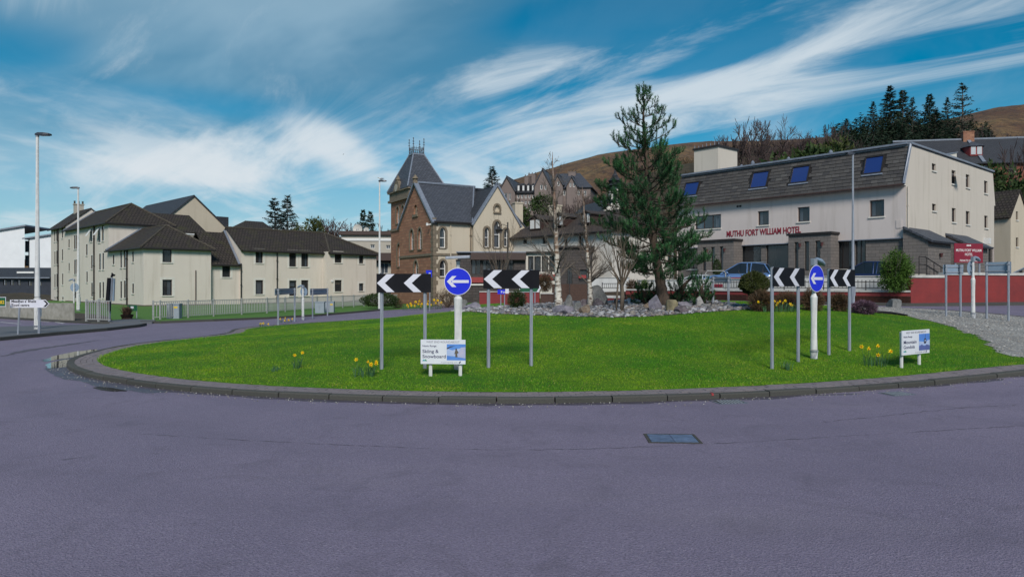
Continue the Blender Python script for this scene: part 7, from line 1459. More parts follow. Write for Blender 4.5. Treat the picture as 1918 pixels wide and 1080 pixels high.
# ---------------------------------------------------------------- the big pine
def pine(base, path, prof, name, label, whorls, nb, shoot_n, seed, needle=.085, z_lo=.0, wide=None, nw=.0085):
    random.seed(seed); e = thing(name, label, 'tree', base); H = path[-1].z; tr = MB(); 
    def trunk(z): 
        for p, q in zip(path, path[1:]):
            if z <= q.z: return p.lerp(q, (z - p.z) / (q.z - p.z))
        return path[-1]
    zs_ = [H * i / 26 for i in range(27)]; P = [trunk(z) + Vector((mn.noise((z, 0, 1)), mn.noise((z, 5, 1)), 0)) * .03 for z in zs_]; tr.tube(P, [max(.012, .20 * (1 - z / H) ** .8 * (1 + .5 * math.exp(-z * 2.5))) for z in zs_], 10); tr.build('trunk', 'bark_pine', e, smooth=True)
    br = MB(); L = Leaves(); LT = Leaves()
    for wI in range(whorls):
        f = ((wI + .3) / whorls) ** .95; z = lerp(z_lo, .975 * H, f); R0 = interp(prof, z); n = max(3, round(nb * (1 - .42 * f))); q0 = random.uniform(0, 6.28)
        for k in range(n):
            q = q0 + 6.28 * k / n + random.uniform(-.35, .35); l = R0 * random.uniform(.55, 1.15) * (wide(q, z) if wide else 1); d0 = Vector((math.cos(q), math.sin(q), lerp(-.12, .55, f ** 1.5) + random.uniform(-.15, .12))).normalized(); p = trunk(z + random.uniform(-.12, .12)); pts = [p]; d = d0.copy(); nseg = 6
            for s in range(nseg): d = (d + Vector((0, 0, .02 + .30 * (s / nseg) ** 2)) + rnd_dir() * .12).normalized(); p = p + d * l / nseg; pts.append(p)
            br.tube(pts, [max(.006, .010 + .024 * (l / 2) * (1 - i / nseg)) for i in range(nseg + 1)], 5)
            m = max(2, int(shoot_n * l * (1 - .62 * f)))
            for s in range(m):
                t = lerp(.30, 1, ((s + random.random()) / m) ** .75); i = min(nseg - 1, int(t * nseg)); b0 = pts[i].lerp(pts[i + 1], t * nseg - i); dd = (pts[i + 1] - pts[i]).normalized(); side = rnd_dir(); side.z *= .35; sd_ = (dd * .8 + side * .9 + Vector((0, 0, .15))).normalized(); sl_ = (random.uniform(.14, .46) * min(1, l) * (1.15 - .6 * t) + .05) * (1 - .35 * f); mid = b0 + sd_ * sl_; up = (sd_ * .45 + Vector((0, 0, .95)) + rnd_dir() * .22).normalized(); br.tube([b0, mid, mid + up * .15], [.009, .006, .004], 3, cap=False); brush(L, b0 + sd_ * sl_ * .45, sd_, sl_ * .55, needle * .9, 14, nw); brush(L if random.random() < .55 else LT, mid, up, random.uniform(.14, .24), needle, 26, nw)
            d = (d + Vector((0, 0, .9))).normalized(); brush(LT if random.random() < .5 else L, pts[-1], d, .24, needle, 28, nw)
    top = path[-1]; brush(LT, trunk(H - .35), Vector((0, 0, 1)), .45, needle * .8, 50, nw)
    br.build('branches', 'bark_pine', e); L.build('crown', 'needle', e)
    if LT.co: LT.build('new_shoots', 'needle_tip', e)
    return e
pb = hit(1243, 573); u = pb.y / F
path = [Vector(((x - 1243) * u, 0, (573 - y) * u)) for x, y in ((1243, 573), (1240, 545), (1232, 500), (1224, 455), (1216, 380), (1210, 300), (1206, 230), (1205, 158))]
HP = path[-1].z; prof = [((573 - y) * u, w * u) for y, w in ((515, 62), (490, 86), (460, 106), (430, 112), (400, 106), (370, 90), (340, 80), (310, 74), (280, 62), (250, 50), (225, 38), (200, 24), (185, 16), (170, 8), (157, 2))]
pine(pb, path, prof, 'pine_tree', 'tall dark green pine rising from the pebble bed', 22, 8, 15.0, 5, .11, (573 - 512) * u, lambda q, z: (.96 if math.cos(q) > .5 else (.95 if math.cos(q) < -.4 else 1.05)))
def dwarf(px, py, wpx, hpx, label, seed, lean=0):
    b0 = hit(px, py); u = b0.y / F; w, h = wpx * u / 2, hpx * u; pine(b0, [Vector((0, 0, -.05)), Vector((lean * u * .5, 0, h * .5)), Vector((lean * u, 0, h * .9))], [(0, w * .9), (h * .4, w), (h, w * .35)], 'dwarf_pine', label, 6, 6, 13, seed, .085)
dwarf(1262, 566, 60, 50, 'low dwarf pine right of the pine trunk, level with the parked cars', 11, 30); dwarf(1310, 570, 46, 42, 'small dwarf pine at the right of the pine, beside the white stone', 12, 6); dwarf(1215, 570, 52, 34, 'spreading dwarf pine at the left foot of the pine', 13, -14)
# ---------------------------------------------------------------- bare trees
def bare(mb, p, d, l, r, depth, spread, up, nseg=4, gnarl=.12, kids=(2, 3), shrink=.72, rmin=.004, mb2=None, thin=.02):
    pts = [p.copy()]; rr = [r]; dd = d.copy(); cur = []
    for s in range(nseg): dd = (dd + rnd_dir() * gnarl + Vector((0, 0, up))).normalized(); p = p + dd * l / nseg; pts.append(p.copy()); rr.append(max(rmin, r * (1 - .42 * (s + 1) / nseg))); cur.append(dd.copy())
    tgt = mb if (r > thin or mb2 is None) else mb2; tgt.tube(pts, rr, 8 if r > .05 else 5 if r > .015 else 3, cap=False)
    if depth == 0: return
    n = random.randint(*kids)
    for k in range(n):
        t = random.uniform(.35, 1) if k else 1; i = min(nseg - 1, int(t * nseg - 1e-6)); q = pts[i].lerp(pts[i + 1], t * nseg - i); ax = cur[i].cross(rnd_dir()).normalized(); nd = (Matrix.Rotation(spread * random.uniform(.5, 1.25) * (1 if k else .4), 3, ax) @ cur[i]); bare(mb, q, nd, l * shrink * random.uniform(.75, 1.15), max(rmin, rr[i + 1] * (.62 if k else .85)), depth - 1, spread, up, nseg, gnarl, kids, shrink, rmin, mb2, thin)
def birch(px, py, top, r0, label, seed, lean):
    random.seed(seed); b0 = hit(px, py); u = b0.y / F; h = (py - top) * u; e = thing('birch_tree', label, 'tree', b0); t, tw = MB(), MB(); n = 14; P = [Vector((lean * u * (i / n) ** 1.3 + .05 * mn.noise((i * .6, seed, 0)), .05 * mn.noise((i * .6, seed, 3)), h * i / n - .05)) for i in range(n + 1)]; rad = [r0 * (1 - i / n) ** .75 * (1 + .45 * math.exp(-i * .9)) + .006 for i in range(n + 1)]; t.tube(P, rad, 10)
    for i in range(3, n):
        for k in range(4 if i < n - 3 else 3):
            q = random.uniform(0, 6.28); f = i / n; d = Vector((math.cos(q), math.sin(q), .75 + .8 * f)).normalized(); l = lerp(1.5, .4, f) * random.uniform(.5, 1.05) * h / 5.2; bare(tw, P[i] - Vector((0, 0, random.uniform(0, .3))), d, l * .6, max(.006, rad[i] * .38), 3, .55, .03, 4, .13, (2, 4), .68, .0035)
    t.build('trunk', 'bark_birch', e, smooth=True); tw.build('branches', 'bark_grey', e); return e
birch(1046, 583, 282, .125, 'thicker white-barked bare birch behind the right chevron board', 21, -12); birch(1106, 574, 345, .095, 'thinner bare birch with peeling bark by the largest boulder', 22, -16)
def sapling(b0, h, label, seed, r0=.06, stem=.32, name='bare_sapling', n=9, spread=.5, mat='bark_sap', twin=False, depth=3):
    random.seed(seed); e = thing(name, label, 'tree', b0); t, tw = MB(), MB(); hs = h * stem; t.tube([Vector((0, 0, -.1)), Vector((.01, 0, hs * .5)), Vector((-.01, 0, hs))], [r0 * 1.15, r0, r0 * .95], 9)
    if twin: t.tube([Vector((-.2, -.05, -.1)), Vector((-.17, -.03, hs * .6)), Vector((-.13, 0, hs * 1.05))], [r0 * .5, r0 * .45, r0 * .4], 8)
    for k in range(n): q = 6.28 * k / n + random.uniform(-.3, .3); sp_ = random.uniform(.25, .9) * spread * 1.6; bare(tw, Vector((0, 0, hs * random.uniform(.8, 1.0))), Vector((math.cos(q) * sp_, math.sin(q) * sp_, 1)).normalized(), h * (1 - stem) * random.uniform(.42, .58), r0 * .42, depth, .42, .07, 4, .10, (2, 3), .70, .0035)
    t.build('trunk', mat, e, smooth=True); tw.build('branches', mat, e); return e
b0 = hit(1165, 582); sapling(b0, (582 - 432) * b0.y / F, 'bare multi-stemmed young tree with a stake left of the pine', 31, .075, .36, twin=True, n=11, spread=.45)
p = wpt(937, 47); b0 = Vector((*p, G(*p))); sapling(b0, (556 - 405) * 47 / F, 'bare spreading young tree before the hall gable', 32, .07, .3, n=12, spread=.55)
# ---------------------------------------------------------------- shrubs
def shrub(name, label, loc, rx, ry, rz, mat, n, seed, ls=.05, shell=.55, twig=None, cat='shrub', lift=0., spiky=0, group=None, stem=None, flat_=.2, rough_=.18, part='foliage'):
    random.seed(seed); e = thing(name, label, cat, loc, 0, group); L = Leaves(); C = Vector((0, 0, rz * (1 - flat_) + lift))
    for k in range(n):
        d = rnd_dir(); rr_ = random.uniform(shell, 1) * (1 + rough_ * mn.fractal((d.x * 2.3 + seed, d.y * 2.3, d.z * 2.3), 1, 2, 3)); p = C + Vector((d.x * rx * rr_, d.y * ry * rr_, d.z * rz * rr_))
        if p.z < 0: continue
        dd = (d * (1 + spiky) + rnd_dir() * .9 + Vector((0, 0, .5 * spiky))).normalized(); L.tri(p, dd, ls * random.uniform(.7, 1.4) * (1 + spiky), ls * .32 / (1 + spiky), dd.cross(rnd_dir()).normalized())
    L.build(part, mat, e); mb = MB()
    for k in range(9):
        q = 6.28 * k / 9 + random.uniform(-.2, .2); bare(mb, Vector((0, 0, -.05)), Vector((math.cos(q) * rx * .6, math.sin(q) * ry * .6, rz + lift)).normalized(), (rz * 1.3 + lift) * .75, max(.012, rx * .035), 2, .5, .05, 3, .12, (2, 3), .65, .004)
    mb.build('stems', twig or 'bark_grey', e); return e
def shrub_px(name, label, px, pyb, wpx, hpx, mat, n, seed, d=None, **k):
    if d: X = (px - CX) / F * d; b0 = Vector((X, d, EH - (pyb - HZ) / F * d)); 
    else: b0 = hit(px, pyb)
    u = b0.y / F; return shrub(name, label, b0, wpx * u / 2, wpx * u / 2 * .85, hpx * u / 2 * 1.12, mat, n, seed, **k)
shrub_px('clipped_bush', 'dome-shaped clipped olive bush left of the right chevron group', 1413, 579, 54, 38, 'bush_olive', 16000, 41, ls=.045, shell=.72, lift=.52, flat_=.15, rough_=.2)
shrub_px('hedge_shrub', 'brown twiggy shrub below the clipped bush with daffodils before it', 1427, 582, 48, 38, 'twig_brown', 4200, 42, ls=.05, shell=.35, spiky=.8); shrub_px('hedge_shrub', 'brown twiggy shrub behind the post of the nearer right chevron board', 1474, 578, 50, 30, 'twig_brown', 3200, 43, ls=.05, shell=.35, spiky=.8)
shrub_px('hedge_shrub', 'brown twiggy shrub behind the white post of the sideways blue sign', 1522, 581, 40, 40, 'twig_brown', 3600, 44, ls=.05, shell=.35, spiky=.8); shrub_px('hedge_shrub', 'brown twiggy shrub between the posts of the farther right chevron board', 1572, 582, 34, 33, 'twig_brown', 3000, 45, ls=.05, shell=.35, spiky=.8)
shrub_px('heather', 'purple heather mound right of the brown shrubs on the gravel', 1618, 587, 46, 24, 'heather', 5200, 46, ls=.04, shell=.5, spiky=.6); shrub_px('heather', 'purple heather mound behind the daffodils of the right chevron board', 1478, 578, 36, 18, 'heather', 2500, 47, ls=.04, shell=.5, spiky=.6)
shrub_px('cone_shrub', 'dark green cone-shaped shrub behind the blue sign', 880, 572, 26, 44, 'bush_green', 5000, 48, ls=.045, shell=.7, flat_=.15); shrub_px('hedge_shrub', 'brown shrub left of the cone shrub behind the blue sign', 838, 576, 50, 36, 'twig_brown', 3800, 49, ls=.06, shell=.3, spiky=.7); shrub_px('leafy_shrub', 'loose dark green shrub behind the right chevron board posts', 968, 577, 36, 34, 'bush_green', 3200, 50, ls=.05, shell=.4, spiky=.4); shrub_px('hedge_shrub', 'low brown tuft among the daffodils at the left of the bed', 746, 578, 22, 14, 'twig_brown', 1200, 51, ls=.05, shell=.3, spiky=.8)
shrub_px('green_shrub', 'tall bright green shrub standing before the hotel corner wall', 1679, 546, 60, 76, 'bush_bright', 9000, 52, d=34.6, ls=.09, shell=.35, spiky=.2, rough_=.35); shrub_px('dark_hedge', 'dark rounded hedge behind the rail left of the hall', 712, 573, 72, 24, 'bush_green', 5000, 53, d=52, ls=.09, shell=.7); shrub_px('yellow_shrub', 'small yellow-green shrub on the white wall left of the pine trunk', 1207, 545, 16, 22, 'bush_bright', 900, 54, d=45.2, ls=.07, shell=.3); shrub_px('brown_shrub', 'brown bare shrub in the garden left of the birch', 1020, 545, 30, 34, 'twig_brown', 2400, 55, d=48, ls=.09, shell=.3, spiky=.8); shrub_px('brown_shrub', 'brown bare shrub on the planter left of the yellow shrub', 1185, 545, 24, 20, 'twig_brown', 1500, 56, d=45.6, ls=.08, shell=.3, spiky=.8); shrub_px('topiary', 'dark green clipped cone standing before the hotel porch', 1343, 520, 14, 34, 'bush_green', 2200, 57, d=50, ls=.08, shell=.8)
o = hit(1680, 577); boulder(1679, 575, 28, 14, 'rock_grey', 'flat grey stone at the foot of the tall green shrub by the wall', 77)
# ---------------------------------------------------------------- daffodils
plain('daff_leaf', (.045, .125, .045), .6, c2=(.03, .085, .035), scale=12); plain('daff_petal', (.90, .72, .01), .5, c2=(.85, .62, .01), scale=20); plain('daff_cup', (.85, .45, .006), .5)
def flower_mesh():
    mb = MB(); n = 6
    for k in range(n):
        a = 2 * math.pi * k / n; c, s = math.cos(a), math.sin(a); t = (-s, c); mb.add([(0, 0, 0), (.45 * c + .24 * t[0], -.08, .45 * s + .24 * t[1]), (1.0 * c, -.02, 1.0 * s), (.45 * c - .24 * t[0], -.08, .45 * s - .24 * t[1])], [(0, 1, 2, 3)], 0)
    ring = lambda r, y: [(r * math.cos(2 * math.pi * i / 10), y, r * math.sin(2 * math.pi * i / 10)) for i in range(10)]
    mb.add(ring(.26, -.02) + ring(.30, -.4) + ring(.42, -.55), [(j * 10 + i, j * 10 + (i + 1) % 10, (j + 1) * 10 + (i + 1) % 10, (j + 1) * 10 + i) for j in range(2) for i in range(10)], 1); o = mb.build('flower', ['daff_petal', 'daff_cup']); me = o.data; bpy.data.objects.remove(o); return me
FM = flower_mesh()
def daffs(label, base, heads, hh, nleaf, seed, fs=4.2, spread=10):
    random.seed(seed); b0 = hit(*base); u = b0.y / F; e = thing('daffodil_clump', label, 'daffodils', b0); lf, st = MB(), MB()
    for k in range(nleaf):
        q = random.uniform(0, 6.28); x = random.uniform(-spread, spread) * u; y = random.uniform(-.15, .15); l = hh * u * random.uniform(.5, .95); ln = Vector((math.cos(q), math.sin(q), 0)) * random.uniform(.1, .45) * l; s_ = Vector((math.sin(q + 1), math.cos(q + 1), 0)) * .007; a = Vector((x, y, -.02)); m = a + ln * .35 + Vector((0, 0, l * .65)); t = a + ln + Vector((0, 0, l)); lf.add([a - s_, a + s_, m + s_, m - s_, t], [(0, 1, 2, 3), (3, 2, 4)])
    lf.build('leaves', 'daff_leaf', e)
    for (hx, hy) in heads:
        p = Vector(((hx - base[0]) * u, random.uniform(-.12, .12), (base[1] - hy) * u)); st.tube([Vector((p.x * .7, p.y * .7, -.02)), Vector((p.x * .9, p.y, p.z * .6)), p + Vector((0, .02, 0))], .0045, 4); o = link('flower', FM, e, at=p); k = fs * u * 1.2; o.scale = (k, k, k); o.rotation_euler = (R(random.uniform(-15, 30)), R(random.uniform(0, 60)), R(random.uniform(-60, 60)))
    st.build('stems', 'daff_leaf', e); return e
daffs('yellow daffodils in front of the left chevron post', (685, 704), [(665, 674), (692, 676), (697, 680), (706, 677), (695, 684), (703, 682)], 30, 46, 1, 4.0, 18); daffs('pair of yellow daffodils alone at the left of the lawn', (556, 689), [(554, 664), (564, 661)], 26, 18, 2, 3.6, 6); daffs('spent daffodil leaves without flowers left of the pair', (517, 694), [], 14, 22, 9, 3, 7)
daffs('five yellow daffodils left of the gondola board', (1640, 685), [(1615, 649), (1631, 653), (1648, 648), (1664, 657), (1644, 664)], 32, 40, 3, 4.3, 20); daffs('single daffodil just left of the gondola board edge', (1687, 672), [(1687, 652)], 16, 8, 10, 3, 3); daffs('daffodil leaves beside the nearest right chevron post', (1474, 692), [], 20, 34, 4, 3, 6)
daffs('row of daffodils behind the right chevron board posts', (1460, 583), [(1418, 565), (1432, 564), (1440, 566), (1450, 564), (1455, 567), (1454, 571), (1460, 564), (1468, 567), (1470, 563), (1479, 569), (1483, 571), (1488, 573), (1451, 575)], 22, 130, 5, 2.7, 32); daffs('bank of daffodils at the left end of the pebble bed', (790, 580), [(x + random.uniform(-2, 2), y + random.uniform(-1.5, 1.5)) for x, y in ((762, 570), (768, 568), (772, 572), (777, 566), (782, 569), (786, 565), (790, 570), (795, 566), (799, 569), (803, 565), (806, 571), (812, 562), (815, 568), (821, 563), (826, 565), (789, 573), (776, 573), (766, 574))], 16, 120, 6, 2.6, 36)
daffs('daffodils at the left of the far chevron back', (493, 612), [(488, 606), (494, 605), (501, 607)], 10, 18, 7, 2.2, 7); daffs('daffodils below the far round sign back', (535, 604), [(525, 597), (536, 595), (541, 599), (548, 597), (534, 600)], 10, 24, 8, 2.2, 12)
# ---------------------------------------------------------------- cars on the terrace
def paint(name, c):
    g = NG(name); g.set(Base_Color=c, Roughness=.25, Metallic=.35); g.b.inputs['Coat Weight'].default_value = .8; g.b.inputs['Coat Roughness'].default_value = .05
paint('paint_blue', (.13, .24, .48)); paint('paint_navy', (.012, .028, .10)); paint('paint_white', (.60, .62, .64)); paint('paint_silver', (.34, .38, .45))
plain('tyre', (.015, .015, .016), .85); plain('rim', (.42, .43, .45), .35, .8); g = NG('car_glass'); g.set(Base_Color=(.012, .016, .022), Roughness=.05); plain('tail_red', (.40, .012, .012), .3); plain('head_lens', (.65, .68, .72), .15)
def loft(mb, secs, mi=0, cap=True):
    n = len(secs[0]); o = len(mb.v); mb.v += [tuple(p) for s in secs for p in s]
    for j in range(len(secs) - 1):
        for i in range(n): mb.f.append((o + j * n + i, o + j * n + (i + 1) % n, o + (j + 1) * n + (i + 1) % n, o + (j + 1) * n + i)); mb.mi.append(mi)
    if cap: mb.f.append(tuple(range(o + n - 1, o - 1, -1))); mb.f.append(tuple(range(o + (len(secs) - 1) * n, o + len(secs) * n))); mb.mi += [mi, mi]
def sec(x, zb, zt, w, r=.1): return [(x, -w + r, zb), (x, w - r, zb), (x, w * .99, zb + r), (x, w, lerp(zb, zt, .55)), (x, w * .96, zt - r * .5), (x, w * .86, zt), (x, -w * .86, zt), (x, -w * .96, zt - r * .5), (x, -w, lerp(zb, zt, .55)), (x, -w * .99, zb + r)]
def car(name, label, loc, rz, col, L=4.6, Wd=.92, H=1.62, suv=True, cat='car'):
    e = thing(name, label, cat, loc, rz); h = L / 2; zs = .92 if suv else .84
    body = [(-h, .45, zs - .12, Wd * .86), (-h + .08, .34, zs + .0, Wd * .93), (-h + .5, .26, zs + .06, Wd), (-.4, .24, zs + .03, Wd), (h - 1.75, .24, zs, Wd), (h - .9, .26, zs - .06, Wd * .99), (h - .35, .30, zs - .14, Wd * .95), (h - .05, .36, zs - .26, Wd * .86), (h, .42, zs - .36, Wd * .78)]
    mb = MB(); loft(mb, [sec(*s) for s in body]); mb.build('body', col, e, smooth=True)
    def gsec(x, z0, z1, w0, w1): return [(x, -w0, z0), (x, w0, z0), (x, w1, z1), (x, -w1, z1)]
    z0 = zs - .03; gh = [(-h + .22, z0, z0 + .03, Wd * .9, Wd * .86), (-h + .62, z0, H - .10, Wd * .92, Wd * .70), (-h + 1.2, z0, H - .02, Wd * .93, Wd * .73), (-.2, z0, H - .01, Wd * .93, Wd * .74), (h - 2.25, z0, H - .05, Wd * .93, Wd * .72), (h - 1.2, z0, z0 + .03, Wd * .88, Wd * .84)]
    mb = MB(); loft(mb, [gsec(*s) for s in gh]); mb.build('glasshouse', 'car_glass', e)
    rf = MB(); loft(rf, [[(x, -w, z), (x, w, z), (x, w * .93, z + t), (x, -w * .93, z + t)] for x, z, w, t in ((-h + .55, H - .11, Wd * .71, .03), (-h + 1.2, H - .03, Wd * .75, .04), (-.2, H - .02, Wd * .76, .045), (h - 2.2, H - .06, Wd * .74, .03))]); rf.build('roof', col, e, smooth=False)
    for s in (-1, 1):
        mb = MB()
        for pts in ([(h - 1.15, s * Wd * .89, z0 + .02), (h - 2.2, s * Wd * .74, H - .05)], [(h - 2.75, s * Wd * .945, z0), (h - 2.75, s * Wd * .755, H - .04)], [(-.75, s * Wd * .945, z0), (-.8, s * Wd * .755, H - .03)], [(-h + .3, s * Wd * .92, z0 + .05), (-h + .65, s * Wd * .72, H - .1)], [(-h + .25, s * Wd * .955, z0 + .01), (h - 1.2, s * Wd * .94, z0 + .01)]): mb.tube(pts, .035, 6)
        mb.build('pillars', col, e)
        MB().tube([(-h + .7, s * Wd * .62, H + .04), (h - 2.4, s * Wd * .62, H + .03)], .018, 6).build('roof_rail', 'rim', e) if suv else None
        MB().tube([(h - 1.6, s * Wd * .95, z0 + .03), (h - 1.62, s * (Wd + .12), z0 + .09), (h - 1.62, s * (Wd + .22), z0 + .1)], [.03, .07, .06], 8).build('mirror', col, e, smooth=True)
        MB().prism([(h - .42, s * Wd * .955, zs - .22), (h - .06, s * Wd * .80, zs - .34), (h - .03, s * Wd * .72, zs - .42), (h - .3, s * Wd * .955, zs - .33)], (.012, s * .012, 0)).build('headlight', 'head_lens', e); MB().prism([(-h + .06, s * Wd * .94, zs - .2), (-h + .02, s * Wd * .68, zs - .2), (-h + .06, s * Wd * .68, zs + .02), (-h + .12, s * Wd * .95, zs + .02)], (-.02, s * .014, 0)).build('tail_light', 'tail_red', e)
        for x in (-h + .85, h - .85):
            wr = .36 if suv else .32; w = MB().tube([(x, s * (Wd - .24), wr), (x, s * (Wd - .22), wr), (x, s * (Wd + .005), wr), (x, s * (Wd + .015), wr)], [wr * .92, wr, wr, wr * .93], 22).build('wheel', 'tyre', e); MB().tube([(x, s * (Wd + .012), wr), (x, s * (Wd + .022), wr)], [wr * .66, wr * .60], 16).build('rim', 'rim', w); MB().tube([(x, s * (Wd - .1), wr), (x, s * (Wd + .002), wr)], wr * 1.16, 22, cap=True).build('wheel_arch', 'tyre', e)
    MB().box(h - .04, h + .012, -.42, .42, zs - .50, zs - .36).build('grille', 'tyre', e); MB().box(h - .03, h + .016, -.26, .26, .40, .51).build('number_plate', 'paint_white', e)
    return e
def tpos(px, d): X, Y = wpt(px, d); return (X, Y, TER)
car('parked_suv', 'metallic blue SUV parked facing left before the hotel windows', tpos(1386, 43.6), R(152), 'paint_blue', 4.4, .9, 1.6); car('parked_car', 'dark navy car parked behind the white wall by the green shrub', tpos(1618, 38.3), R(142), 'paint_navy', 4.3, .88, 1.5, False); car('parked_car', 'silver car at the right edge behind the tall red wall', tpos(1938, 40.5), R(165), 'paint_silver', 4.3, .9, 1.48, False); car('parked_van', 'white pickup half hidden behind the dwarf pines', (*wpt(1294, 45), TER - .6), R(160), 'paint_white', 4.4, .88, 1.45, True, 'van')
# white tubular barrier by the parking entrance
e = thing('tube_barrier', 'white tubular barrier loop left of the blue SUV', 'barrier', (*wpt(1333, 41.6), G(12, 41) + .5), R(-20)); MB().tube([(-.35, 0, 0), (-.35, 0, 1.2), (-.25, 0, 1.35), (.7, 0, 1.35), (.8, 0, 1.2), (.8, 0, 0)], .035, 8).build('loop', 'rail_white', e)

# ---------------------------------------------------------------- trees beyond
def conifer_proto(seed, H=10, spread=.24, sparse=0., mat='conifer_dark', name='conifer', droop=.15, n=2200, bare_to=.08):
    random.seed(seed); e = thing(name, 'x', 'tree', (0, 0, 0)); MB().tube([(0, 0, -.5), (0, 0, H * .5), (0, 0, H)], [H * .018, H * .010, .02], 7).build('trunk', 'bark_grey', e); L = Leaves(); br = MB(); nw = int(42 * (1 - sparse * .35))
    for w in range(nw):
        f = (w + random.random()) / nw; z = H * lerp(bare_to, .99, f); R0 = H * spread * (1 - f) ** .85 * (1 - .35 * math.exp(-f * 12)) + .12
        for k in range(6):
            if random.random() < sparse * .5: continue
            q = random.uniform(0, 6.28); l = R0 * random.uniform(.45, 1.15); d = Vector((math.cos(q), math.sin(q), -droop + .35 * f)).normalized(); tip = Vector((0, 0, z)) + d * l + Vector((0, 0, .12 * l)); br.tube([(0, 0, z), Vector((0, 0, z)) + d * l * .6, tip], [.05, .03, .01], 3, cap=False); m = int((n / (nw * 6)) * (.5 + l / (H * spread)))
            for j in range(m): t = lerp(.15, 1.05, random.random() ** .7); p = Vector((0, 0, z)).lerp(tip, t) + Vector((random.gauss(0, .07), random.gauss(0, .07), random.gauss(0, .03))) * l; dd = (d + rnd_dir() * .8 + Vector((0, 0, -.25))).normalized(); L.tri(p, dd, random.uniform(.25, .55) * H / 12, .07 * H / 12, dd.cross(rnd_dir()).normalized())
    br.build('branches', 'bark_grey', e); L.build('crown', mat, e); return e
def bare_proto(seed, H=9, name='bare_tree', spread=.55, depth=5, r=.16, mat='twig_far', multi=1):
    random.seed(seed); e = thing(name, 'x', 'tree', (0, 0, 0)); t, tw = MB(), MB()
    for k in range(multi): a = random.uniform(0, 6.28); bare(t, Vector((.3 * math.cos(a) * (multi > 1), .3 * math.sin(a) * (multi > 1), -.4)), Vector((.25 * math.cos(a) * (multi > 1), .25 * math.sin(a) * (multi > 1), 1)).normalized(), H * .36, r, depth, spread, .05, 4, .12, (3, 4), .70, .022, tw, .06)
    t.build('trunk', mat, e); tw.build('crown', mat, e); return e
def broad_proto(seed, H=7, name='broad_tree', mat='bush_green', rx=.42):
    random.seed(seed); e = thing(name, 'x', 'tree', (0, 0, 0)); t = MB(); bare(t, Vector((0, 0, -.3)), Vector((0, 0, 1)), H * .45, .16, 3, .6, .05, 4, .12, (3, 4), .65, .015); t.build('trunk', 'bark_grey', e); L = Leaves()
    for c in range(26):
        d = rnd_dir(); C = Vector((d.x * H * rx * .75, d.y * H * rx * .75, H * (.6 + d.z * .26))); r_ = H * random.uniform(.09, .17)
        for k in range(130): v = rnd_dir(); dd = (v + rnd_dir() * .7).normalized(); L.tri(C + v * r_ * random.uniform(.5, 1.05), dd, random.uniform(.2, .4) * H / 7, .09 * H / 7, dd.cross(rnd_dir()).normalized())
    L.build('crown', mat, e); return e
PRO = {}
def place(key, make, label, px, d, top, sx=1., group='trees on the hillside', base=None):
    X = (px - CX) / F * d; z0 = HH(X, d) if base is None else base; h = EH - (top - HZ) / F * d - z0
    if key not in PRO: PRO[key] = (make(), False)
    e, used = PRO[key]
    if used: e = copy_tree(e)
    else: PRO[key] = (e, True)
    H = {'c': 10, 'b': 9, 'w': 7}[key[0]]; s = h / H; e.location = (X, d, z0); e.scale = (s * sx, s * sx, s); e.rotation_euler = (0, 0, random.uniform(0, 6.28)); tag(e, label, 'tree', group); return e
c1 = lambda: conifer_proto(61, spread=.22, bare_to=.2, n=4200); c2 = lambda: conifer_proto(62, spread=.26, sparse=.15, bare_to=.15, n=3400); c3 = lambda: conifer_proto(63, spread=.30, n=5200, bare_to=.05); c4 = lambda: conifer_proto(64, spread=.27, sparse=.5, n=1900, bare_to=.12, droop=.05); c5 = lambda: conifer_proto(65, spread=.24, mat='conifer_blue', bare_to=.1, n=3200); b1 = lambda: bare_proto(71); b2 = lambda: bare_proto(72, spread=.7, depth=5); w1 = lambda: broad_proto(73); w2 = lambda: broad_proto(74, mat='bush_olive')
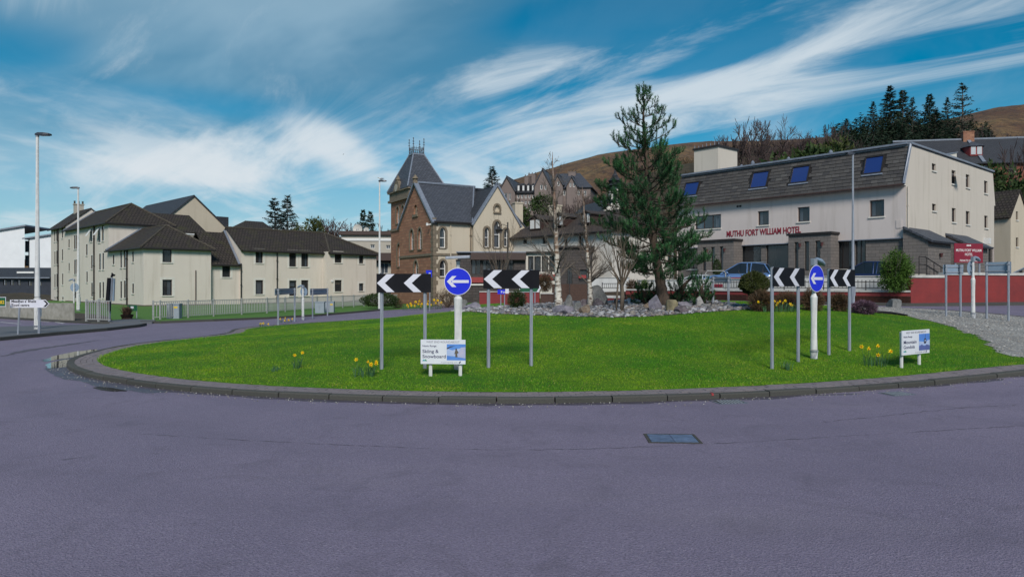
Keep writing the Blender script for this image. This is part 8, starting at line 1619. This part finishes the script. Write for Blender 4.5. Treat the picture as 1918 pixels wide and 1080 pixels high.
for key, mk, lb, px, d, top, sx in [
    ('c2', c2, 'conifer at the left end of the row above the hotel gable', 1635, 112, 190, 1.0), ('c1', c1, 'tallest dark conifer of the row, pointed, above the hotel', 1667, 114, 160, 1.15), ('c1', c1, 'narrow dark conifer right of the tallest one', 1691, 118, 168, 1.05), ('c2', c2, 'narrow conifer in the middle of the row', 1709, 113, 182, .8), ('c3', c3, 'broad dense dark conifer in the middle of the row', 1741, 112, 176, 1.0), ('c2', c2, 'thin conifer between the broad one and the sparse one', 1774, 116, 182, .8), ('c4', c4, 'sparse brown conifer at the right end of the row', 1803, 110, 155, 1.15),
    ('c3', c3, 'low dense conifer below the broad one, over the red house', 1752, 106, 205, 1.2), ('c2', c2, 'small conifer just left of the row', 1620, 116, 218, .9), ('c3', c3, 'lone spreading pine between bare trees and conifer row', 1585, 116, 222, 1.3), ('c4', c4, 'small pale spruce among the bare trees', 1545, 112, 233, .9), ('c3', c3, 'low dark conifer under the tallest conifer', 1690, 106, 232, 1.5), ('c3', c3, 'low dark conifer left of the tallest one, near the skyline', 1652, 107, 238, 1.3),
    ('b1', b1, 'thin bare tree right of the white lift housing', 1382, 92, 222, .85), ('b2', b2, 'forked bare tree on the skyline right of the lift housing', 1412, 96, 222, 1.0), ('b1', b1, 'bare tree in the middle of the skyline group', 1438, 98, 226, 1.0), ('b2', b2, 'wide bare tree with pale twigs above the roof windows', 1478, 96, 216, 1.3), ('b2', b2, 'wide bare tree left of the pale spruce', 1520, 98, 224, 1.25), ('b1', b1, 'low bare tree beside the lift housing', 1362, 94, 255, .9), ('b2', b2, 'low bare tree behind the mansard ridge', 1450, 88, 262, 1.0), ('b1', b1, 'bare tree in front of the red house, right edge', 1880, 76, 262, .7), ('b2', b2, 'bare tree in front of the red house near its chimney', 1846, 78, 282, .7), ('b1', b1, 'bare tree on the slope beyond the red house ridge', 1850, 118, 232, .9),
    ('w1', w1, 'round dark green bush over the mansard ridge', 1498, 76, 271, 1.2), ('w1', w1, 'smaller round bush beside the dark one over the mansard', 1530, 77, 274, 1.0), ('w2', w2, 'olive bush at the right over the mansard ridge', 1556, 80, 256, .8), ('w1', w1, 'dark green tree between hotel gable and red house', 1868, 68, 302, .7), ('w1', w1, 'dark green tree at the right edge below the red house', 1912, 70, 330, 1.0),
    ('w1', w1, 'dark green bush below the hill mansion', 1008, 92, 362, .9), ('b2', b2, 'bare brown tree in front of the mansion gables', 1042, 96, 350, 1.0), ('b1', b1, 'bare brown tree right of the mansion', 1082, 92, 362, 1.1), ('b2', b2, 'bare brown tree left of the turret', 1112, 90, 368, 1.0), ('b1', b1, 'bare brown tree behind the white house dormers', 1062, 88, 378, 1.1), ('b2', b2, 'bare tree at the right corner of the mansion', 1100, 110, 352, .9), ('w2', w2, 'olive bush under the mansion left gable', 962, 95, 378, 1.0)]:
    place(key, mk, lb, px, d, top, sx)
for key, mk, lb, px, d, top, sx in [('c5', c5, 'left one of two tall bluish conifers behind the flats', 515, 115, 371, 1.15), ('c5', c5, 'right one of two tall bluish conifers behind the flats', 538, 118, 366, 1.05), ('w2', w2, 'rounded pine right of the two tall conifers', 584, 112, 402, .62), ('b2', b2, 'bare tree behind the rounded pine', 597, 120, 392, 1.3), ('b1', b1, 'bare tree right of the rounded pine', 640, 120, 408, 1.3), ('c3', c3, 'left of two dark conifers beside the street lamp', 680, 125, 392, .7), ('c3', c3, 'right of two dark conifers beside the street lamp', 694, 125, 395, .7), ('b2', b2, 'bare tree left of the sandstone tower', 722, 125, 402, 1.3), ('b1', b1, 'bare tree behind the satellite dishes', 660, 128, 415, 1.2), ('b2', b2, 'bare tree left of the tall conifers', 500, 125, 405, 1.0), ('b1', b1, 'bare tree between rounded pine and dishes', 618, 126, 402, 1.2), ('c5', c5, 'small spruce on the skyline left of the mansion', 922, 140, 312, 1.3)]:
    place(key, mk, lb, px, d, top, sx, 'trees behind the flats' if px < 900 else 'trees on the hillside')
# dark woodland under the conifer row: one mass
random.seed(93); L = Leaves()
for c in range(620):
    px = random.uniform(1560, 1860); d = random.uniform(98, 124); X = (px - CX) / F * d; z = HH(X, d); h = random.uniform(2.5, 7.0) * (1 - .5 * abs(px - 1730) / 170); 
    for k in range(46): f = random.random() ** .8; q = random.uniform(0, 6.28); rr_ = h * .3 * (1 - f) * random.random() ** .5; p = Vector((X + rr_ * math.cos(q), d + rr_ * math.sin(q), z + h * f)); dd = (Vector((math.cos(q), math.sin(q), -.2)) + rnd_dir() * .7).normalized(); L.tri(p, dd, random.uniform(.3, .7), .10, dd.cross(rnd_dir()).normalized())
o = L.build('hill_woodland', 'conifer_dark', None); tag(o, 'dark mass of conifers under the skyline trees above the hotel', 'woodland', None, 'stuff')
random.seed(94); mb = MB()
for c in range(120):
    px = random.choice((random.uniform(1350, 1610), random.uniform(1350, 1610), random.uniform(1020, 1140), random.uniform(1830, 1918))); d = random.uniform(84, 112); X = (px - CX) / F * d; bare(mb, Vector((X, d, HH(X, d) - .2)), Vector((random.gauss(0, .15), 0, 1)).normalized(), random.uniform(1.2, 2.8), .08, 3, .6, .06, 3, .14, (3, 4), .72, .02)
o = mb.build('hill_thicket', 'twig_far'); tag(o, 'thicket of bare brown saplings on the bank behind the hotel', 'thicket', None, 'stuff')
# scrub covering the bank: nobody could count it
random.seed(91); L = Leaves()
for c in range(2600):
    px = random.uniform(960, 1930); d = random.uniform(70, 135); X = (px - CX) / F * d
    if X < -5: continue
    z = HH(X, d); r_ = random.uniform(.3, 1.1); tall = random.random() < .3
    for k in range(16): v = rnd_dir(); v.z = abs(v.z) * (1.6 if tall else .9); dd = (v + rnd_dir() * .5 + Vector((0, 0, .5))).normalized(); L.tri(Vector((X, d, z)) + v * r_ * random.random(), dd, random.uniform(.3, .9), .05, dd.cross(rnd_dir()).normalized())
leafm('scrub', (.050, .038, .022), (.12, .085, .05), .9, .15); o = L.build('hillside_scrub', 'scrub', None); tag(o, 'brown scrub covering the bank behind the buildings', 'scrub', None, 'stuff')
